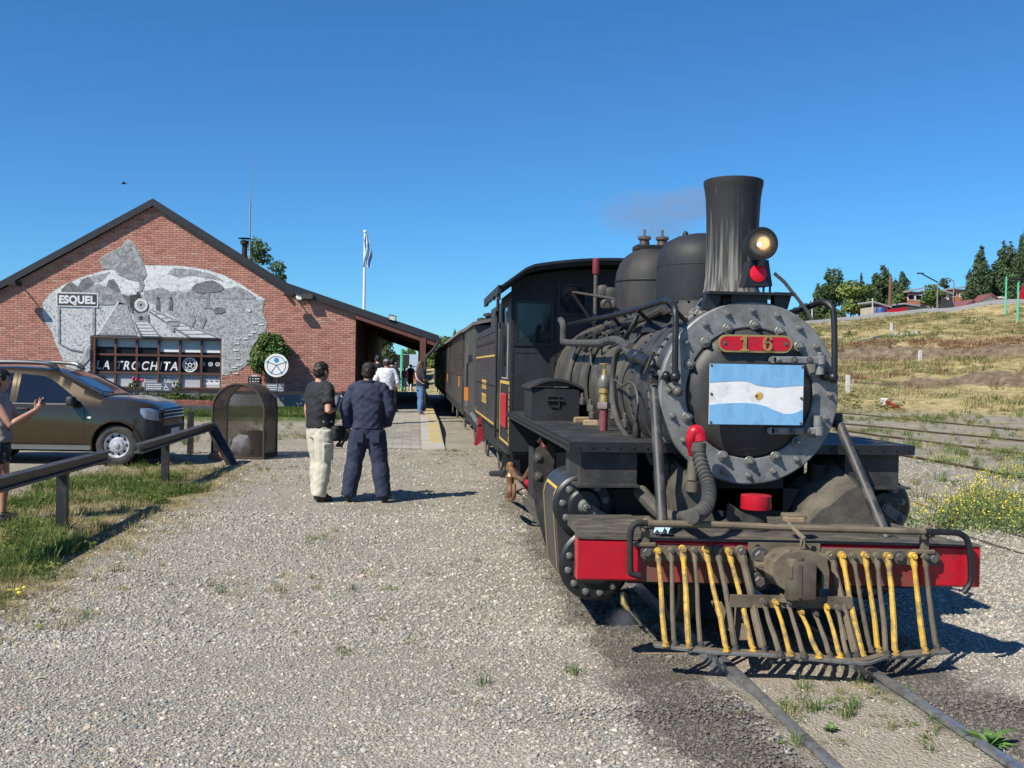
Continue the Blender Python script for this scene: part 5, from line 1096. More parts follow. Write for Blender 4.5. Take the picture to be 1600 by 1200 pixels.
mp_([(97.5, 447.5), (125, 435.5), (172, 421.5), (205, 417), (227, 415.5), (250, 415.5), (287, 416.5), (325, 423), (350, 431), (375, 444), (398, 459), (413, 468), (395, 466), (370, 462), (330, 455), (300, 452), (270, 456), (240, 462), (200, 460), (160, 456), (120, 456), (88, 458)], mu_white, 'snow_mountains', 1)
mp_([(270, 419), (300, 421), (330, 428), (352, 440), (330, 436), (300, 431), (280, 434), (262, 428)], mu_mid, 'mountain_shade', 2)
mp_([(125, 437), (150, 430), (172, 425), (160, 440), (140, 444)], mu_mid, 'mountain_shade', 2)
mp_([(232, 437), (245, 428), (262, 430), (275, 437), (300, 440), (285, 446), (250, 443)], mu_light, 'snow_field', 2)
mp_([(225, 455), (240, 452), (252, 449), (265, 455), (290, 457), (305, 452), (330, 455), (350, 452), (372, 447), (388, 455), (400, 464), (400, 467), (225, 467)], mu_mid, 'far_hills', 3)
mp_([(225, 466), (413, 468.5), (410, 487), (417, 505), (415, 522), (398, 536), (391, 550), (391, 566), (375, 578), (349, 584), (349, 528), (280, 500)], mu_ground, 'plain', 2)
mp_([(96, 453), (105, 444), (112, 440), (122, 448), (128, 438), (138, 432), (146, 440), (148, 450), (140, 456), (96, 456)], mu_dark, 'trees', 4)
mp_([(166, 450), (170, 438), (178, 436), (184, 445), (189, 456), (180, 458)], mu_dark, 'trees', 4)
mp_([(126, 458), (153, 443), (170, 449), (190, 460), (200, 476), (153, 476), (126, 470)], mu_mid, 'station_roof', 5)
mp_([(160, 460), (175, 460.5), (175, 469), (160, 468.5)], mu_line, 'painted_window', 6)
for (x_, y_) in ((164, 464.5), (167.5, 464.6), (171, 464.7)): mp_([(x_ - .4, 460), (x_ + .4, 460), (x_ + .4, 469), (x_ - .4, 469)], mu_mid, 'painted_glazing_bar', 7)
# smoke
mu_smk = mur_mat('mural_smoke_grey', G_(.30), G_(.20), .5, 5)
mp_([(161, 420), (156, 406), (163, 400), (172, 395), (190, 386), (200, 375.5), (207, 379), (212, 385), (217, 393), (220, 402), (226, 415), (229, 430), (224, 438), (226, 446), (222, 455), (218, 456), (219, 446), (217, 440), (200, 436), (186, 430), (176, 420)], mu_mid, 'painted_smoke', 5)
for (cx, cy, r) in ((199, 388, 8), (206, 398, 7), (192, 405, 9), (178, 408, 7), (208, 414, 9), (197, 423, 8), (216, 424, 8), (221, 434, 5)):
    mp_([(cx + r * rng.uniform(.6, 1.1) * math.cos(k * .5236 + .3), cy + r * rng.uniform(.5, .9) * math.sin(k * .5236 + .3)) for k in range(12)], mu_smk, 'smoke_puff', 6)
# station sign
mp_([(88, 456), (154, 458), (154, 480.5), (88, 479)], mu_light, 'sign_border', 7)
sgn = mp_([(90.5, 458.5), (152, 460), (152, 478.5), (90.5, 477)], mu_black, 'sign_field', 8)
ta = g(93, 475.5); tb_ = g(150, 462.5)
text_obj('ESQUEL', 'sign_lettering', MUR, ta.x, ta.z - .02, tb_.z - ta.z + .02, YG - .0585, m_white_print, bold=.045, width=tb_.x - ta.x, spacing=1.05)
mp_([(91, 480), (94, 480), (94, 537), (91, 537)], mu_mid, 'sign_post', 7); mp_([(145, 480.5), (149, 480.5), (149, 522), (145, 522)], mu_mid, 'sign_post', 7)
mp_([(93, 536), (112, 545), (130, 549), (128, 550.5), (110, 547), (93, 538)], mu_line, 'bench', 7)
mp_([(137, 546), (141, 542), (141, 560), (128, 575), (118, 590), (114, 588), (125, 570)], mu_mid, 'path_edge', 7)
mp_([(185, 472), (199, 476), (214, 524), (152, 522.5)], mu_ground, 'painted_platform', 5)
mp_([(184, 472), (187, 472), (155, 522.5), (150, 522.5)], mu_light, 'platform_edge', 6)
# painted engine and tracks
mp_([(191, 460), (205, 463), (207, 478), (209, 492), (205, 488)], mu_dark, 'painted_coach', 6)
mp_([(203, 462), (213, 460), (222, 464), (230, 470), (232, 480), (228, 486), (214, 488), (204, 480)], mu_black, 'painted_boiler', 7)
mp_([(221 + 10.5 * math.cos(k * .3927), 476.5 + 10.5 * math.sin(k * .3927)) for k in range(16)], mu_light, 'painted_front', 8)
mp_([(221 + 6.5 * math.cos(k * .3927), 476.5 + 6.5 * math.sin(k * .3927)) for k in range(16)], mu_mid, 'painted_door', 9)
mp_([(221 + 2 * math.cos(k * .7854), 476.5 + 2 * math.sin(k * .7854)) for k in range(8)], mu_black, 'painted_knob', 10)
mp_([(214, 456), (218, 455), (219, 464), (214, 464)], mu_black, 'painted_chimney', 9)
mp_([(209, 490), (232, 489), (233, 503), (210, 503)], mu_mid, 'painted_beam', 8); mp_([(218, 494), (224, 494), (224, 500), (218, 500)], mu_black, 'painted_coupler', 9)
mp_([(212, 504), (231, 503), (252, 525.5), (220, 525)], mu_light, 'painted_ballast', 6); mp_([(210, 504), (212, 504), (224, 525), (219, 525)], mu_line, 'painted_rail', 7); mp_([(231, 503), (233, 503), (252, 525.6), (249, 525.6)], mu_line, 'painted_rail', 7)
for k in range(4): y_ = 507 + k * 5; mp_([(213 + k * 2.4, y_), (233 + k * 4.2, y_), (234 + k * 4.2, y_ + 1.3), (213.5 + k * 2.4, y_ + 1.3)], mu_line, 'painted_sleeper', 7)
mp_([(233, 485), (237, 484), (342, 528), (298, 527)], mu_light, 'painted_ballast', 5); mp_([(233, 484), (236, 483.5), (345, 528.4), (339, 528)], mu_line, 'painted_rail', 6); mp_([(231, 486), (233, 486), (299, 527), (294, 527)], mu_line, 'painted_rail', 6)
for k in range(6): y_ = 490 + k * 6.3; mp_([(240 + k * 9.6, y_), (252 + k * 14.5, y_ - .4), (253 + k * 14.5, y_ + .9), (241 + k * 9.6, y_ + 1.3)], mu_mid, 'painted_sleeper', 7)
# painted people, tree, shrubs and animals
for (x_, y_) in ((247, 464), (267, 464)):
    mp_([(x_ - 1.5, y_ + 3), (x_ + 1.5, y_ + 3), (x_ + 3, y_ + 10), (x_ + 2.5, y_ + 21), (x_ + .8, y_ + 21), (x_, y_ + 13), (x_ - 1.5, y_ + 21), (x_ - 3, y_ + 20), (x_ - 2.5, y_ + 9)], mu_dark, 'painted_figure', 7); mp_([(x_ - 1.6, y_), (x_ + 1.6, y_), (x_ + 1.6, y_ + 3.2), (x_ - 1.6, y_ + 3.2)], mu_black, 'painted_head', 8)
mp_([(299, 450), (308, 443), (320, 440), (332, 438), (344, 444), (351, 450), (344, 456), (330, 457), (316, 459), (306, 456)], mu_dark, 'painted_tree', 7); mp_([(323, 456), (327, 456), (328, 478), (333, 482), (318, 482), (322, 478)], mu_mid, 'painted_trunk', 6)
mp_([(333, 484), (340, 480), (350, 481), (352, 487), (345, 490), (335, 490)], mu_dark, 'painted_shrub', 7)
for dx in (0, 17): mp_([(297 + dx, 488), (303 + dx, 491), (306 + dx, 500), (303 + dx, 505), (299 + dx, 515), (296 + dx, 512), (297 + dx, 503), (294 + dx, 496)], mu_mid, 'painted_animal', 7)
mp_([(262, 502), (272, 499), (283, 503), (280, 510), (272, 513), (273, 519), (268, 518), (264, 512)], mu_mid, 'painted_animal', 7)
for (x_, y_, k_) in ((187, 496, .7), (186, 511, 1.15)):
    for j in range(-2, 3): mp_([(x_ - 1 * k_ + j, y_ + 4 * k_), (x_ + 1 * k_ + j, y_ + 4 * k_), (x_ + j * 4.2 * k_, y_ - (4 - abs(j) * 1.4) * k_)], mu_light, 'painted_leaf', 7)
mp_([(384, 482), (388, 482), (393, 485), (390, 488), (386, 486)], mu_light, 'painted_shape', 7)
for (x_, y_) in ((400, 505), (408, 507), (396, 519), (372, 529), (384, 529), (370, 537), (392, 523), (369, 547), (371, 560), (374, 570), (366, 574), (368, 583)): mp_([(x_ - 4, y_ - 1), (x_ + 4, y_ - 1), (x_ + 4, y_ + 1.2), (x_ - 4, y_ + 1.2)], mu_white, 'painted_brick', 7)

# ---- wall lamps
def wall_lamp(label, x_, y_, d):
    c_ = g(x_, y_); L_ = thing('wall_lamp', label, 'lamp', (c_.x, YG - .02, c_.z))
    b_ = MB(); b_.tube(smooth_path([c_ + V((0, -.02, 0)), c_ + V((-.0, -d * .5, .05)), c_ + V((-.02, -d, .02))]), .022, 8); b_.build('arm', m_dark, L_)
    b_ = MB(); q2 = c_ + V((-.02, -d, -.02)); b_.prism([(-.17, -.06), (.17, -.06), (.12, .06), (-.12, .06)], lambda x, z: q2 + V((x, -.1, z)), lambda x, z: q2 + V((x, .12, z))); b_.build('lamp_head', m_dark, L_)
    b_ = MB(); b_.box(c_ + V((0, -.035, 0)), (.12, .03, .16)); b_.build('wall_plate', m_dark, L_)
wall_lamp('black arm lamp on the brick gable left of the mural', 31, 444, .62)
wall_lamp('black arm lamp on the brick gable right of the mural', 456, 460, .55)
c = g(448, 460); FL = thing('security_camera', 'small black camera on the gable beside the right arm lamp', 'camera', (c.x, YG - .02, c.z)); b = MB(); b.lathe(c + V((0, -.02, 0)), (0, -1, 0), [(.06, 0), (.07, .12), (.05, .2)], 12); b.build('camera_body', m_dark, FL)
c = g(468, 464); JB = thing('junction_box', 'white electrical box on the gable under the roof edge', 'electrical box', (c.x, YG - .02, c.z)); b = MB(); b.rbox(c + V((0, -.08, 0)), (.2, .12, .22), .02); b.build('box_body', m_white, JB)
c = g(482, 465); FD = thing('floodlight', 'black floodlight on the gable beside the white electrical box', 'floodlight', (c.x, YG - .02, c.z)); b = MB(); b.rbox(c + V((0, -.28, 0)), (.38, .1, .22), .02, M=Matrix.Rotation(R(-25), 3, 'X')); b.build('lamp_body', m_dark, FD); b = MB(); b.tube([c + V((0, -.02, .02)), c + V((0, -.24, 0))], .03, 8); b.build('bracket', m_dark, FD)
c = at(613, 497, Y=YG - .2); FR = thing('floodlight', 'grey floodlight standing on the front edge of the canopy roof', 'floodlight', (c.x, YG - .2, c.z - .1)); b = MB(); b.rbox(c, (.26, .08, .2), .01, M=Matrix.Rotation(R(14), 3, 'Y') @ Matrix.Rotation(R(-20), 3, 'X')); b.build('lamp_body', m_dark, FR); b = MB(); b.box(c + V((0, -.05, 0)), (.2, .01, .14), M=Matrix.Rotation(R(14), 3, 'Y') @ Matrix.Rotation(R(-20), 3, 'X')); b.build('lamp_glass', mat('floodlight_glass', (.45, .48, .45), .2), FR); b = MB(); b.tube([c, c + V((.02, 0, -.2))], .02, 6); b.build('bracket', m_dark, FR)
# antenna, roof cowl, flagpole
a = at(393, 230, Y=44); c = at(390, 392, Y=44); AN = thing('antenna_mast', 'thin tall metal antenna mast behind the station roof', 'antenna', (c.x, 44, c.z - 1)); b = MB(); b.tube([V((c.x, 44, c.z - 2.2)), V((c.x, 44, c.z + 2.0))], .035, 8); mst = b.build('mast', mat('galvanised', (.35, .36, .37), .4, metal=.5), AN); b = MB(); b.tube([V((c.x, 44, c.z + 2.0)), V((c.x + .02, 44, a.z))], [.022, .008], 6); b.build('whip', mat('galvanised', None), AN)
c = at(382, 392, Y=39); CW = thing('roof_cowl', 'black chimney cowl with a flat cap on the station roof', 'chimney cowl', (c.x, 39, c.z)); b = MB(); b.lathe((c.x, 39, c.z - .25), (0, 0, 1), [(.1, 0), (.1, .5), (.16, .5), (.16, .62), (.1, .64)], 14); b.build('pipe', m_dark, CW); b = MB(); b.lathe((c.x, 39, c.z + .38), (0, 0, 1), [(.24, .07), (.24, .09), (.02, .12)], 16)
for k in range(3): b.tube([(c.x + .14 * math.cos(k * 2.1), 39 + .14 * math.sin(k * 2.1), c.z + .2), (c.x + .16 * math.cos(k * 2.1), 39 + .16 * math.sin(k * 2.1), c.z + .46)], .012, 5)
b.build('cap', m_dark, CW)
a = at(570.5, 362, Y=46); FP = thing('flagpole', 'white flagpole rising behind the canopy roof', 'flagpole', (a.x, 46, 0)); b = MB(); b.tube([V((a.x, 46, 0)), V((a.x, 46, a.z))], [.075, .05], 10); b.sph((a.x, 46, a.z), .08); b.build('pole', m_white, FP)
FG = thing('flag', 'limp light blue and white flag hanging from the white flagpole', 'flag', (a.x, 46, a.z - 1))
def flagstrip(x0, x1, m):
    b_ = MB(); rows = []
    for i in range(17):
        z_ = a.z - .15 - i * .09; w_ = .06 + .16 * math.sin(min(1, i / 13) * 2.0); rows.append([V((a.x + .05 + w_ * (u_ - .1 * math.sin(i * .6)) + (.02 * math.sin(i * .9 + u_ * 9)), 46 - .06 + .08 * math.sin(u_ * 8 + i * .5), z_)) for u_ in np.linspace(x0, x1, 5)])
    b_.grid(rows); return b_.build('flag_cloth', m, FG, sm=180)
flagstrip(-.4, .2, mat('flag_cloth_blue', (.22, .42, .66), .8, var=.08)); flagstrip(.2, .62, mat('flag_cloth_white', (.72, .74, .76), .8, var=.05)); flagstrip(.62, 1.2, mat('flag_cloth_blue', None))

# ================================================================== PLATFORM
def pz(y): return -.075 + .225 * sst(21.8, 29, y)
PL = thing('platform', 'paved station platform beside the train with yellow edge ribs', 'platform', (-3, 30, 0)); PL['kind'] = 'structure'
ys5 = [21.9, 22.5, 23.2, 24, 25, 26, 27, 28, 29, 34, 45, 62]
b = MB(); b.loft([[V((-4.3, y, pz(y))), V((-2.05, y, pz(y))), V((-2.05, y, -.3)), V((-4.3, y, -.3))] for y in ys5]); b.build('paved_bed', mat('paver_joint', (.16, .15, .12), .9, var=.2, scale=9), PL)
b = MB(); b.loft([[V((-2.05, y, pz(y) + .012)), V((-1.55, y, pz(y) + .012)), V((-1.55, y, -.3)), V((-2.05, y, -.3))] for y in ys5]); b.build('edge_slab', mat('concrete_edge', (.40, .375, .32), .8, var=.14, scale=3, col2=(.28, .25, .19), mix=(.5, .75), dscale=2), PL)
b = MB(); y = 23.4
for k in range(150):
    b.bbox((-1.86, y, pz(y) + .01), (-1.57, y + .075, pz(y) + .03)); y += .2
b.build('tactile_ribs', mat('worn_yellow_rib', (.55, .43, .16), .7, var=.2, scale=3, col2=(.42, .38, .28), mix=(.4, .6), dscale=1.2), PL)['kind'] = 'stuff'
b = MB(); b.c = []; y = 21.95; r_ = 0
while y < 45:
    x = -4.28 + (r_ % 2) * .2
    while x < -2.12:
        zz = pz(y) + .006 + rng.random() * .006; v_ = rng.uniform(.85, 1.12)
        b.add([(x, y, zz), (x + .385, y, zz), (x + .385, y + .235, zz), (x, y + .235, zz), (x, y, zz - .02), (x + .385, y, zz - .02)], [(0, 1, 2, 3), (4, 5, 1, 0)]); b.c += [(.34 * v_, .315 * v_, .26 * v_, 1)] * 2; x += .4
    y += .25; r_ += 1
b.build('pavers', attr_mat('paver', .85, .15, 6, .2), PL, sm=0)['kind'] = 'stuff'
# ================================================================== CAR
CAR = thing('parked_car', 'olive brown metallic off-road estate car with grey steel wheels parked behind the low rail', 'car')
car_o = at(190, 727, Z=-.085); CAR.location = (car_o.x - 1.33, car_o.y + .82, -.085); CAR.rotation_euler = (0, 0, R(-3.5)); ORG[CAR] = V((0, 0, 0))
mp_car = mat('olive_car_paint', (.055, .038, .013), .24, metal=.5, var=.05, scale=3, coat=1.0)
m_plastic = mat('black_car_plastic', (.028, .029, .031), .55, var=.15, scale=10)
m_carglass = mat('tinted_car_glass', (.008, .011, .018), .03, var=.1, coat=.6)
TOPS = [(-2.18, .95), (-2.15, 1.2), (-2.05, 1.42), (-1.85, 1.57), (-1.4, 1.635), (-.6, 1.66), (-.1, 1.645), (.12, 1.63), (.28, 1.59), (.5, 1.49), (.75, 1.355), (.98, 1.23), (1.06, 1.195), (1.14, 1.185), (1.4, 1.175), (1.65, 1.135), (1.84, 1.08), (1.94, 1.02), (1.99, .95), (2.015, .82), (2.03, .62)]
def ip(tab, x):
    if x <= tab[0][0]: return tab[0][1]
    for (a, va), (c_, vc) in zip(tab, tab[1:]):
        if x <= c_: return va + (vc - va) * (x - a) / (c_ - a)
    return tab[-1][1]
WID = [(-2.18, .74), (-2.1, .83), (-1.9, .885), (-1.3, .905), (1.2, .905), (1.55, .89), (1.8, .845), (1.94, .76), (2.01, .68), (2.03, .64)]
BOT = [(-2.18, .42), (-1.9, .26), (-1.5, .23), (1.6, .22), (1.85, .25), (2.03, .34)]
def section(x):
    w_ = ip(WID, x); zt = ip(TOPS, x); zl = ip(BOT, x); cab_ = zt > 1.16
    zb = 1.02 if zt > 1.19 else min(1.02, zt - .09)
    bulge = .028 * math.exp(-((x - 1.33) / .5) ** 2) + .022 * math.exp(-((x + 1.34) / .5) ** 2)
    P_ = [(0, zl), (w_ * .8, zl), (w_ * .955, zl + .06), (w_ * .985, zl + .16), (w_ + bulge, .60), (w_ * 1.0 + bulge * .7, .78), (w_ * .99, zb - .06), (w_ * .975, zb)]
    if zt > 1.19:
        wt = w_ - .27 * min(1, (zt - 1.02) / .6)
        P_ += [(w_ * .975 + (wt - w_ * .975) * .5, zb + (zt - zb) * .45), (wt + .015, zt - .075), (wt - .05, zt - .025), (wt * .7, zt - .004), (0, zt)]
    else: P_ += [(w_ * .95, zt - .06), (w_ * .86, zt - .03), (w_ * .70, zt - .012), (w_ * .4, zt - .002), (0, zt)]
    return P_
def side_y(x, z):
    P_ = section(x)[2:]
    for (ya, za), (yb, zb) in zip(P_, P_[1:]):
        if za <= z <= zb and zb > za: return ya + (yb - ya) * (z - za) / (zb - za)
    return P_[0][0] if z < P_[0][1] else P_[-2][0]
def top_z(x, y):
    P_ = section(x)[7:]
    for (ya, za), (yb, zb) in zip(P_, P_[1:]):
        if yb <= abs(y) <= ya: return za + (zb - za) * (ya - abs(y)) / max(1e-5, ya - yb)
    return P_[-1][1]
sx_l = sorted(set([round(-2.18 + 4.21 * i / 60, 3) for i in range(61)] + [x for x, _ in TOPS]))
rings_ = []
for x in sx_l:
    P_ = section(x); rings_.append([V((x, -y, z)) for y, z in P_] + [V((x, y, z)) for y, z in P_[-2:0:-1]])
b = MB(); b.loft(rings_); tmp = b.build('tmp_body', None, None)
cutters = []
for x in (1.33, -1.34):
    for s_ in (-1, 1):
        c_ = MB(); c_.lathe((x, s_ * .55, .35), (0, s_, 0), [(.405, 0), (.405, .6)], 40); oc = c_.build('tmp_cut', None, None); cutters.append(oc)
        md = tmp.modifiers.new('cut', 'BOOLEAN'); md.operation = 'DIFFERENCE'; md.object = oc; md.solver = 'EXACT'
dg = bpy.context.evaluated_depsgraph_get(); dg.update()
me = bpy.data.meshes.new_from_object(tmp.evaluated_get(dg)); me.name = 'body'; me.materials.clear(); me.materials.append(mp_car); me.shade_smooth(); me.set_sharp_from_angle(angle=R(32))
for o_ in [tmp] + cutters: bpy.data.objects.remove(o_)
body = bpy.data.objects.new('body', me); COL.objects.link(body); body.parent = CAR; ORG[body] = V((0, 0, 0))
def patch(name, m, xs_, lo, hi, parent=None, s_=-1, off=.005, nz_=5):
    b_ = MB(); b_.grid([[V((x, s_ * (side_y(x, lo(x) + (hi(x) - lo(x)) * j / nz_) + off), lo(x) + (hi(x) - lo(x)) * j / nz_)) for j in range(nz_ + 1)] for x in xs_]); return b_.build(name, m, parent or CAR, sm=60)
lin = lambda a, c, n: [a + (c - a) * i / n for i in range(n + 1)]
for s_ in (-1, 1):
    # door openings: windows
    hi1 = lambda x: ip([(-.36, 1.535), (.05, 1.50), (.22, 1.42), (.40, 1.30), (.58, 1.17), (.74, 1.055)], x)
    dr = MB()
    patch('door_window', m_carglass, lin(-.34, .75, 22), lambda x: 1.045 if x < .7 else 1.05, hi1, s_=s_)
    patch('rear_door_window', m_carglass, lin(-1.28, -.47, 14), lambda x: 1.045, lambda x: ip([(-1.3, 1.42), (-1.0, 1.53), (-.47, 1.545)], x), s_=s_)
    patch('window_trim', m_plastic, lin(-1.3, .78, 30), lambda x: 1.022, lambda x: 1.045, s_=s_, off=.008, nz_=1)
    for (xa, za, zb) in ((.80, .42, 1.0), (-.40, .36, 1.56), (-1.24, .75, 1.02)):
        patch('door_seam', m_dark, [xa, xa + .012], lambda x: za, lambda x: zb, s_=s_, off=.0025, nz_=10)
    patch('door_seam', m_dark, lin(-1.0, .80, 12), lambda x: .36, lambda x: .372, s_=s_, off=.0025, nz_=1)
    patch('sill_trim', mat('grey_sill', (.22, .23, .235), .4, metal=.3, var=.1), lin(-.92, .90, 16), lambda x: .265, lambda x: .345, s_=s_, off=.012, nz_=2)
    patch('bumper_cladding', m_plastic, lin(1.60, 2.025, 14), lambda x: ip(BOT, x) + .01, lambda x: ip([(1.60, .55), (1.70, .76), (1.9, .77), (2.03, .72)], x), s_=s_, off=.008)
    patch('headlight', mat('headlight_glass', (.34, .37, .42), .06, metal=.4, var=.35, scale=14, coat=1), lin(1.72, 2.01, 9), lambda x: ip([(1.72, .90), (1.80, .80), (2.0, .76)], x), lambda x: ip([(1.72, .98), (1.86, .985), (1.95, .95), (2.01, .88)], x), s_=s_, off=.01)
    patch('indicator', m_white, lin(.85, .92, 2), lambda x: .80, lambda x: .83, s_=s_, off=.012, nz_=1)
    # arch lip
    for x in (1.33, -1.34):
        b = MB(); pts = [V((x + .415 * math.cos(R(a_)), s_ * (side_y(x + .415 * math.cos(R(a_)), .35 + .415 * math.sin(R(a_))) + .004), .35 + .415 * math.sin(R(a_)))) for a_ in range(-12, 193, 8)]
        b.tube(pts, .022, 6); b.build('wheel_arch_lip', mp_car, body)
        b = MB(); b.lathe((x, s_ * .56, .35), (0, s_, 0), [(.404, .005), (.404, .3)], 36, cap=False); b.add([(x + .404 * math.cos(k * .1745), s_ * .557, .35 + .404 * math.sin(k * .1745)) for k in range(36)], [tuple(range(36))]); b.build('wheel_well', m_dark, CAR)
        W_ = MB(); W_.lathe((x, s_ * .88, .35), (0, s_, 0), [(.215, -.2), (.30, -.2), (.335, -.18), (.35, -.15), (.352, -.09), (.35, -.03), (.338, -.005), (.30, .012), (.25, .012), (.222, 0), (.215, -.02)], 40, cap=False)
        wh_ = W_.build('wheel', mat('tyre_rubber', (.034, .034, .035), .8, var=.2, scale=20, col2=(.09, .085, .075), mix=(.45, .8), dscale=8), CAR)
        for k in range(30):
            pass
        W_ = MB(); W_.lathe((x, s_ * .88, .35), (0, s_, 0), [(.222, -.2), (.222, -.03), (.212, -.02), (.2, -.045), (.175, -.07), (.12, -.05), (.1, -.02), (.05, -.015), (.045, .005), (.02, .012), (0, .012)], 36, cap=False); rim = W_.build('rim', mat('steel_wheel_silver', (.52, .53, .55), .38, metal=.35, var=.08), wh_)
        for k in range(9):
            a_ = k * 2 * math.pi / 9; q = MB(); c_ = V((x + .158 * math.cos(a_), s_ * (.88 - .058), .35 + .158 * math.sin(a_))); q.lathe(c_, (0, s_, 0), [(.024, 0), (.022, .004), (0, .005)], 12, cap=False); q.build('rim_hole_shade', m_dark, wh_)  # dark discs on the rim paint the shade inside its holes
    # mirror, handle, roof rail
    b = MB(); b.rbox((.62, s_ * 1.0, 1.09), (.13, .2, .16), .045, seg=3); b.build('mirror', m_plastic, CAR)
    b = MB(); b.tube([(.63, s_ * .86, 1.03), (.62, s_ * .95, 1.06)], .03, 8); b.build('mirror_arm', m_plastic, CAR)
    b = MB(); b.rbox((-.22, s_ * .925, .945), (.2, .045, .04), .014, seg=2); b.build('door_handle', m_plastic, CAR)
    rr_ = smooth_path([V((-1.5, s_ * .60, 1.66)), V((-1.3, s_ * .6, 1.71)), V((-.5, s_ * .61, 1.73)), V((.0, s_ * .6, 1.715)), V((.14, s_ * .58, 1.675)), V((.25, s_ * .57, 1.61))])
    b = MB(); b.tube(rr_, [.035] * (len(rr_) - 8) + [.04, .045, .05, .05, .045, .04, .03, .02], 8); b.build('roof_rail', mat('roof_rail_grey', (.07, .078, .088), .4, metal=.3, var=.1), CAR)
    b = MB(); b.tube(smooth_path([V((.30, s_ * .58, 1.575)), V((.70, s_ * .66, 1.375)), V((1.05, s_ * .74, 1.205))]), .018, 6); b.build('pillar_trim', m_plastic, CAR)
b = MB(); b.grid([[V((x, y, top_z(x, y) + .006)) for y in lin(-(.52 + .24 * (x - .3)), (.52 + .24 * (x - .3)), 12)] for x in lin(.32, 1.05, 12)]); b.build('windscreen', mat('windscreen_glass', (.012, .022, .04), .04, var=.2, scale=2, coat=1), CAR, sm=60)
b = MB(); b.grid([[V((x, y, top_z(x, y) + .012)) for y in lin(-.74, .74, 8)] for x in lin(1.06, 1.13, 2)]); b.build('cowl', m_plastic, CAR)
b = MB(); b.tube([(1.08, -.3, 1.215), (.97, -.55, 1.255), (.86, -.6, 1.32)], .008, 5); b.build('wiper', m_dark, CAR)
b = MB()
for z in (.90, .84, .78): b.rbox((2.03, 0, z + .03), (.05, 1.1, .022), .008)
b.build('grille_bars', mat('chrome', (.6, .6, .6), .12, metal=1, var=.05), CAR); b = MB(); b.rbox((2.01, 0, .87), (.04, 1.15, .2), .02); b.rbox((2.015, 0, .52), (.07, 1.25, .3), .03, seg=2); b.build('front_bumper', m_plastic, CAR); b = MB(); b.box((2.06, 0, .55), (.012, .46, .13)); b.build('licence_plate', m_white, CAR)
# ================================================================== PEOPLE
m_skin = mat('skin', (.50, .27, .19), .55, var=.08, scale=12); m_skin2 = mat('darker_skin', (.46, .25, .17), .55, var=.08, scale=12)  # two skin tones, the second slightly darker in itself
def solid(name, m, parent, prims, vox, smooth=5, sm=180):
    """one continuous skin grown over tapered limbs and rings, then smoothed"""
    b_ = MB()
    for p_ in prims:
        if p_[0] == 't': b_.tube(p_[1], p_[2], 12)
        elif p_[0] == 's': b_.sph(p_[1], p_[2], 16, 10, p_[3] if len(p_) > 3 else None)
        elif p_[0] == 'r':   # torso rings (cx, cy, z, rx, ry)
            b_.loft([[V((cx + rx * math.copysign(abs(math.cos(a_)) ** .8, math.cos(a_)), cy + ry * math.copysign(abs(math.sin(a_)) ** .8, math.sin(a_)), z)) for a_ in [2 * math.pi * k / 20 for k in range(20)]] for cx, cy, z, rx, ry in p_[1]])
    o_ = b_.build(name, m, None)
    md = o_.modifiers.new('r', 'REMESH'); md.mode = 'VOXEL'; md.voxel_size = vox; md.adaptivity = 0
    m2 = o_.modifiers.new('s', 'SMOOTH'); m2.factor = .5; m2.iterations = smooth
    dg_ = bpy.context.evaluated_depsgraph_get(); dg_.update()
    me_ = bpy.data.meshes.new_from_object(o_.evaluated_get(dg_)); me_.name = name
    bpy.data.objects.remove(o_); me_.shade_smooth()
    if sm < 180: me_.set_sharp_from_angle(angle=R(sm))
    if name in ('shirt', 'trousers', 'hair'):   # folds of the cloth, strands of the hair
        ph = rng.uniform(0, 6); k_ = (.012 if name == 'shirt' else .008) if name != 'hair' else .004
        co = np.array([v_.co[:] for v_ in me_.vertices]); no = np.array([v_.normal[:] for v_ in me_.vertices])
        if name != 'hair': a_ = np.array([1.6 * (.35 - abs(mnoise.noise((6 * x + ph, 6 * y, 9 * z + 5 * x)))) + .7 * mnoise.noise((11 * x, 11 * y + ph, 17 * z - 9 * x)) for x, y, z in co.tolist()])
        if name == 'hair': a_ = np.sin(90 * co[:, 0] + 9 * np.sin(20 * co[:, 2])) + np.sin(80 * co[:, 1] + 40 * co[:, 2])
        me_.vertices.foreach_set('co', (co + no * (k_ * a_)[:, None]).ravel().astype(np.float32)); me_.update()
    me_.materials.clear(); me_.materials.append(m)
    o2 = bpy.data.objects.new(name, me_); COL.objects.link(o2); o2.parent = parent; ORG[o2] = V((0, 0, 0)); return o2
def limb(a, c, e, r0, r1, r2, k=3):
    """bent limb through three joints with a swelling below each"""
    a, c, e = V(a), V(c), V(e); pts = []; rs_ = []
    for i in range(5): t_ = i / 5; pts.append(a.lerp(c, t_)); rs_.append(r0 + (r1 - r0) * t_ + .08 * r0 * math.sin(math.pi * t_))
    for i in range(6): t_ = i / 5; pts.append(c.lerp(e, t_)); rs_.append(r1 + (r2 - r1) * t_ + .18 * r1 * math.sin(math.pi * min(1, t_ * 1.5)) * (1 - t_))
    return ('t', pts, rs_)
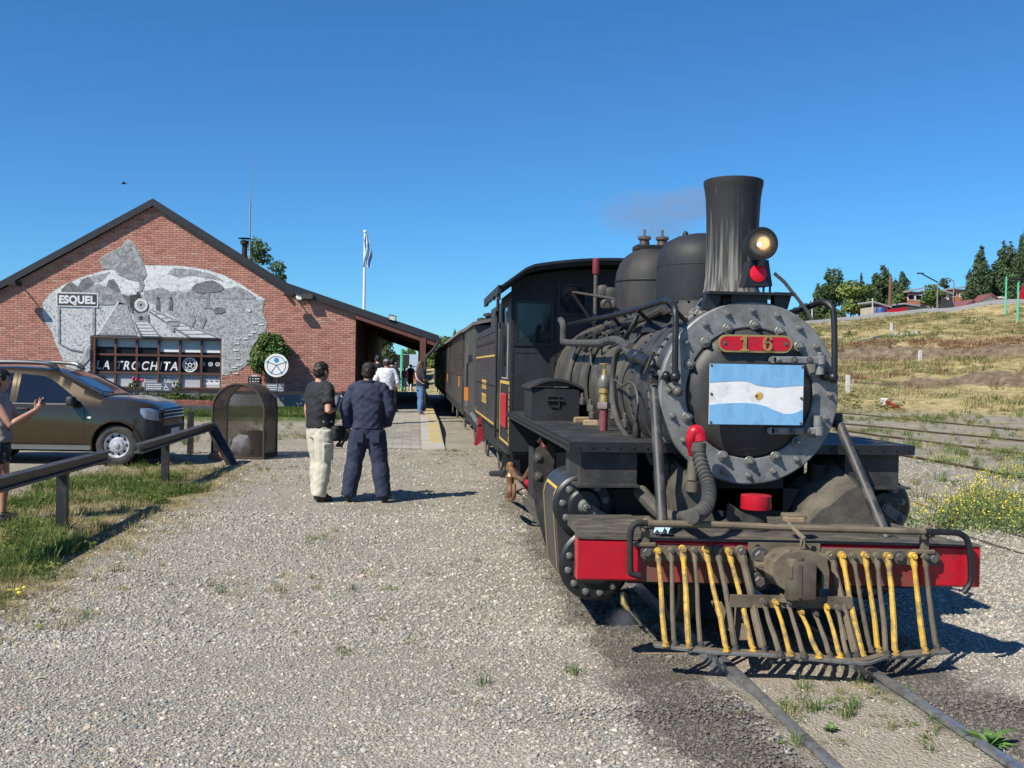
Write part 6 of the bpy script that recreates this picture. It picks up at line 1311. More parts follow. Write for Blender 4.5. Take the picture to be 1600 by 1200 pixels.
def hand(wrist, d, up_, curl=.6, s=1.0, side=1):
    """palm, four fingers and a thumb: d = direction of the hand, up_ = back of the hand"""
    d = V(d).normalized(); up_ = (V(up_) - d * V(up_).dot(d)).normalized(); sd_ = d.cross(up_) * side; w_ = V(wrist); out_ = []
    out_.append(('t', [w_, w_ + d * .03 * s, w_ + d * .085 * s], [.026 * s, .034 * s, .036 * s]))
    for k, (o, ln) in enumerate(((.030, .066), (.011, .074), (-.009, .07), (-.028, .056))):
        p0 = w_ + d * .06 * s + sd_ * o * .8 * s; p1 = w_ + d * .092 * s + sd_ * o * s; c1 = curl * (.9 + .1 * k)
        d1 = d * math.cos(c1 * .6) - up_ * math.sin(c1 * .6); d2 = d * math.cos(c1 * 1.4) - up_ * math.sin(c1 * 1.4); d3 = d * math.cos(c1 * 2) - up_ * math.sin(c1 * 2)
        p2 = p1 + d1 * ln * .45 * s; p3 = p2 + d2 * ln * .33 * s; p4 = p3 + d3 * ln * .24 * s
        out_.append(('t', [p0, p1, p2, p3, p4], [.010 * s, .0098 * s, .0092 * s, .0085 * s, .007 * s]))
    t0 = w_ + d * .025 * s + sd_ * .024 * s; dt = (d * .6 + sd_ * .75 - up_ * .35 * curl).normalized()
    out_.append(('t', [t0, t0 + dt * .035 * s, t0 + dt * .06 * s + d * .01, t0 + dt * .075 * s + d * .03 * s], [.014 * s, .012 * s, .0105 * s, .008 * s])); return out_
def head(c, yaw, s=1.0, nod=0.0):
    M_ = Matrix.Rotation(yaw, 3, 'Z') @ Matrix.Rotation(nod, 3, 'X'); q = lambda x, y, z: V(c) + M_ @ V((x * s, y * s, z * s)); out_ = []
    out_.append(('s', q(0, -.008, .02), (.076 * s, .096 * s, .098 * s), M_)); out_.append(('s', q(0, .022, -.045), (.057 * s, .066 * s, .07 * s), M_)); out_.append(('s', q(0, .05, -.085), (.03 * s, .03 * s, .026 * s), M_))
    out_.append(('t', [q(0, .088, .018), q(0, .106, -.018), q(0, .098, -.03)], [.008 * s, .014 * s, .013 * s])); out_.append(('s', q(0, .082, -.062), (.024 * s, .012 * s, .012 * s), M_))
    for e in (-1, 1): out_.append(('s', q(e * .078, -.005, -.008), (.013 * s, .02 * s, .033 * s), M_)); out_.append(('s', q(e * .032, .072, .012), (.02 * s, .014 * s, .012 * s), M_))
    return out_, q, M_
def person(label, x, y, yaw, H=1.75, z=None, build=1.0, hip_w=1.0, feet=((-.11, 0), (.11, 0)), arms=None, head_yaw=0, nod=0, vox=.011, top=None, topm=None, sleeve=1.0, legs=None, legm=None, leglen=1.0, shoe=None, hair=None, hairlen=0, cap=None, skin=None, group=None, belly=0.0, loose=1.0, curl=.6, toes=None):
    k = H / 1.75; z = gz(x, y) + .012 if z is None else z
    T_ = thing('person', label, 'person', (x, y, z), 0, group); T_.rotation_euler = (0, 0, yaw); ORG[T_] = V((0, 0, 0)); T_.scale = (k, k, k)
    skin = skin or m_skin; bw_ = build
    hip = [V((-.095 * hip_w, 0, .90)), V((.095 * hip_w, 0, .90))]; ank = [V((feet[i][0], feet[i][1], .085)) for i in range(2)]
    knee = [hip[i].lerp(ank[i], .5) + V((0, .025, 0)) for i in range(2)]
    sh = [V((-.185 * bw_, 0, 1.43)), V((.185 * bw_, 0, 1.43))]
    arms = arms or [((-.27, .0, 1.15), (-.25, .08, .90)), ((.27, .0, 1.15), (.25, .08, .90))]
    B_ = []; torso = [(0, 0, .83, .13 * hip_w, .10), (0, 0, .92, .165 * hip_w, .115), (0, .005 + belly * .2, 1.03, .145 * bw_, .105 + belly), (0, .01 + belly * .2, 1.15, .155 * bw_, .112 + belly), (0, .0, 1.28, .172 * bw_, .118), (0, -.01, 1.38, .165 * bw_, .105), (0, -.015, 1.45, .11 * bw_, .08), (0, -.01, 1.49, .062, .062)]
    B_.append(('r', torso)); B_.append(('t', [V((0, -.015, 1.44)), V((0, -.002, 1.54)), V((0, .01, 1.6))], [.066, .058, .055]))
    hd_, hq, hM = head((0, .022, 1.635), head_yaw, 1.0, nod); B_ += hd_
    for i in range(2):
        s_ = -1 if i == 0 else 1
        B_.append(limb(hip[i], knee[i], ank[i], .085 * bw_, .056, .038)); B_.append(('t', [ank[i] + V((0, -.03, -.04)), ank[i] + V((s_ * .012, .06, -.05)), ank[i] + V((s_ * .02, .14, -.055))], [.038, .04, .03]))
        el, wr = V(arms[i][0]), V(arms[i][1]); B_.append(('s', sh[i] + V((-.012 if i else .012, 0, -.012)), (.052, .052, .052))); B_.append(limb(sh[i] + V((-.012 if i else .012, 0, -.02)), el, wr, .047, .041, .028))
        d_ = arms[i][2] if len(arms[i]) > 2 else (wr - el); u_ = arms[i][3] if len(arms[i]) > 3 else V((s_, 0, 0)); B_ += hand(wr + (wr - el).normalized() * .01, d_, u_, curl, 1.0, -s_)
    solid('body', skin, T_, B_, min(vox, .009) if vox < .015 else vox)
    if topm:
        g_ = .016 * loose; P_ = [('r', [(cx, cy, z_, rx + g_, ry + g_ + (.01 if z_ < 1.2 else 0)) for cx, cy, z_, rx, ry in (top or torso[1:])])]
        P_.append(('t', [V((0, -.013, 1.45)), V((0, -.008, 1.50))], [.085, .068]))
        for i in range(2):
            el, wr = V(arms[i][0]), V(arms[i][1]); P_.append(('s', sh[i] * 1.0 + V((-.012 if i else .012, 0, -.01)), (.058 + g_ * .7, .06 + g_ * .7, .056 + g_ * .6))); P_.append(('t', [V((.07 * (1 if i else -1), -.012, 1.462)), sh[i] + V((0, 0, .012))], [.06 + g_ * .4, .052 + g_ * .4]))
            if sleeve > 1: e2 = el.lerp(wr, min(1, (sleeve - 1))); P_.append(limb(sh[i] + V((-.01 if i else .01, 0, -.02)), el, e2, .056 + g_ * .6, .046 + g_ * .8, .036 + g_))
            elif sleeve > 0: P_.append(('t', [sh[i], sh[i].lerp(el, .5 * sleeve), sh[i].lerp(el, sleeve)], [.056 + g_ * .6, .058 + g_ * .7, .060 + g_ * .9]))
        solid('shirt', topm, T_, P_, vox, 9)
    if legm:
        g_ = .016 * loose; P_ = [('r', [(cx, cy, z_, rx + g_ * .8, ry + g_) for cx, cy, z_, rx, ry in [(0, 0, .80, .115 * hip_w, .10)] + torso[:3]])]
        for i in range(2):
            a2 = knee[i].lerp(ank[i], min(1, max(.02, (leglen - .5) * 2))) if leglen > .5 else hip[i].lerp(knee[i], leglen * 2)
            if leglen > .5: P_.append(limb(hip[i], knee[i], a2 + V((0, -.005, -.02)), .092 * bw_ + g_, .066 + g_ * 1.3, .058 + g_ * 1.5))
            else: P_.append(('t', [hip[i], hip[i].lerp(a2, .5), a2], [.092 * bw_ + g_, .09 + g_, .085 + g_]))
        solid('trousers', legm, T_, P_, vox, 8)
    for i in range(2):
        if shoe:
            s_ = -1 if i == 0 else 1; f_ = ank[i]; to = V((s_ * .03, .16, 0)) if toes is None else V(toes[i])
            solid('shoe', shoe, T_, [('t', [f_ + V((0, -.05, -.035)), f_ + V((0, 0, -.03)), f_ + to * .5 + V((0, 0, -.045)), f_ + to + V((0, 0, -.055))], [.042, .05, .045, .032]), ('t', [f_ + V((0, -.05, -.066)), f_ + to * .5 + V((0, 0, -.066)), f_ + to * 1.1 + V((0, 0, -.068))], [.022, .026, .022])], vox, 2)
    if hair is not None:
        P_ = [('s', hq(0, -.016, .036), (.086, .102, .097), hM), ('s', hq(0, -.035, -.005), (.082, .08, .085), hM)]
        P_.append(('t', [hq(0, -.06, .03), hq(0, -.07, -.06)], [.07, .052]))
        if hairlen: P_.append(('t', [hq(0, -.06, .0), hq(0, -.09, -.12), hq(.0, -.11, -.12 - hairlen * .5), hq(0, -.12, -.12 - hairlen)], [.075, .075, .075, .05])); P_ += [('t', [hq(e * .05, -.02, .05), hq(e * .075, -.02, -.05), hq(e * .08, -.04, -.16)], [.035, .03, .03]) for e in (-1, 1)]
        solid('hair', hair, T_, P_, vox, 2)
    if cap is not None:
        P_ = [('s', hq(0, -.01, .055), (.088, .104, .078), hM), ('t', [hq(0, -.01, .03), hq(0, -.012, .05)], [.088, .088])]
        o_ = solid('cap', cap, T_, P_, vox, 2)
        b_ = MB(); b_.loft([[hq(.075 * math.cos(R(a_)), .07 + k * .085 * math.sin(R(a_)), .028 - k * .012 + dz) for a_ in range(10, 171, 16)] for k, dz in ((.2, .006), (1, .002), (1, -.004), (.2, 0))], cap=False); b_.build('visor', cap, o_)
        ORG[o_] = V((0, 0, 0))
    return T_, hq
m_blackshirt = mat('black_polo_cloth', (.014, .015, .018), .8, var=.25, scale=5, bump=.5, bscale=7)
m_khaki = mat('pale_khaki_cloth', (.50, .485, .39), .85, var=.08, scale=6, bump=.5, bscale=9)
m_overall = mat('navy_overall_cloth', (.022, .030, .062), .85, var=.18, scale=6, bump=.6, bscale=9)
m_hairb = mat('dark_brown_hair', (.022, .013, .009), .55, var=.4, scale=60, stretch=(1, 1, .3), bump=.4, bscale=90)
m_shoe = mat('dark_shoe', (.018, .016, .015), .6, var=.2)
m_cap = mat('black_cap_cloth', (.014, .014, .016), .85, var=.2, bump=.3, bscale=20)
# man in the black polo shirt, holding a steel flask, seen from behind and turned to the train
p1 = at(498, 781, Z=-.08)
MAN, hq = person('person in a black short-sleeved polo shirt and pale cargo trousers holding a steel flask', p1.x, p1.y, R(-52), H=1.80, build=1.06, feet=((-.10, .05), (.10, -.06)), arms=[((-.26, -.03, 1.16), (-.26, .03, .91)), ((.29, -.07, 1.15), (.15, .12, 1.16), (-.45, .55, .25), (.6, .3, .7))], head_yaw=R(6), top=None, topm=m_blackshirt, sleeve=.72, legm=m_khaki, shoe=m_shoe, hair=m_hairb, belly=.03, loose=1.5, skin=m_skin)
b = MB(); b.rbox((0, .0, 0), (.02, .01, .01), .002)
def local(mb, name, m, parent, sm=35): return mb.build(name, m, parent, sm)
# cargo pockets, belt bag
tr = [c_ for c_ in MAN.children if c_.name.startswith('trousers')][0]
b = MB(); b.rbox((.20, .0, .62), (.03, .15, .2), .014, seg=3); b.rbox((.207, 0, .71), (.03, .16, .06), .013, seg=3); b.build('cargo_pocket', m_khaki, tr)
BAG = thing('waist_bag', 'black pouch hanging at the hip of the man in the black polo', 'bag', (0, 0, 0)); BAG.location = MAN.location; BAG.rotation_euler = MAN.rotation_euler; BAG.scale = MAN.scale; ORG[BAG] = V((0, 0, 0))
b = MB(); b.rbox((.205, .13, .86), (.11, .17, .20), .045, seg=3); b.build('pouch', m_blackshirt, BAG); b = MB(); b.rbox((.215, .14, .92), (.115, .165, .06), .02, seg=2); b.build('pouch_flap', m_cap, BAG); b = MB(); b.tube(smooth_path([V((.16, .17, .9)), V((.0, .19, .95)), V((-.17, .05, .95))]), .014, 6); b.build('strap', m_cap, BAG)
FLK = thing('steel_flask', 'stainless steel vacuum flask held by the man in the black polo', 'flask', (0, 0, 0)); FLK.location = MAN.location; FLK.rotation_euler = MAN.rotation_euler; FLK.scale = MAN.scale; ORG[FLK] = V((0, 0, 0))
c = V((.105, .19, 1.13)); ax = V((.22, .20, .93)).normalized(); b = MB(); b.lathe(c, ax, [(.038, 0), (.04, .01), (.04, .19), (.032, .21)], 20); b.build('flask_body', mat('brushed_steel', (.62, .62, .62), .4, metal=.6, var=.1), FLK); b = MB(); b.lathe(c + ax * .21, ax, [(.033, 0), (.033, .05), (.025, .06)], 16); b.build('flask_cap', m_cap, FLK)
# man in the navy overall and cap
p2 = at(573, 783, Z=-.08)
OVR, hq2 = person('person in a navy blue overall and black cap standing with his back turned', p2.x, p2.y, R(-3), H=1.80, build=1.08, hip_w=1.0, feet=((-.235, .0), (.215, -.03)), arms=[((-.285, -.03, 1.17), (-.255, .05, .93)), ((.285, -.03, 1.17), (.23, .13, .97), (-.5, .75, -.2), (.7, .3, .3))], topm=m_overall, sleeve=1.98, legm=m_overall, shoe=m_shoe, hair=m_hairb, cap=m_cap, loose=1.75, belly=.02, skin=m_skin2)
b = MB(); b.loft([[V((.19 * math.cos(a_), .135 * math.sin(a_) + .005, z)) for a_ in [2 * math.pi * i / 24 for i in range(24)]] for z in (1.015, 1.03, 1.06, 1.075)], cap=False); b.build('waistband', m_overall, OVR)
b = MB(); b.rbox((.1, -.145, .90), (.11, .012, .02), .004); b.rbox((.1, -.148, .82), (.12, .01, .13), .004); b.rbox((-.1, -.148, .82), (.12, .01, .13), .004); b.build('back_pocket', m_overall, OVR)
b = MB(); b.tube(smooth_path([V((-.07, .03, 1.505)), V((-.075, -.03, 1.515)), V((0, -.075, 1.52)), V((.075, -.03, 1.515)), V((.07, .03, 1.505))]), .02, 8); b.build('collar', m_overall, OVR)
GLV = thing('work_gloves', 'pair of brown work gloves held by the man in the navy overall', 'gloves', (0, 0, 0)); GLV.location = OVR.location; GLV.rotation_euler = OVR.rotation_euler; GLV.scale = OVR.scale; ORG[GLV] = V((0, 0, 0))
m_glove = mat('brown_glove_leather', (.10, .065, .035), .7, var=.35, scale=12, bump=.4, bscale=20)
for j, (dx, dy) in enumerate(((-.03, .02), (.02, -.02))):
    c = V((-.285 + dx, .09 + dy, .86)); P_ = [('t', [c + V((.02, 0, .03)), c, c + V((-.03, .01, -.06)), c + V((-.04, .01, -.1))], [.03, .042, .045, .04])]
    for f in range(4): P_.append(('t', [c + V((-.03, .01, -.09)) + V((0, -.03 + .02 * f, 0)), c + V((-.055 - .01 * f, -.045 + .03 * f, -.15)), c + V((-.06 - .016 * f, -.05 + .034 * f, -.185))], [.013, .013, .011]))
    P_.append(('t', [c + V((-.02, -.03, -.04)), c + V((-.06, -.05, -.07)), c + V((-.085, -.05, -.085))], [.015, .014, .012])); solid('glove', m_glove, GLV, P_, .009, 2)
# white shirted railwayman farther off
m_whiteshirt = mat('white_shirt_cloth', (.66, .67, .72), .8, var=.05, bump=.4, bscale=9); m_darktr = mat('dark_trouser_cloth', (.015, .015, .02), .85, var=.2)
p3 = at(603, 640, Y=27.5); 
person('person in a white shirt and grey peaked cap on the platform behind the overalled man', p3.x, 27.5, R(8), H=1.73, z=pz(27.5) + .01, build=1.08, topm=m_whiteshirt, sleeve=1.7, arms=[((-.32, -.04, 1.17), (-.24, .12, .98)), ((.31, -.02, 1.16), (.25, .1, .95))], legm=m_darktr, shoe=m_shoe, hair=m_hairb, cap=mat('grey_cap_cloth', (.22, .22, .24), .8), loose=1.7, vox=.016)
for i, (px_, yy, hh, lb) in enumerate(((589, 33.0, 1.78, 'dark person standing in the canopy shade left of the white-shirted railwayman'), (612, 34.2, 1.76, 'dark person standing in the canopy shade right behind the grey peaked cap'))):
    q = at(px_, 640, Y=yy); person(lb, q.x, yy, R(20 - 60 * i), H=hh + (.08 if i == 0 else 0), z=pz(yy) + .01, topm=mat('black_jacket', (.012, .012, .014), .85), sleeve=1.9, legm=m_darktr, shoe=m_shoe, hair=mat('black_hair', (.008, .007, .007), .6), vox=.02)
# woman in jeans at the canopy post
m_jeans = mat('blue_denim', (.075, .155, .30), .8, var=.18, scale=8, bump=.4, bscale=14); m_navytop = mat('navy_top_cloth', (.012, .014, .026), .85, var=.15)
p4 = at(656, 648, Z=.15)
WOM, hq4 = person('person with long brown hair in a navy top and blue jeans beside the canopy post', p4.x, p4.y, R(-62), H=1.70, z=.155, build=.84, feet=((-.10, .05), (.11, -.06)), arms=[((-.22, .03, 1.14), (-.05, .2, 1.08)), ((.22, .02, 1.14), (.06, .19, 1.12))], topm=m_navytop, sleeve=.9, legm=m_jeans, shoe=mat('pink_shoe', (.62, .24, .2), .7), hair=mat('auburn_hair', (.085, .045, .025), .5, var=.35, scale=40), hairlen=.28, loose=.7, vox=.016)
HB = thing('shoulder_bag', 'dark shoulder bag with a pale pink strap on the long-haired woman', 'bag', WOM.location); HB.rotation_euler = WOM.rotation_euler; ORG[HB] = V((0, 0, 0)); b = MB(); b.rbox((.12, .14, .92), (.1, .2, .2), .04, seg=2); b.build('bag_body', m_cap, HB); b = MB(); b.tube(smooth_path([V((-.15, -.02, 1.42)), V((-.05, -.15, 1.28)), V((.1, -.14, 1.1)), V((.17, .02, .98))]), .02, 6); b.build('bag_strap', mat('pink_strap', (.55, .36, .36), .7), HB)
# two people far down the platform
for (px_, yy, H_, lb, tm, lm, yw) in ((632, 62, 1.45, 'far person in a red top and white skirt under the canopy end', mat('red_top_cloth', (.5, .06, .06), .8), m_white, 40), (641.5, 63, 1.62, 'far person in a navy shirt beside the one in the red top', m_navytop, mat('dark_shorts', (.05, .06, .06), .8), -30)):
    q = at(px_, 590, Y=yy); person(lb, q.x, yy, R(yw), H=H_, z=pz(yy) + .02, topm=tm, sleeve=.7, legm=lm, leglen=.55, shoe=m_shoe, hair=m_hairb, vox=.025)
# woman with the phone at the left edge
p5 = at(-3, 812, Z=-.07)
m_tank = mat('taupe_tank_top', (.27, .235, .22), .8, var=.08, scale=9, bump=.4, bscale=10); m_pattern = mat('dark_patterned_shorts', (.018, .019, .024), .8, var=.2, col2=(.28, .29, .3), mix=(.62, .66), dscale=26, ddetail=2)
LADY, hq5 = person('person in a taupe sleeveless top and dark patterned shorts raising a phone', p5.x, p5.y, R(-84), H=1.66, build=.95, z=gz(p5.x, p5.y) + .01, feet=((-.1, .02), (.11, -.05)), arms=[((-.20, .19, 1.14), (-.09, .40, 1.30), (.15, .5, .6), (-.7, .5, -.2)), ((.20, .17, 1.12), (.075, .40, 1.285), (-.15, .5, .6), (.7, .5, -.2))], topm=m_tank, sleeve=0, legm=m_pattern, leglen=.28, shoe=m_shoe, hair=mat('black_hair', None), hairlen=.06, loose=.7, curl=.75, nod=R(-6), skin=mat('tanned_skin', (.42, .22, .15), .5, var=.08, scale=12))
o_ = [c_ for c_ in LADY.children if c_.name.startswith('hair')][0]
b = MB()
for e in (-1, 1): b.sph(hq5(e * .032, .088, .012), (.009, .005, .006), 8, 6)
b.build('eyes', m_dark, LADY)
b = MB(); b.tube(smooth_path([V((.14, -.08, 1.45)), V((.10, .07, 1.34)), V((.08, .11, 1.2)), V((.1, .13, 1.05))]), .006, 5); b.build('bag_strap', m_cap, LADY)
PH = thing('mobile_phone', 'dark mobile phone held up by the woman in the taupe top', 'phone', LADY.location); PH.rotation_euler = LADY.rotation_euler; PH.scale = LADY.scale; ORG[PH] = V((0, 0, 0)); b = MB(); b.rbox((0, .475, 1.38), (.15, .011, .075), .004, M=Matrix.Rotation(R(-12), 3, 'X')); b.build('phone_body', m_cap, PH); b = MB(); b.rbox((0, .468, 1.38), (.14, .004, .067), .001, M=Matrix.Rotation(R(-12), 3, 'X')); b.build('phone_screen', m_carglass, PH)
# ================================================================== VEGETATION AND BACKGROUND
PROTO = {}
def scatter(name, protos, pts, rots, scl, label=None, kind='stuff'):
    """many small pieces as one object: vertices carry rotation and scale, geometry nodes set a prototype on each"""
    protos = list(dict.fromkeys(protos)); me_ = bpy.data.meshes.new(name); n_ = len(pts); me_.vertices.add(n_); me_.vertices.foreach_set('co', np.asarray(pts, dtype=np.float32).ravel())
    a_ = me_.attributes.new('rot', 'FLOAT_VECTOR', 'POINT'); a_.data.foreach_set('vector', np.asarray(rots, dtype=np.float32).ravel())
    a_ = me_.attributes.new('scl', 'FLOAT', 'POINT'); a_.data.foreach_set('value', np.asarray(scl, dtype=np.float32))
    a_ = me_.attributes.new('pick', 'INT', 'POINT'); a_.data.foreach_set('value', np.asarray(nrg.integers(0, len(protos), n_), dtype=np.int32))
    o_ = bpy.data.objects.new(name, me_); COL.objects.link(o_); o_['kind'] = kind
    c_ = bpy.data.collections.new(name + '_shapes')
    for p_ in protos: c_.objects.link(p_)
    ng = bpy.data.node_groups.new(name + '_scatter', 'GeometryNodeTree'); ng.interface.new_socket('Geometry', in_out='INPUT', socket_type='NodeSocketGeometry'); ng.interface.new_socket('Geometry', in_out='OUTPUT', socket_type='NodeSocketGeometry')
    N_ = ng.nodes; gi = N_.new('NodeGroupInput'); go = N_.new('NodeGroupOutput'); io = N_.new('GeometryNodeInstanceOnPoints'); ci = N_.new('GeometryNodeCollectionInfo')
    ci.inputs['Collection'].default_value = c_; ci.inputs['Separate Children'].default_value = True; ci.inputs['Reset Children'].default_value = True; io.inputs['Pick Instance'].default_value = True
    def na(nm, ty):
        q = N_.new('GeometryNodeInputNamedAttribute'); q.data_type = ty; q.inputs['Name'].default_value = nm; return q.outputs['Attribute']
    K = ng.links; K.new(gi.outputs[0], io.inputs['Points']); K.new(ci.outputs[0], io.inputs['Instance']); K.new(na('pick', 'INT'), io.inputs['Instance Index'])
    K.new(na('rot', 'FLOAT_VECTOR'), io.inputs['Rotation']); K.new(na('scl', 'FLOAT'), io.inputs['Scale']); K.new(io.outputs[0], go.inputs[0])
    md = o_.modifiers.new('scatter', 'NODES'); md.node_group = ng; return o_
def rnd_mat(name, stops, rough=.85, oil=False, trans=0.0):
    """colour picked per instance"""
    m = bpy.data.materials.new(name); m.use_nodes = True; t_ = m.node_tree; N_ = t_.nodes; K = t_.links; p_ = N_['Principled BSDF']; p_.inputs['Roughness'].default_value = rough; p_.inputs['Specular IOR Level'].default_value = .25
    oi = N_.new('ShaderNodeObjectInfo'); r_ = N_.new('ShaderNodeValToRGB'); e_ = r_.color_ramp.elements
    e_[0].position, e_[0].color = stops[0][0], (*stops[0][1], 1); e_[1].position, e_[1].color = stops[-1][0], (*stops[-1][1], 1)
    for s_, c_ in stops[1:-1]: k = e_.new(s_); k.color = (*c_, 1)
    K.new(oi.outputs['Random'], r_.inputs[0]); out = r_.outputs[0]
    if oil:
        ge = N_.new('ShaderNodeNewGeometry'); se = N_.new('ShaderNodeSeparateXYZ'); K.new(ge.outputs['Position'], se.inputs[0])
        def mm(op, a, b_=None):
            q = N_.new('ShaderNodeMath'); q.operation = op
            for i, z_ in enumerate((a, b_)):
                if z_ is None: continue
                if isinstance(z_, (int, float)): q.inputs[i].default_value = z_
                else: K.new(z_, q.inputs[i])
            return q.outputs[0]
        def mr(s_, a, b_, c_=0., d_=1.):
            q = N_.new('ShaderNodeMapRange'); q.inputs[1].default_value = a; q.inputs[2].default_value = b_; q.inputs[3].default_value = c_; q.inputs[4].default_value = d_; K.new(s_, q.inputs[0]); return q.outputs[0]
        no = N_.new('ShaderNodeTexNoise'); no.inputs['Scale'].default_value = 2.6; no.inputs['Detail'].default_value = 9; no.inputs['Roughness'].default_value = .75; K.new(ge.outputs['Position'], no.inputs['Vector'])
        ax_ = mm('ABSOLUTE', se.outputs[0]); om = mm('MULTIPLY', mr(mm('ADD', mm('ABSOLUTE', mm('SUBTRACT', ax_, .74)), mm('MULTIPLY', no.outputs[0], 1.1)), .98, .74), mr(se.outputs[1], 18, 9))
        mx = N_.new('ShaderNodeMix'); mx.data_type = 'RGBA'; mx.inputs[7].default_value = (.06, .05, .042, 1); K.new(mm('MULTIPLY', om, .7), mx.inputs[0]); K.new(out, mx.inputs[6]); out = mx.outputs[2]
    K.new(out, p_.inputs['Base Color'])
    if trans:
        p_.inputs['Subsurface Weight'].default_value = 0
        tr_ = N_.new('ShaderNodeBsdfTranslucent'); K.new(out, tr_.inputs[0]); ms_ = N_.new('ShaderNodeMixShader'); ms_.inputs[0].default_value = trans; K.new(p_.outputs[0], ms_.inputs[1]); K.new(tr_.outputs[0], ms_.inputs[2]); K.new(ms_.outputs[0], N_['Material Output'].inputs[0])
    return m
def proto(name, mb, m, sm=0): return bpy.data.objects.new(name, mb.mesh(name, m, sm=sm))
# ---- loose stones of the yard
m_stone = rnd_mat('loose_stone', [(0, (.15, .155, .16)), (.2, (.32, .315, .285)), (.4, (.48, .445, .37)), (.55, (.25, .24, .22)), (.7, (.42, .38, .30)), (.85, (.36, .35, .315)), (.94, (.48, .36, .27)), (1, (.68, .64, .55))], oil=True)
stones = []
for i in range(7):
    bm = bmesh.new(); bmesh.ops.create_icosphere(bm, subdivisions=2 if i < 3 else 1, radius=1); ph = [rng.uniform(0, 6) for _ in range(4)]
    sx_, sy_, sz_ = rng.uniform(.8, 1.3), rng.uniform(.65, 1), rng.uniform(.4, .62)
    for q in bm.verts:
        k = 1 + .16 * math.sin(3 * q.co.x + ph[0]) + .14 * math.sin(4 * q.co.y + ph[1]) + rng.uniform(-.1, .1); q.co = V((q.co.x * k * sx_, q.co.y * k * sy_, q.co.z * k * sz_))
    b = MB(); bm.verts.index_update(); b.add([q.co for q in bm.verts], [[q.index for q in f.verts] for f in bm.faces]); bm.free(); stones.append(proto('stone', b, m_stone, sm=50 if i < 3 else 0))
def inview(x, y, mg=.15):
    dx, dy = x + 2.2, y; f_ = dx * math.sin(YAW) + dy * math.cos(YAW); l_ = dx * math.cos(YAW) - dy * math.sin(YAW); return f_ > .5 and abs(l_) < f_ * (.5 + mg)
pts, rots, scl = [], [], []
for (n_, ya, yb, r0, r1) in ((78000, 3.4, 7.0, .005, .0135), (72000, 6.5, 12.5, .008, .018), (24000, 11, 22, .012, .024)):
    k = 0
    while k < n_:
        y = ya + (yb - ya) * rng.random(); x = -2.2 + (y * math.tan(YAW)) + rng.uniform(-.62, .62) * y
        if x < -7.5 or x > 9 or not inview(x, y): continue
        k += 1
        if abs(x) < .46 and rng.random() < .93: continue
        if abs(abs(x - .033) - .40) < .05: continue
        if x < -4.9 + .5 * vnoise(x, y, 1.3) and y < 19 and x > -7.4 and rng.random() < .8: continue
        den = .5 + .5 * vnoise(x, y, .8)
        if rng.random() > .55 + .45 * den: continue
        r_ = r0 + (r1 - r0) * rng.random() ** 2.2
        if rng.random() < .012: r_ *= rng.uniform(1.3, 2.0)
        pts.append((x, y, gz(x, y) + r_ * .12)); rots.append((rng.uniform(-.5, .5), rng.uniform(-.5, .5), rng.uniform(0, 6.3))); scl.append(r_)
scatter('gravel', stones, pts, rots, scl)
# ---- grass tufts
GREEN = [(0, (.06, .115, .022)), (.4, (.11, .175, .038)), (.75, (.16, .215, .06)), (1, (.25, .25, .09))]
DRY = [(0, (.34, .27, .13)), (.5, (.48, .39, .20)), (.8, (.56, .48, .28)), (1, (.26, .24, .10))]
m_green = rnd_mat('green_grass', GREEN, trans=.25); m_dry = rnd_mat('dry_grass', DRY, trans=.2); m_olive = rnd_mat('olive_grass', [(0, (.12, .13, .045)), (.5, (.22, .20, .08)), (1, (.33, .28, .13))], trans=.2); m_russet = rnd_mat('russet_weeds', [(0, (.15, .07, .045)), (.5, (.22, .12, .07)), (1, (.30, .19, .10))])
def tuft(m, n_, h, spread, wd, lean=.5):
    b_ = MB()
    for i in range(n_):
        a_ = rng.uniform(0, 6.3); r_ = spread * rng.random() ** .5; p_ = V((r_ * math.cos(a_), r_ * math.sin(a_), 0)); hh = h * rng.uniform(.5, 1.1); a2 = a_ + rng.uniform(-.8, .8); ln = hh * lean * rng.uniform(.3, 1.2)
        sd_ = V((-math.sin(a2), math.cos(a2), 0)) * wd; d_ = V((math.cos(a2), math.sin(a2), 0))
        m1 = p_ + d_ * ln * .35 + V((0, 0, hh * .6)); e_ = p_ + d_ * ln + V((0, 0, hh))
        b_.add([p_ - sd_, p_ + sd_, m1 + sd_ * .7, m1 - sd_ * .7, e_], [(0, 1, 2, 3), (3, 2, 4)])
    return proto('tuft', b_, m)
def leafy(m, n_, h, spread, ls):
    b_ = MB()
    for i in range(n_):
        a_ = rng.uniform(0, 6.3); r_ = spread * rng.random() ** .6; c_ = V((r_ * math.cos(a_), r_ * math.sin(a_), h * rng.random() * (1 - .5 * r_ / spread) + .01)); u_ = V((rng.gauss(0, 1), rng.gauss(0, 1), rng.gauss(0, .6))).normalized(); w_ = u_.orthogonal().normalized(); l_ = ls * rng.uniform(.6, 1.3)
        b_.add([c_ - u_ * l_, c_ + w_ * l_ * .4, c_ + u_ * l_, c_ - w_ * l_ * .4], [(0, 1, 2, 3)])
    return proto('weed', b_, m)
gt = [tuft(m_green, 26, .17, .09, .0045), tuft(m_green, 20, .12, .10, .004, .9), leafy(m_green, 46, .13, .12, .022), leafy(m_green, 40, .09, .11, .018)]
dt = [tuft(m_dry, 24, .15, .10, .003, .9), tuft(m_dry, 22, .10, .12, .003, 1.4), tuft(m_olive, 22, .13, .1, .0035, .9)]
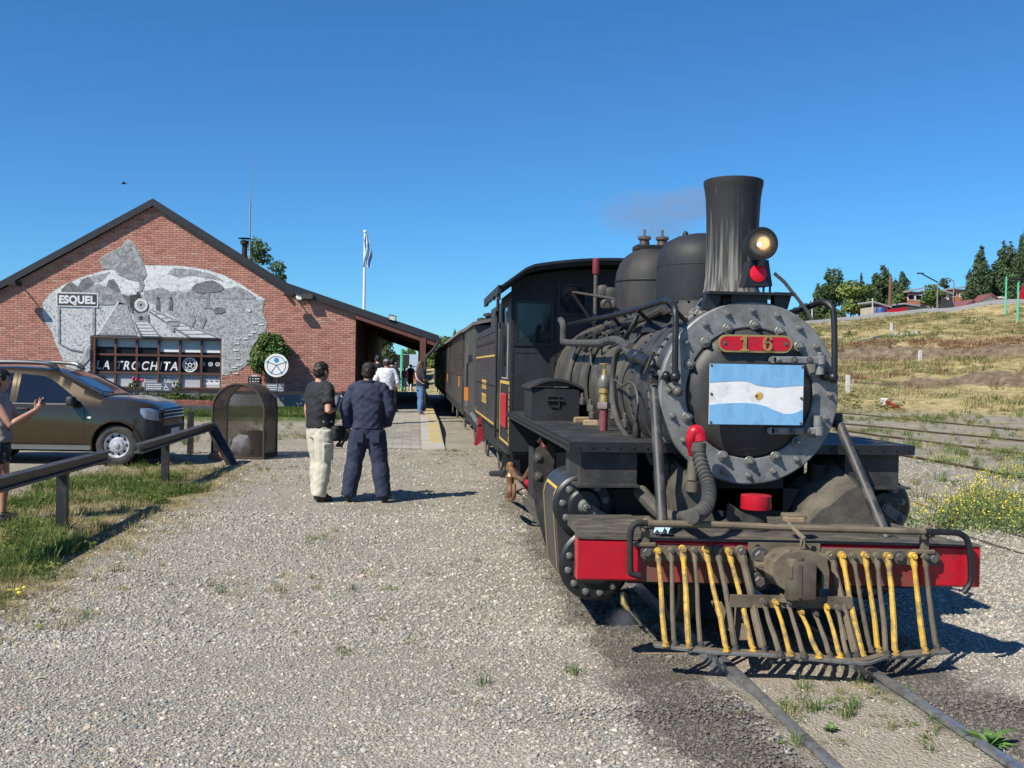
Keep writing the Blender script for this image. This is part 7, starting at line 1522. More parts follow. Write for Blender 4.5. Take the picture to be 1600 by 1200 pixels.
def lay(fn, n_, xr, yr, s0, s1, zoff=-.01):
    P_, R_, S_ = [], [], []
    for i in range(n_):
        x, y = rng.uniform(*xr), rng.uniform(*yr)
        if not inview(x, y, .12): continue
        p_ = fn(x, y)
        if rng.random() > p_: continue
        P_.append((x, y, gz(x, y) + zoff)); R_.append((0, 0, rng.uniform(0, 6.3))); S_.append(rng.uniform(s0, s1))
    return P_, R_, S_
def verge(x, y):
    e = -5.05 + .32 * vnoise(x * .3, y, 1.7)
    return sst(e, e - .35, x) * (1 - sst(-6.9, -7.6, -(-x)) if False else sst(-7.7, -7.0, x)) * (1 - sst(16.5, 18.5, y))
clump = lambda x, y, s_: sst(-.15, .45, vnoise(x + 3.1, y - 1.7, s_))
P_, R_, S_ = lay(lambda x, y: verge(x, y) * (.02 + .98 * sst(.12, .6, vnoise(x + 3.1, y - 1.7, 1.15) + .3 * vnoise(x, y, 3.3))), 16000, (-8, -4.6), (5.5, 19), .4, 1.05); scatter('green_grass', gt + gt[2:], P_, R_, S_)
P_, R_, S_ = lay(lambda x, y: max(verge(x, y) * .4, .10 * sst(-4.2, -5.0, x) * (1 - sst(16, 18, y))), 15000, (-8, -4.3), (5.0, 19), .3, .75); scatter('dry_grass', dt, P_, R_, S_)
# sparse growth on the yard and between the rails
P_, R_, S_ = lay(lambda x, y: .5 * clump(x, y, .9) * (1 if abs(x) > .6 else .5), 380, (-4.6, -.6), (5, 20), .25, .6)
for (x0, y0, n_, sp) in ((.15, 5.25, 34, .16), (.28, 4.75, 26, .13), (-.22, 5.0, 22, .12), (-.3, 4.6, 10, .08), (.1, 5.6, 14, .12), (-3.1, 10.4, 14, .1), (-4.0, 8.4, 40, .5), (-4.5, 7.2, 16, .12), (-3.3, 8.2, 20, .4), (-1.35, 20.5, 50, .25), (-1.45, 21.6, 40, .15), (-4.9, 17.5, 60, .4), (-4.0, 16.4, 30, .4), (-3.6, 18.3, 30, .5)):
    for i in range(n_): x, y = rng.gauss(x0, sp), rng.gauss(y0, sp); P_.append((x, y, gz(x, y) - .01)); R_.append((0, 0, rng.uniform(0, 6.3))); S_.append(rng.uniform(.2, .5))
scatter('weeds', gt + dt, P_, R_, S_)
def weed_plant(label, px_, py_, s_):
    q = at(px_, py_, Z=-.1); T_ = thing('weed_plant', label, 'weed', (q.x, q.y, gz(q.x, q.y))); b_ = MB()
    for i in range(16):
        a_ = i * 2.4; ln = s_ * rng.uniform(.7, 1.2); d_ = V((math.cos(a_), math.sin(a_), 0)); sd_ = V((-d_.y, d_.x, 0)) * ln * .2; up_ = rng.uniform(.25, .9); o_ = V((q.x, q.y, gz(q.x, q.y)))
        b_.add([o_, o_ + d_ * ln * .4 + sd_ + V((0, 0, ln * up_ * .6)), o_ + d_ * ln + V((0, 0, ln * up_ * .7)), o_ + d_ * ln * .4 - sd_ + V((0, 0, ln * up_ * .6))], [(0, 1, 2, 3)])
    b_.build('leaves', mat('weed_leaf', (.09, .17, .035), .6, var=.3, scale=20), T_, sm=0)
weed_plant('leafy green weed against the right rail at the picture bottom', 1546, 1188, .12)
weed_plant('small green weed in the middle of the track bed', 1298, 1164, .05)
# lawn before the station, growth between the sidings, the hill
lawn = [tuft(m_green, 22, .10, .14, .008), tuft(rnd_mat('lawn_grass', [(0, (.07, .13, .03)), (1, (.14, .19, .06))], trans=.25), 24, .09, .14, .008)]
P_, R_, S_ = lay(lambda x, y: sst(30.6, 31.2, y + .5 * vnoise(x, y, 1.1)), 9000, (-17, -4.6), (30, 34.9), .7, 1.5); scatter('lawn_grass', lawn, P_, R_, S_)
P_, R_, S_ = lay(lambda x, y: .8 * sst(-.1, .6, vnoise(x, y, .55)) , 1500, (-16, -4.2), (20, 31), .5, 1.2); scatter('yard_weeds', gt + dt, P_, R_, S_)
P_, R_, S_ = lay(lambda x, y: sst(2.2, 4.0, x) * (1 - sst(47, 50, qt(x, y)[0])) * (.08 + .85 * sst(-.05, .6, vnoise(x, y, .6))), 16000, (2, 30), (11, 50), .5, 1.5); scatter('siding_grass', gt + dt + dt, P_, R_, S_)
ht = [tuft(m_dry, 26, .24, .42, .012, 1.3), tuft(m_dry, 24, .2, .46, .014, 1.7), tuft(m_dry, 24, .3, .36, .012, .8), tuft(m_olive, 26, .24, .4, .014, 1.1), tuft(m_olive, 22, .2, .44, .014, 1.5), tuft(m_green, 22, .22, .36, .014, 1.0)]
def steep(x, y): return math.hypot(hill(x + .4, y) - hill(x - .4, y), hill(x, y + .4) - hill(x, y - .4)) / .8
P_, R_, S_ = lay(lambda x, y: sst(47, 52, qt(x, y)[0]) * (1 - sst(119, 121, qt(x, y)[0])) * (.12 + .88 * sst(-.4, .7, vnoise(x, y, .22))) * (0 if steep(x, y) > .46 else 1), 56000, (8, 95), (28, 135), .5, 1.35); scatter('hill_grass', ht, P_, R_, S_)
rt_ = [tuft(m_russet, 26, .34, .36, .016, .7), leafy(m_russet, 30, .3, .36, .06)]
P_, R_, S_ = lay(lambda x, y: (sst(70.5, 72, qt(x, y)[0]) * (1 - sst(75, 79, qt(x, y)[0])) * .9 + sst(57, 58, qt(x, y)[0]) * (1 - sst(61, 64, qt(x, y)[0])) * .45) * sst(-.3, .5, vnoise(x, y, .2)) * (0 if steep(x, y) > .5 else 1), 16000, (12, 75), (30, 90), .5, 1.3); scatter('russet_weeds', rt_, P_, R_, S_)
bt = [leafy(m_green, 120, .55, .6, .085), leafy(m_olive, 110, .6, .6, .08)]
P_, R_, S_ = lay(lambda x, y: sst(48, 50, qt(x, y)[0]) * (1 - sst(118, 120, qt(x, y)[0])) * sst(.35, .8, vnoise(x, y, .3)), 3000, (10, 95), (30, 130), .5, 1.4); scatter('hill_bushes', bt, P_, R_, S_)

# ---- yellow flowers by the sidings
m_ystem = mat('flower_stem_green', (.14, .19, .06), .7, var=.3, scale=8); m_yflow = mat('yellow_blossom', (.70, .58, .05), .6, var=.15, scale=12)
def flower_bush(label, px_, py_, wd, h, n_):
    c_ = at(px_, py_, Z=-.09); T_ = thing('flower_bush', label, 'flowering bush', (c_.x, c_.y, gz(c_.x, c_.y))); b_ = MB(); f_ = MB()
    for i in range(n_):
        x, y = c_.x + rng.gauss(0, wd), c_.y + rng.gauss(0, wd * 1.1); z = gz(x, y); hh = h * rng.uniform(.45, 1.1) * math.exp(-((x - c_.x) ** 2 + (y - c_.y) ** 2) / (5 * wd * wd)); tp = V((x + rng.gauss(0, .07), y + rng.gauss(0, .07), z + hh)); sd_ = V((.005, 0, 0))
        b_.add([V((x, y, z)) - sd_, V((x, y, z)) + sd_, tp + sd_ * .5, tp - sd_ * .5], [(0, 1, 2, 3)])
        for j in range(5):
            q = V((x, y, z)).lerp(tp, rng.uniform(.1, .85)); u_ = V((rng.gauss(0, 1), rng.gauss(0, 1), rng.gauss(0, .7))).normalized() * rng.uniform(.025, .06); w_ = u_.orthogonal().normalized() * .010; b_.add([q, q + u_ * .5 + w_, q + u_, q + u_ * .5 - w_], [(0, 1, 2, 3)])
        for j in range(rng.choice((1, 2, 3, 4))):
            q = tp + V((rng.gauss(0, .03), rng.gauss(0, .03), rng.gauss(-.01, .03))); r_ = rng.uniform(.007, .014); u_ = V((rng.gauss(0, 1), rng.gauss(0, 1), rng.gauss(0, 1))).normalized(); w_ = u_.orthogonal().normalized(); v_ = u_.cross(w_)
            f_.add([q + w_ * r_, q + v_ * r_, q - w_ * r_, q - v_ * r_, q + u_ * r_ * .6], [(0, 1, 4), (1, 2, 4), (2, 3, 4), (3, 0, 4)])
    b_.build('stems', m_ystem, T_, sm=0)['kind'] = 'stuff'; f_.build('blossoms', m_yflow, T_, sm=0)['kind'] = 'stuff'
flower_bush('large yellow flowering bush by the half buried siding right of the buffer beam', 1552, 822, .42, .60, 480)
flower_bush('small pale yellow flowering bush at the right edge beyond the larger one', 1592, 748, .3, .34, 130)
flower_bush('low green plants with a few yellow heads between siding rails', 1480, 724, .3, .18, 45)
b = MB(); DN = thing('dandelions', 'yellow dandelion flowers in the grass at the left edge', 'flowers', at(28, 925, Z=-.07))
for (x, y) in ((16, 922), (28, 921), (38, 918), (30, 926)): q = at(x, y, Z=-.03); b.sph(q, (.018, .018, .012), 8, 5)
b.build('flower_heads', m_yflow, DN)

# ---- trees
m_bark = mat('tree_bark', (.12, .095, .07), .9, var=.3, scale=9)
def leafmat(name, c_, v_=.35): 
    m = mat(name, c_, .7, var=v_, scale=.9, spec=.2); return m
lm_dark = leafmat('dark_leaves', (.055, .085, .032)); lm_mid = leafmat('mid_green_leaves', (.09, .135, .04)); lm_light = leafmat('light_green_leaves', (.17, .215, .055)); lm_con = leafmat('conifer_needles', (.06, .095, .042)); lm_fresh = leafmat('fresh_leaves', (.085, .14, .035))
def tree(label, px_, y_top, Yd, wpx, m, kind='round', zbase=None, dens=1.0, trunk=True, name='broadleaf_tree', base_frac=.12, group=None):
    t_ = at(px_, y_top, Y=Yd); x = t_.x; zb = gz(x, Yd) if zbase is None else zbase; h = max(1.0, t_.z - zb); sc_ = F_PX / (Yd * .9956 + (x + 2.2) * .0937); wd = wpx / sc_ / 2
    T_ = thing(name, label, 'tree', (x, Yd, zb), 0, group); b_ = MB()
    blobs = []
    if kind == 'round':
        n_ = 9 + int(7 * wd / 3)
        for i in range(n_):
            a_ = rng.uniform(0, 6.3); r_ = wd * .62 * rng.random() ** .5; z = h * (base_frac + .18 + .62 * rng.random()); k_ = 1 - .55 * abs((z / h - .52) / .5); rr_ = wd * rng.uniform(.30, .48) * max(.5, k_ + .2)
            z = min(z, h - rr_ * .85); blobs.append((V((x + r_ * k_ * math.cos(a_), Yd + r_ * k_ * math.sin(a_), zb + z)), rr_, rr_ * rng.uniform(.7, .95)))
        blobs.append((V((x, Yd, zb + h - wd * .33)), wd * .42, wd * .33))
    else:  # columnar or conical
        n_ = max(10, int(h / wd * 5))
        for i in range(n_):
            f_ = i / (n_ - 1); a_ = rng.uniform(0, 6.3); rad = wd * (1 - f_) ** (.6 if kind == 'cone' else .4) * (1 if f_ > .12 else .75); r_ = rad * .5 * rng.random(); rr_ = max(wd * .09, rad * rng.uniform(.5, .75)); z = h * (base_frac + (1 - base_frac) * f_); z = min(z, h - rr_ * .6)
            blobs.append((V((x + r_ * math.cos(a_), Yd + r_ * math.sin(a_), zb + z)), rr_, rr_ * 1.15))
    ls = max(1.9 / sc_ * 1.3, .06)
    for (c_, rx, rz_) in blobs:
        area = 4 * math.pi * rx * rz_; n2 = int(min(1100, area / (ls * ls) * 1.15 * dens))
        for i in range(n2):
            u_ = V((rng.gauss(0, 1), rng.gauss(0, 1), rng.gauss(0, 1))).normalized(); k_ = rng.uniform(.62, 1.12) * (1 + .12 * math.sin(5 * u_.x + 3 * c_.x) + .1 * math.sin(6 * u_.z + c_.z)); q = c_ + V((u_.x * rx * k_, u_.y * rx * k_, u_.z * rz_ * k_))
            n3 = (u_ + V((rng.gauss(0, .6), rng.gauss(0, .6), rng.gauss(0, .6)))).normalized(); a1 = n3.orthogonal().normalized(); a2 = n3.cross(a1); th = rng.uniform(0, 6.3); d1 = a1 * math.cos(th) + a2 * math.sin(th); d2 = n3.cross(d1); l_ = ls * rng.uniform(.6, 1.25)
            b_.add([q - d1 * l_, q + d2 * l_ * .55, q + d1 * l_, q - d2 * l_ * .55], [(0, 1, 2, 3)])
    b_.build('crown', m, T_, sm=0)['kind'] = 'stuff'
    if trunk:
        b_ = MB(); b_.tube([V((x, Yd, zb - .3)), V((x + .04 * wd, Yd, zb + h * .35)), V((x - .02 * wd, Yd, zb + h * .8))], [max(.07, h * .025), max(.05, h * .018), .03], 8)
        for i in range(4): a_ = i * 1.7; p_ = V((x + .03 * wd, Yd, zb + h * (.3 + .1 * i))); b_.tube([p_, p_ + V((wd * .5 * math.cos(a_), wd * .5 * math.sin(a_), h * .16))], [max(.04, h * .011), .02], 6)
        b_.build('trunk', m_bark, T_)
    return T_
def Yat(px_, q_):
    """Y where the sight line of a column reaches hill distance q_"""
    d_ = at(px_, 580, Y=100) - CAM; k_ = (q_ - (CAM.x * .67 + CAM.y * .742)) / (d_.x * .67 + d_.y * .742); return (CAM + d_ * k_).y
HT = 'trees along the top of the hill'
for (px_, yt, q_, w_, m, kd, lb) in (
    (1255, 474, 128, 34, lm_dark, 'round', 'dark low tree just right of the lamp shelf behind the locomotive'),
    (1278, 444, 132, 40, lm_dark, 'cone', 'dark narrow tree at the left end of the hilltop trees'),
    (1303, 420, 136, 62, lm_dark, 'round', 'tall dark broad tree at the left of the hilltop trees'),
    (1330, 437, 127, 54, lm_light, 'round', 'bright yellow-green round tree before the dark broad tree on the hill'),
    (1356, 443, 128, 40, lm_mid, 'round', 'mid green round tree between the yellow-green tree and the brown pole'),
    (1346, 427, 142, 20, lm_con, 'cone', 'conifer tip poking over the yellow-green hill trees'),
    (1370, 427, 138, 40, lm_con, 'column', 'dark column tree left of the brown utility pole'),
    (1381, 415, 140, 36, lm_con, 'column', 'tallest dark column tree beside the brown utility pole'),
    (1399, 436, 135, 44, lm_con, 'cone', 'dark cone tree right of the brown utility pole'),
    (1405, 458, 128, 36, lm_mid, 'round', 'low green tree right of the brown pole foot'),
    (1411, 426, 138, 38, lm_con, 'column', 'slim dark tree left of the orange brick house'),
    (1456, 444, 134, 44, lm_mid, 'round', 'round green tree between the two orange hill houses'),
    (1476, 435, 140, 30, lm_dark, 'round', 'dark tree top beside the lamp post over the hill houses'),
    (1533, 385, 130, 58, lm_con, 'cone', 'large dark conifer left of the green poles'),
    (1517, 430, 126, 26, lm_con, 'cone', 'short dark conifer at the left foot of the large conifer'),
    (1552, 412, 134, 50, lm_con, 'cone', 'medium dark conifer right beside the large conifer'),
    (1568, 376, 134, 42, lm_con, 'cone', 'pointed conifer rising behind the left green pole'),
    (1579, 377, 136, 40, lm_con, 'cone', 'narrow pointed conifer between the green poles'),
    (1591, 402, 130, 64, lm_con, 'cone', 'broad dark conifer behind the right green pole'),
    (1606, 350, 134, 52, lm_con, 'column', 'tall dark conifer cut by the right picture edge'),
    (1535, 450, 133, 50, lm_fresh, 'round', 'fresh green bush at the foot of the large conifer'),
    (1508, 456, 133, 26, lm_fresh, 'round', 'small green bush left of the large conifer'),
    (1310, 486, 124, 44, lm_mid, 'round', 'green bush below the yellow-green tree by the grey wall')):
    tree(lb, px_, yt, Yat(px_, q_), w_, m, kd, group=HT, name='conifer_tree' if m is lm_con else 'broadleaf_tree', base_frac=.04)
for (px_, yt, Yd, w_, m, kd, lb, nm) in (
    (402, 374, 62, 78, lm_mid, 'round', 'round green tree top behind the station roof by the antenna', 'broadleaf_tree'),
    (434, 408, 64, 60, lm_mid, 'round', 'small leafy tree top just over the station roof slope', 'broadleaf_tree'),
    (600, 505, 72, 70, lm_dark, 'round', 'spreading dark tree seen under the canopy', 'broadleaf_tree'),
    (640, 535, 88, 30, lm_mid, 'round', 'small tree under the canopy beside the dark spreading tree', 'broadleaf_tree'),
    (676, 545, 95, 50, lm_light, 'round', 'pale green tree beyond the end of the train', 'broadleaf_tree'),
    (700, 527, 105, 56, lm_fresh, 'round', 'fresh green tree above the coach roofs', 'broadleaf_tree'),
    (711, 515, 112, 16, lm_con, 'cone', 'small pointed conifer above the coach roofs', 'conifer_tree'),
    (734, 512, 110, 34, lm_fresh, 'round', 'green tree top behind the grey van roof', 'broadleaf_tree')):
    tree(lb, px_, yt, Yd, w_, m, kd, name=nm, base_frac=.1 if Yd > 60 else .3)
# young tree by the round sign
q = at(424, 642, Z=.12); YT = tree('young leafy tree with a thin trunk behind the round sign', 423, 522, q.y, 84, lm_fresh, 'round', name='young_tree', base_frac=.42, dens=1.5)
# ================================================================== STREET FURNITURE AND BACKGROUND BUILDINGS
m_post = mat('black_painted_steel', (.020, .020, .022), .5, var=.25, scale=8, col2=(.09, .082, .068), mix=(.5, .8), dscale=6)
m_railtop = mat('worn_black_rail', (.030, .030, .030), .45, var=.3, scale=8, col2=(.13, .12, .10), mix=(.45, .75), dscale=7)
# ---- low barrier in front of the car
XBAR = -5.86
BAR = thing('low_barrier', 'low black steel barrier with two sloping rails between the grass and the car', 'barrier', (XBAR, 12, -.08))
def ibeam(a, c, w_=.062, h_=.125):
    a, c = V(a), V(c); d = (c - a).normalized(); s_ = V((0, 0, 1)).cross(d).normalized(); u_ = d.cross(s_)
    prof = [(-w_, 0), (w_, 0), (w_, -.025), (w_ * .35, -.035), (w_ * .35, -h_ + .035), (w_, -h_ + .025), (w_, -h_), (-w_, -h_), (-w_, -h_ + .025), (-w_ * .35, -h_ + .035), (-w_ * .35, -.035), (-w_, -.025)]
    q_ = MB(); q_.loft([[p_ + s_ * x + u_ * z for x, z in prof] for p_ in (a, c)]); return q_
ra = at(-60, 760, X=XBAR); rb_ = at(166, 704, X=XBAR)
ibeam(ra, rb_).build('rail', m_railtop, BAR)
rc = at(216, 694, X=XBAR); rd = at(331, 660, X=XBAR + .06)
ibeam(rc, rd).build('rail', m_railtop, BAR)
for (px_, py_) in ((97, 828), (258, 752)):
    q = at(px_, py_, X=XBAR); zt = (ra.z + (rb_.z - ra.z) * (q.y - ra.y) / (rb_.y - ra.y)) if px_ < 200 else (rc.z + (rd.z - rc.z) * (q.y - rc.y) / (rd.y - rc.y)); b = MB(); b.bbox((XBAR - .052, q.y - .04, -.25), (XBAR + .052, q.y + .04, zt - .12)); b.build('post', m_post, BAR)
q = at(369, 727, Z=-.09); ibeam(rd + V((0, .05, -.02)), V((q.x, q.y, -.12)), .07, .12).build('end_stay', m_post, BAR)
q = at(298, 668, Z=.0); SB = thing('short_post', 'short black post standing behind the barrier near the car front', 'post', (q.x, 24.0, -.09)); c = at(298, 643, Y=20.5); b = MB(); b.bbox((c.x - .055, 20.46, -.2), (c.x + .055, 20.54, c.z)); b.build('post_body', m_post, SB); SB.location = (c.x, 20.5, -.2); SB.children[0].location = V((q.x, 24.0, -.09)) - V((c.x, 20.5, -.2))
# ---- wire litter cage
q = at(373, 716, Z=-.09); CG = thing('litter_cage', 'rusty arched wire mesh litter cage standing at the end of the barrier', 'litter cage', (q.x, q.y, -.09))
m_wire = mat('rusty_wire_mesh', (.062, .046, .036), .7, var=.35, scale=12, col2=(.045, .032, .026), mix=(.45, .7), dscale=6)
W2, HS, DP = .49, .88, .80; X0, Y0_, Z0 = q.x, q.y - .1, -.07
def arch(t_):  # 0..1 along the arch from left foot to right foot
    L_ = 2 * HS + math.pi * W2; s_ = t_ * L_
    if s_ < HS: return (-W2, s_)
    if s_ > L_ - HS: return (W2, L_ - s_)
    a_ = (s_ - HS) / W2; return (-W2 * math.cos(a_), HS + W2 * math.sin(a_))
rotc = Matrix.Rotation(R(-9), 3, 'Z'); cp_ = lambda x, d, z: V((X0, Y0_, Z0)) + rotc @ V((x, d, z))
for d in (0, DP):
    b = MB(); b.tube([cp_(arch(i / 40)[0], d, arch(i / 40)[1]) for i in range(41)], .022, 8); b.tube([cp_(-W2, d, 0), cp_(W2, d, 0)], .02, 6); b.build('arch_frame', m_wire, CG)
b = MB()
for x in (-W2, W2): b.tube([cp_(x, 0, 0), cp_(x, DP, 0)], .02, 6); b.tube([cp_(x, 0, HS), cp_(x, DP, HS)], .02, 6)
b.build('side_frame', m_wire, CG)
def flatwire(mb, p0, p1, nrm, w_=.0075):
    d = (p1 - p0).normalized(); s_ = d.cross(nrm).normalized() * w_; n_ = nrm * .003; mb.add([p0 - s_ - n_, p0 + s_ - n_, p1 + s_ - n_, p1 - s_ - n_, p0 + n_, p1 + n_], [(0, 1, 2, 3), (0, 4, 5, 3), (4, 1, 2, 5)])
b = MB(); NA, ND = 74, 16
for i in range(NA):  # diamond mesh on the curved shell
    for j in range(ND):
        x0, z0 = arch(i / NA); x1, z1 = arch((i + 1) / NA); nn = (rotc @ V((x0 + .001, 0, z0 - HS if z0 > HS else 0.001))).normalized()
        d0, d1 = DP * j / ND, DP * (j + 1) / ND
        flatwire(b, cp_(x0, d0, z0), cp_(x1, d1, z1), nn); flatwire(b, cp_(x0, d1, z0), cp_(x1, d0, z1), nn)
b.build('shell_mesh', m_wire, CG, sm=0)['kind'] = 'stuff'
for d in (0.0, DP):
    b = MB(); st = .05; nn = rotc @ V((0, -1, 0))
    for k in range(-34, 60):
        for sgn in (1, -1):
            prev = None
            for i in range(0, 60):
                z = i * .0235; x = (k * st - .4 + z * .9) * sgn
                ins = abs(x) < W2 and (z < HS or x * x + (z - HS) ** 2 < W2 * W2)
                p_ = cp_(x, d, z)
                if ins and prev is not None: flatwire(b, prev, p_, nn, .0048)
                prev = p_ if ins else None
    b.build('face_mesh', m_wire, CG, sm=0)['kind'] = 'stuff'
LB = thing('litter_bag', 'crumpled white litter bag inside the wire cage', 'bag', cp_(-.05, .35, .1)); bm = bmesh.new(); bmesh.ops.create_icosphere(bm, subdivisions=3, radius=1); bm.verts.index_update(); b = MB(); b.add([cp_(-.05, .36, .2) + V((q_.co.x * .22, q_.co.y * .18, q_.co.z * .2)) * (1 + .16 * math.sin(7 * q_.co.x + 3 * q_.co.z) * math.sin(6 * q_.co.y + 2)) for q_ in bm.verts], [[q_.index for q_ in f.verts] for f in bm.faces]); bm.free(); b.build('bag_body', mat('white_bag', (.60, .60, .60), .5, var=.15, scale=8), LB)
BN = thing('waste_bin', 'dark brown waste bin inside the wire cage beside the white bag', 'bin', cp_(.22, .45, .0)); b = MB(); b.lathe(cp_(.22, .45, .03), (0, 0, 1), [(.13, 0), (.18, .42), (.19, .44), (.17, .44), (.12, .05)], 18); b.build('bin_body', mat('brown_bin', (.07, .05, .038), .7, var=.2), BN)
OR_ = thing('orange_stone', 'orange brown stone lying at the foot of the litter cage', 'stone', cp_(-.3, -.15, -.03)); bm = bmesh.new(); bmesh.ops.create_icosphere(bm, subdivisions=3, radius=1); bm.verts.index_update(); b = MB(); b.add([cp_(-.28, -.16, .02) + V((q_.co.x * .2, q_.co.y * .15, q_.co.z * .12)) * (1 + .12 * math.sin(4 * q_.co.x + 5 * q_.co.y)) for q_ in bm.verts], [[q_.index for q_ in f.verts] for f in bm.faces]); bm.free(); b.build('stone_body', mat('orange_rock', (.36, .17, .08), .85, var=.25, bump=.3, bscale=20), OR_)
# ---- dark rail fence before the station lawn
q0 = at(306, 647, Z=.02); q1 = at(533, 648, Z=.02); YR = (q0.y + q1.y) / 2 - .2
RF = thing('rail_fence', 'long dark single rail fence along the front of the station lawn', 'fence', ((q0.x + q1.x) / 2, YR, 0))
zr_ = at(306, 612, Y=YR).z
b = MB(); b.bbox((-16, YR - .05, zr_ - .055), (q1.x + .35, YR + .05, zr_ + .05)); b.build('rail', m_post, RF)
for x in (q0.x, q1.x, (q0.x * 2 - q1.x), (q0.x * 3 - 2 * q1.x)):
    b = MB(); b.bbox((x - .075, YR - .07, -.2), (x + .075, YR + .07, zr_ + .0)); b.build('post', mat('grey_brown_post', (.075, .068, .06), .8, var=.25, scale=8), RF)
# ---- accessibility signs
q = at(433, 647, Z=.1); YS = q.y; SG = thing('accessibility_sign', 'round white sign with a blue figure on a dark post before the brick wall', 'sign', (q.x, YS, .05))
c = at(432, 571, Y=YS); rS = 18.2 * (YS * .9956 - .0937 * 2) / F_PX
b = MB(); b.bbox((c.x - .035, YS + .005, 0), (c.x + .035, YS + .05, c.z + .2)); b.build('post', m_post, SG)
b = MB(); b.lathe((c.x, YS, c.z), (0, -1, 0), [(rS, 0), (rS, .012), (0, .013)], 40, cap=False); dsk = b.build('disc', m_white, SG)
m_sblue = mat('sign_blue', (.03, .27, .50), .5, var=.05); m_sgrey = mat('sign_slate', (.09, .11, .14), .5, var=.05)
ys_ = YS - .0145
b = MB(); annulus(b, c, rS * .80, rS * .74, ys_, 40); b.build('ring', m_sgrey, dsk)
def stroke(mb, x0, z0, x1, z1, w_, y): d = V((x1 - x0, 0, z1 - z0)); n_ = V((-d.z, 0, d.x)).normalized() * w_; mb.add([V((x0, y, z0)) + n_, V((x1, y, z1)) + n_, V((x1, y, z1)) - n_, V((x0, y, z0)) - n_], [(0, 1, 2, 3)])
b = MB(); J = {'h': (0, .45), 'c': (0, .02), 'l': (-.74, .28), 'r': (.78, .28), 'a': (-.42, -.62), 'd': (.44, -.62)}
for (s1, s2_) in (('l', 'c'), ('c', 'r'), ('c', 'a'), ('c', 'd')): stroke(b, c.x + J[s1][0] * rS, c.z + J[s1][1] * rS, c.x + J[s2_][0] * rS, c.z + J[s2_][1] * rS, rS * .035, ys_ - .001)
b.build('figure_limbs', m_sgrey, dsk)
b = MB(); disc(b, V((c.x, 0, c.z + .45 * rS)), rS * .22, ys_ - .002, 20)
for k in 'lrad': disc(b, V((c.x + J[k][0] * rS, 0, c.z + J[k][1] * rS)), rS * .11, ys_ - .002, 14)
b.build('figure_dots', m_sblue, dsk)
def wheelchair(mb, cx, cz, s_, y):
    for k in range(14):
        a0, a1 = R(100 + 20 * k), R(120 + 20 * k)
        if k < 13: stroke(mb, cx + .30 * s_ * math.cos(a0), cz - .15 * s_ + .30 * s_ * math.sin(a0), cx + .30 * s_ * math.cos(a1), cz - .15 * s_ + .30 * s_ * math.sin(a1), .05 * s_, y)
    stroke(mb, cx - .08 * s_, cz + .30 * s_, cx - .02 * s_, cz - .05 * s_, .06 * s_, y); stroke(mb, cx - .02 * s_, cz - .05 * s_, cx + .25 * s_, cz - .08 * s_, .05 * s_, y); stroke(mb, cx + .22 * s_, cz - .06 * s_, cx + .38 * s_, cz - .4 * s_, .05 * s_, y); stroke(mb, cx - .04 * s_, cz + .12 * s_, cx + .2 * s_, cz + .12 * s_, .04 * s_, y); disc(mb, V((cx - .1 * s_, 0, cz + .42 * s_)), .085 * s_, y, 12)
def wc_board(parent, a, e, y, dark, name='board'):
    b_ = MB(); b_.bbox((a.x, y, e.z), (e.x, y + .012, a.z)); o_ = b_.build(name, dark, parent); w_, h_ = e.x - a.x, a.z - e.z; b_ = MB()
    for k in range(3):
        zt = a.z - h_ * (.16 + .26 * k); x_ = a.x + w_ * .06
        while x_ < a.x + w_ * .60: l_ = w_ * rng.uniform(.03, .07); b_.bbox((x_, y - .003, zt - h_ * .13), (x_ + l_, y - .001, zt)); x_ += l_ + w_ * .012
    b_.build('lettering', m_white_print, o_); b_ = MB(); wheelchair(b_, a.x + w_ * .80, e.z + h_ * .46, h_ * .8, y - .002); b_.build('wheelchair_symbol', m_white_print, o_); return o_
wc_board(SG, at(415, 599, Y=YS), at(444, 612, Y=YS), YS - .014, mat('slate_board', (.10, .12, .155), .5, var=.06))
q = at(247, 622, Z=.12); S2_ = thing('parking_sign', 'low slate sign with white lines and wheelchair symbol before the shop window', 'sign', (q.x, 33.2, .15)); wc_board(S2_, at(226, 597.5, Y=33.2), at(268, 611, Y=33.2), 33.2, mat('slate_board', None)); b = MB(); c = at(247, 605, Y=33.2); b.bbox((c.x - .03, 33.215, .1), (c.x + .03, 33.25, c.z)); b.build('post', m_post, S2_)
# ---- planter, bench, flowers, stones in front of the window
a = at(150, 616, Y=34.0); e = at(345, 629, Y=34.0)
PT = thing('brick_planter', 'low red brick planter with plants under the shop window', 'planter', ((a.x + e.x) / 2, 34.2, .15)); b = MB(); b.bbox((a.x, 33.9, .1), (e.x, 34.7, .47)); pbx = b.build('planter_core', mat('planter_mortar', (.25, .2, .17), .9), PT); b = MB(); b.c = []
for r_ in range(5):
    x = a.x - (r_ % 2) * .12
    while x < e.x - .03:
        x0, x1 = max(x, a.x), min(x + .225, e.x); z0 = .12 + r_ * .072; k = rng.uniform(.85, 1.2); b.add([(x0, 33.885, z0), (x1, 33.885, z0), (x1, 33.885, z0 + .06), (x0, 33.885, z0 + .06), (x0, 33.9, z0), (x1, 33.9, z0), (x1, 33.9, z0 + .06), (x0, 33.9, z0 + .06)], [(0, 1, 2, 3), (4, 5, 1, 0), (3, 2, 6, 7)]); b.c += [(.30 * k, .11 * k, .075 * k, 1)] * 3; x += .24
b.build('bricks', m_brickw, pbx, sm=0)['kind'] = 'stuff'
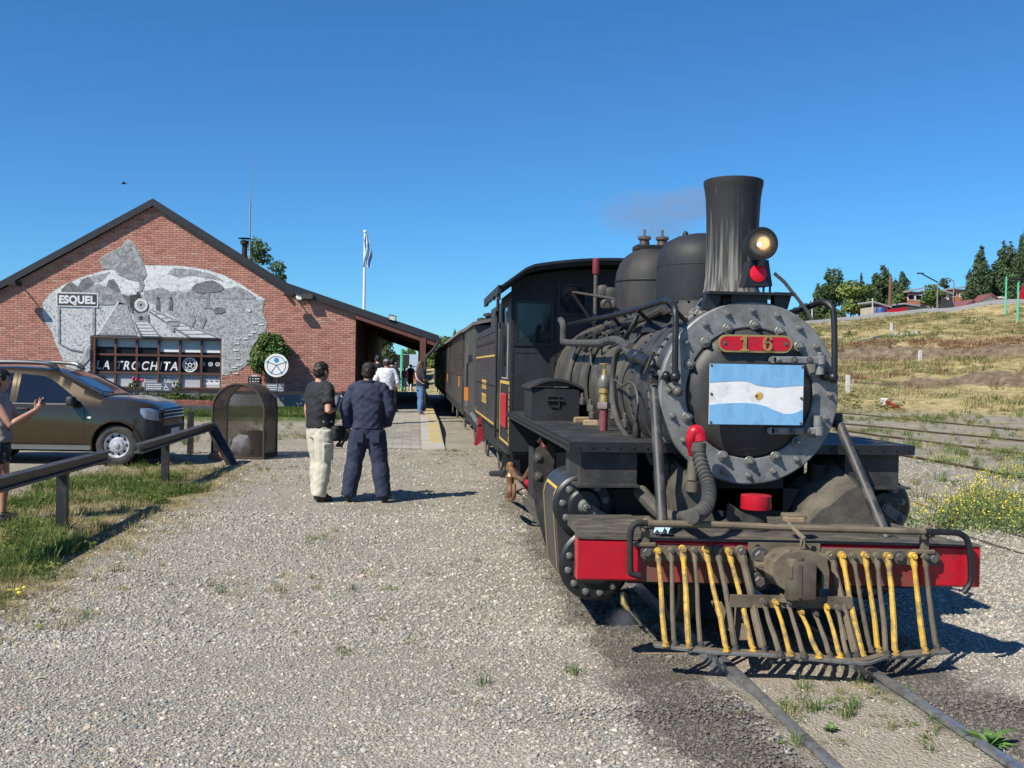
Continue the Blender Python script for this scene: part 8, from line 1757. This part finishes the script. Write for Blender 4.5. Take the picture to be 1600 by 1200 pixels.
b = MB(); b.bbox((at(262, 620, Y=32.4).x, 32.3, -.05), (e.x + .1, 32.5, .36)); PB = thing('low_dark_wall', 'low dark grey kerb wall in front of the brick planter', 'low wall', ((a.x + e.x) / 2, 32.4, 0)); b.build('kerb_body', m_plinth if False else mat('dark_kerb', (.07, .075, .085), .8, var=.2), PB)
pr_ = [leafy(m_green, 60, .28, .22, .04), tuft(m_green, 24, .3, .14, .012)]
P_, R_, S_ = [], [], []
for i in range(110): x = rng.uniform(a.x + .1, e.x - .1); P_.append((x, rng.uniform(33.95, 34.6), .45)); R_.append((0, 0, rng.uniform(0, 6))); S_.append(rng.uniform(.5, 1.1))
scatter('planter_plants', pr_, P_, R_, S_)
def garden_flower(label, px_, ytop, m):
    t_ = at(px_, ytop, Y=34.1); T_ = thing('garden_plant', label, 'plant', (t_.x, 34.1, .45)); b_ = MB(); f_ = MB()
    for k in range(7):
        d = V((rng.gauss(0, .09), rng.gauss(0, .06), 0)); tp = V((t_.x, 34.1, t_.z - rng.uniform(0, .15))) + d; b_.tube([V((t_.x, 34.1, .42)), tp], .01, 4); f_.sph(tp, .045, 8, 5)
    b_.build('stems', m_ystem, T_); f_.build('blossoms', m, T_)
garden_flower('tall pink flower in the planter under the shop window', 214, 590, mat('pink_blossom', (.55, .03, .12), .6))
garden_flower('dark leafy plant in the planter left of the pink flower', 205, 596, lm_dark)
garden_flower('dark leafy plant in the planter right of the low sign', 277, 598, lm_dark)
for (px_, py_, s_, lb) in ((420, 640, .22, 'white painted stone on the lawn beside the young tree'), (445, 639.5, .24, 'white painted stone on the lawn right of the sign post')):
    q = at(px_, py_, Z=.12); T_ = thing('white_stone', lb, 'stone', (q.x, q.y, gz(q.x, q.y))); b = MB(); b.sph((q.x, q.y, gz(q.x, q.y) + .08), (s_, s_ * .8, .12), 12, 8); b.build('stone_body', m_white, T_)
# ---- small things on and by the locomotive
c = at(1034, 831, Y=6.03); RG = thing('blue_rag', 'crumpled pale blue and white rag lying on the front deck by the brace', 'rag', (c.x, 6.03, .7)); b = MB(); b.grid([[V((c.x - .05 + .10 * i / 6, 6.02 + .05 * j / 4, .705 + .03 * math.sin(i * 1.9 + j) ** 2 + .02 * rng.random() + (.02 if j == 2 else 0))) for j in range(5)] for i in range(7)]); b.build('rag_cloth', mat('pale_blue_cloth', (.42, .62, .78), .8, var=.2, scale=25), RG, sm=180)
for (px_, py_, L_, rz_, lb) in ((914, 656, .2, .2, 'split firewood piece on the running board, topmost of the small pile'), (926, 661, .16, -.4, 'split firewood piece lying low on the running board by the valve'), (912, 662, .17, .5, 'split firewood piece under the topmost one on the running board')):
    q = at(px_, py_, X=-.66); T_ = thing('firewood', lb, 'firewood', (q.x, q.y, q.z)); b = MB(); b.prism([(-.03, -.02), (.03, -.025), (.035, .01), (.0, .028), (-.028, .015)], lambda x, z: q + Matrix.Rotation(rz_, 3, 'Z') @ V((-L_ / 2, x, z)), lambda x, z: q + Matrix.Rotation(rz_, 3, 'Z') @ V((L_ / 2, x, z))); b.build('log', m_wood, T_)
# ---- rail trolley far behind the locomotive
q = at(1328, 716, Z=-.05); TR = thing('track_trolley', 'small orange and black track trolley seen behind the locomotive on the right', 'trolley', (q.x, q.y, -.05)); b = MB(); b.bbox((q.x - .5, q.y - .4, .08), (q.x + .35, q.y + .4, .2)); b.build('deck', mat('orange_machine', (.62, .27, .02), .5, var=.1), TR)
for sx in (-.35, .2):
    for sy in (-.35, .35): b = MB(); b.lathe((q.x + sx, q.y + sy, .03), (0, 1, 0), [(.1, -.02), (.1, .02)], 14); b.build('wheel', m_dark, TR)
b = MB(); b.bbox((q.x - .45, q.y - .42, -.02), (q.x + .3, q.y - .38, .08)); b.tube([(q.x + .3, q.y - .3, .2), (q.x + .3, q.y - .3, .0)], .02, 6); b.build('frame', m_dark, TR)
# ---- the hill: wall, poles, posts, houses
def hp(px_, q_): Yq = Yat(px_, q_); x = at(px_, 580, Y=Yq).x; return V((x, Yq, gz(x, Yq)))
HW = thing('hill_wall', 'long low grey concrete wall running along the top of the grass hill', 'wall', hp(1430, 119)); b = MB(); P_ = [hp(px_, 119.0) for px_ in range(1215, 1680, 12)]; nv = V((.67, .742, 0))
b.loft([[p_ + V((0, 0, -.6)), p_ + V((0, 0, .5)), p_ + nv * .3 + V((0, 0, .5)), p_ + nv * .3 + V((0, 0, -.6))] for p_ in P_]); b.build('wall_body', mat('grey_concrete', (.24, .245, .25), .85, var=.12, scale=.6), HW)
def pole(name, label, cat, px_, q_, ytop, r_, m, base_dy=0):
    p_ = hp(px_, q_); zt = at(px_, ytop, Y=p_.y).z; T_ = thing(name, label, cat, p_); b_ = MB(); b_.tube([p_ + V((0, 0, -.5)), V((p_.x, p_.y, zt))], [r_, r_ * .8], 8); b_.build('pole', m, T_); return T_, V((p_.x, p_.y, zt))
pole('utility_pole', 'tall brown wooden utility pole on the hill before the column trees', 'utility pole', 1388, 124, 430, .22, mat('brown_pole', (.16, .085, .05), .8, var=.2))
pole('thin_pole', 'thin pale pole left of the grey shed on the hill', 'pole', 1361, 122, 466, .09, mat('pale_pole', (.45, .46, .45), .7))
pole('thin_pole', 'short pale pole at the left of the hilltop trees by the handrail', 'pole', 1267, 122, 468, .10, mat('pale_pole', None))
T_, tp = pole('street_lamp', 'grey street lamp with a long arm over the hill houses', 'street lamp', 1462, 126, 441, .10, mat('grey_lamp_pole', (.2, .21, .22), .6)); b = MB(); b.tube([tp, tp + V((-1.9, 0, .9))], .08, 6); b.rbox(tp + V((-2.2, 0, 1.0)), (.8, .25, .15), .03); b.build('lamp_arm', m_dark, T_)
T_, tp = pole('street_lamp', 'grey street lamp with a short arm right of the long armed one', 'street lamp', 1487, 128, 439, .09, mat('grey_lamp_pole', None)); b = MB(); b.tube([tp, tp + V((-.9, 0, .4))], .06, 6); b.build('lamp_arm', mat('grey_lamp_pole', None), T_)
m_gpole = mat('green_pole_paint', (.10, .48, .30), .5, var=.08)
for (px_, yb_, yt, lb) in ((1569, 494, 432, 'left of the two bright green poles on the hill'), (1588, 510, 438, 'right of the two bright green poles on the hill, with a dark flat lamp')):
    q_ = 108 if px_ < 1580 else 99; p_ = hp(px_, q_); zt = at(px_, yt, Y=p_.y).z; T_ = thing('green_pole', lb, 'pole', p_, group='green poles on the hill'); b = MB(); b.tube([p_, V((p_.x, p_.y, zt))], [.10, .08], 8); b.build('pole', m_gpole, T_)
    if px_ > 1580: b = MB(); b.rbox(V((p_.x, p_.y, zt + .12)), (1.5, .4, .18), .05); b.build('lamp_head', m_dark, T_)
for (px_, q_, h_, lb) in ((1325, 54, .95, 'short white post at the foot of the grass bank nearest the locomotive'), (1437, 69, .9, 'short grey-white post halfway up the bank before the scarp'), (1391, 93, 1.1, 'thin white stake high on the grass hill')):
    p_ = hp(px_, q_); T_ = thing('marker_post', lb, 'post', p_, group='marker posts on the bank'); b = MB(); b.bbox((p_.x - .09, p_.y - .09, p_.z - .3), (p_.x + .09, p_.y + .09, p_.z + h_)); b.build('post_body', mat('weathered_white_post', (.55, .54, .52), .8), T_)
p_ = at(1382, 640, Z=-.02); p_ = V((p_.x, p_.y, gz(p_.x, p_.y))); T_ = thing('track_marker', 'red and white marker leaning in the grass behind the farthest siding', 'marker', p_); b = MB(); b.rbox(p_ + V((-.02, 0, .36)), (.34, .06, .34), .03); b.build('white_plate', m_white, T_); b = MB(); b.tube([p_ + V((.05, -.05, .36)), p_ + V((.55, -.1, .1))], .09, 8); b.rbox(p_ + V((.62, -.1, .1)), (.2, .1, .2), .03); b.build('red_arm', m_red, T_)
# the pale concrete strip on the hill
b = MB(); P_ = [hp(px_, q_) for px_, q_ in ((1338, 86), (1360, 89.5), (1385, 92), (1410, 92.6), (1432, 93))]; CS = thing('concrete_strip', 'pale concrete strip lying across the upper grass hill', 'concrete strip', P_[2]); b.loft([[p_ + V((0, 0, -.3)), p_ + V((0, 0, .28)), p_ + V((.5, .4, .28)), p_ + V((.5, .4, -.3))] for p_ in P_]); b.build('strip_body', mat('pale_concrete', (.46, .44, .38), .9, var=.12), CS)
m_oran = mat('orange_brick_wall', (.42, .17, .09), .85, var=.2, scale=1.5); m_beige = mat('beige_render', (.42, .37, .31), .85, var=.1, scale=1); m_whitew = mat('white_render', (.62, .60, .56), .8, var=.06); m_maroon = mat('maroon_roof', (.20, .07, .075), .7, var=.12); m_greyr = mat('grey_sheet_roof', (.30, .31, .32), .5, var=.1); m_net = mat('black_shade_net', (.02, .021, .024), .9, var=.2)
def house(name, label, px0, px1, ybase, yeave, ypk, q_, wallm, roofm, slope='gable', wins=2):
    p0 = hp((px0 + px1) / 2, q_); Yh = p0.y; a_ = at(px0, yeave, Y=Yh); e_ = at(px1, yeave, Y=Yh); zb = at((px0 + px1) / 2, ybase, Y=Yh).z; ze = (a_.z + e_.z) / 2; zp = at((px0 + px1) / 2, ypk, Y=Yh).z; T_ = thing(name, label, 'house', (p0.x, Yh, zb)); x0, x1 = a_.x, e_.x; dp = max(4.0, (x1 - x0) * .8)
    b_ = MB(); b_.bbox((x0, Yh, zb - 2.5), (x1, Yh + dp, ze))
    if slope == 'gable': b_.prism([(x0, ze), (x1, ze), ((x0 + x1) / 2, zp)], lambda x, z: V((x, Yh, z)), lambda x, z: V((x, Yh + dp, z)))
    wl_ = b_.build('wall', wallm, T_); b_ = MB()
    if slope == 'gable':
        xm = (x0 + x1) / 2; b_.loft([[V((x0 - .4, y, ze - .1)), V((xm, y, zp + .15)), V((x1 + .4, y, ze - .1)), V((x1 + .4, y, ze - .25)), V((xm, y, zp)), V((x0 - .4, y, ze - .25))] for y in (Yh - .3, Yh + dp + .3)])
    else: b_.loft([[V((x0 - .4, y, (zp if slope == 'left' else ze) + .02)), V((x1 + .4, y, (ze if slope == 'left' else zp) + .02)), V((x1 + .4, y, (ze if slope == 'left' else zp) - .16)), V((x0 - .4, y, (zp if slope == 'left' else ze) - .16))] for y in (Yh - .4, Yh + dp)]); 
    b_.build('roof', roofm, T_)
    for k in range(wins):
        xw = x0 + (x1 - x0) * (k + .5) / wins; b_ = MB(); b_.bbox((xw - .45, Yh - .05, zb + (ze - zb) * .4), (xw + .45, Yh + .0, zb + (ze - zb) * .8)); wf = b_.build('window', m_white, wl_); b_ = MB(); b_.bbox((xw - .37, Yh - .06, zb + (ze - zb) * .44), (xw + .37, Yh - .05, zb + (ze - zb) * .76)); b_.build('window_glass', m_carglass, wl_)
    return T_
house('shed', 'small grey shed with a sloping sheet roof left of the brown pole', 1367, 1386, 492, 479, 471, 123, m_beige, m_greyr, 'left', 1)
house('brick_house', 'orange brick house on the hill right of the slim dark tree', 1418, 1441, 478, 456, 448, 136, m_oran, m_greyr, 'right', 2)
house('garage', 'low beige house with a flat grey roof under the orange brick house', 1415, 1446, 494, 479, 474, 126, m_beige, m_greyr, 'left', 1)
house('row_house', 'orange and white house between the street lamps and the large conifer', 1482, 1512, 472, 452, 446, 140, m_oran, m_greyr, 'right', 2)
house('white_house', 'white house left of the orange and white house on the hill', 1465, 1483, 470, 458, 451, 138, m_whitew, m_greyr, 'left', 1)
house('red_roofed_house', 'long low white house with a maroon roof below the green poles', 1527, 1568, 482, 474, 461, 125, m_whitew, m_maroon, 'gable', 2)
house('red_roofed_house', 'small white house with a maroon roof beside the black shade net', 1507, 1530, 486, 479, 470, 124, m_whitew, m_maroon, 'gable', 1)
house('white_house', 'white house partly hidden behind the left green pole', 1566, 1592, 476, 470, 464, 130, m_whitew, m_whitew, 'left', 1)
for (pa, pb, ya, yb_, yc, q_, lb) in ((1436, 1472, 488, 486, 472, 123, 'black shade net left of the hill houses, sagging over a yard'), (1468, 1515, 484, 478, 462, 124, 'long black shade net before the white hill house')):
    Yn = hp((pa + pb) / 2, q_).y; b = MB(); A_, B_, C_, D_ = at(pa, ya, Y=Yn), at(pb, yb_, Y=Yn), at(pb - 4, yc + 6, Y=Yn + 3), at(pa + 3, yc, Y=Yn + 3); T_ = thing('shade_net', lb, 'shade net', (A_.x, Yn, A_.z)); rows = []
    for i in range(9): u_ = i / 8; rows.append([A_.lerp(B_, u_).lerp(D_.lerp(C_, u_), v_) + V((0, 0, -.5 * math.sin(math.pi * u_) * v_)) for v_ in (0, .33, .66, 1)])
    b.grid(rows); b.build('net', m_net, T_, sm=180)
    b = MB()
    for u_ in (0, .5, 1): p_ = D_.lerp(C_, u_); b.tube([p_ + V((0, 0, -3)), p_], .05, 6); 
    b.build('net_posts', m_dark, T_)
p_ = hp(1400, 122.5); a = at(1384, 484, Y=p_.y); e = at(1417, 480, Y=p_.y); T_ = thing('red_shelter', 'low red roofed shelter with dark sides right of the brown pole foot', 'shelter', (p_.x, p_.y, a.z - 1)); b = MB(); b.loft([[V((a.x, y, a.z)), V((e.x, y, e.z)), V((e.x, y, e.z - .4)), V((a.x, y, a.z - .4))] for y in (p_.y, p_.y + 2)]); b.build('roof', m_red, T_); b = MB(); b.bbox((a.x + .2, p_.y + .2, a.z - 2), (e.x - .2, p_.y + 1.8, a.z - .35)); b.build('side', m_net, T_)
p_ = hp(1376, 121.5); a = at(1376, 490, Y=p_.y); T_ = thing('blue_barrel', 'blue barrel beside the small grey shed on the hill', 'barrel', (a.x, p_.y, a.z)); b = MB(); b.lathe((a.x, p_.y, a.z - .9), (0, 0, 1), [(.55, 0), (.6, .4), (.6, 1.3), (.5, 1.6)], 14); b.build('barrel_body', mat('blue_barrel', (.03, .06, .22), .5), T_)
p_ = hp(1600, 121); a = at(1598.5, 470, Y=p_.y); T_ = thing('red_sign', 'red triangular board at the right edge above the hill wall', 'sign', (a.x, p_.y, a.z)); b = MB(); b.prism([(-.7, 0), (.7, 0), (.1, 1.9)], lambda x, z: V((a.x + x, p_.y, a.z + z)), lambda x, z: V((a.x + x, p_.y + .1, a.z + z))); b.build('sign_board', m_red, T_); b = MB(); b.bbox((a.x - .05, p_.y + .1, a.z - 2), (a.x + .05, p_.y + .2, a.z + .3)); b.build('post', m_dark, T_)
for (px_, lb) in ((1436, 'white car roof behind the hill wall by the beige house'), (1452, 'second white car behind the hill wall under the shade net')):
    p_ = hp(px_, 121); a = at(px_, 489 if px_ < 1445 else 487, Y=p_.y); T_ = thing('parked_car', lb, 'car', (a.x, p_.y, a.z - 1)); b = MB(); b.loft([[V((a.x + x, y, a.z - 1.1 + z)) for x, z in ((-1.7, 0), (1.7, 0), (1.7, .55), (1.0, .7), (.5, 1.25), (-1.0, 1.25), (-1.6, .7), (-1.7, .5))] for y in (p_.y, p_.y + 1.6)]); b.build('body', m_white, T_); b = MB(); b.bbox((a.x - .9, p_.y - .01, a.z - .35), (a.x + .45, p_.y, a.z + .08)); b.build('side_window', m_carglass, T_)
# ---- buildings seen under the canopy
def far_house(label, px0, px1, yb_, ye, yp, Yh, wm, rm):
    a_ = at(px0, ye, Y=Yh); e_ = at(px1, ye, Y=Yh); zb = gz(a_.x, Yh); zp = at(px0, yp, Y=Yh + 4).z; T_ = thing('far_building', label, 'building', ((a_.x + e_.x) / 2, Yh, zb)); b_ = MB(); b_.bbox((a_.x, Yh, zb), (e_.x, Yh + 6, a_.z)); w_ = b_.build('wall', wm, T_); b_ = MB(); b_.loft([[V((x, Yh - .3, a_.z - .05)), V((x, Yh + 4, zp)), V((x, Yh + 6.5, a_.z)), V((x, Yh + 6.5, a_.z - .15)), V((x, Yh + 4, zp - .15)), V((x, Yh - .3, a_.z - .2))] for x in (a_.x - .3, e_.x + .3)]); b_.build('roof', rm, T_); b_ = MB(); xm = (a_.x + e_.x) / 2; b_.bbox((xm - .5, Yh - .03, zb), (xm + .5, Yh, zb + 2)); b_.build('door', m_dark, w_)
far_house('low orange walled building with a blue grey sheet roof beyond the canopy', 606, 652, 604, 575, 553, 78, mat('orange_render', (.42, .15, .06), .8, var=.1), mat('blue_grey_sheet', (.30, .38, .42), .5, var=.12, scale=2))
a = at(628, 545, Y=70); T_ = thing('green_pole', 'bright green pole before the orange building under the canopy', 'pole', (a.x, 70, 0)); b = MB(); b.tube([V((a.x, 70, 0)), V((a.x, 70, a.z))], .1, 8); b.build('pole', m_gpole, T_)
a = at(640.5, 572, Y=66); T_ = thing('white_post', 'white post at the far end of the platform beside the two far people', 'post', (a.x, 66, 0)); b = MB(); b.bbox((a.x - .1, 65.9, 0), (a.x + .1, 66.1, a.z)); b.build('post_body', m_white, T_)
# ---- bird
c = at(193, 287, Y=60); BD = thing('bird', 'small dark bird gliding in the sky above the station roof', 'bird', c); b = MB(); b.tube([c + V((-.14, 0, 0)), c + V((-.06, 0, .01)), c + V((.08, 0, .01)), c + V((.2, 0, 0))], [.01, .035, .035, .01], 8)
for s_ in (-1, 1): b.add([c + V((-.05, 0, .02)), c + V((.07, 0, .02)), c + V((.1, s_ * .2, .09)), c + V((.04, s_ * .36, .04)), c + V((0, s_ * .2, .09))], [(0, 1, 2, 4), (4, 2, 3)])
b.build('body', m_dark, BD)
# ================================================================== SMOKE AND STEAM
def puff(name, blobs, dens, colr, nscale):
    m = bpy.data.materials.new(name); m.use_nodes = True; t_ = m.node_tree; N_ = t_.nodes; N_.remove(N_['Principled BSDF']); pv = N_.new('ShaderNodeVolumePrincipled'); pv.inputs['Color'].default_value = (*colr, 1); pv.inputs['Anisotropy'].default_value = .2
    tc_ = N_.new('ShaderNodeTexCoord'); n_ = N_.new('ShaderNodeTexNoise'); n_.inputs['Scale'].default_value = nscale; n_.inputs['Detail'].default_value = 4; t_.links.new(tc_.outputs['Object'], n_.inputs['Vector'])
    r_ = N_.new('ShaderNodeMapRange'); r_.inputs[1].default_value = .40; r_.inputs[2].default_value = .75; r_.inputs[4].default_value = dens; t_.links.new(n_.outputs[0], r_.inputs[0]); t_.links.new(r_.outputs[0], pv.inputs['Density']); t_.links.new(pv.outputs[0], N_['Material Output'].inputs['Volume'])
    b_ = MB()
    for c_, r3 in blobs: b_.sph(c_, r3, 16, 10)
    o_ = b_.build(name, m); o_['kind'] = 'stuff'; return o_
puff('smoke', [(at(1010, 335, Y=9.0), (.62, .4, .22)), (at(1085, 318, Y=8.4), (.3, .25, .14))], 1.7, (.80, .73, .70), 2.2)
puff('steam', [(at(985, 968, Y=6.9), (.22, .2, .08))], 3.2, (.85, .87, .9), 6)
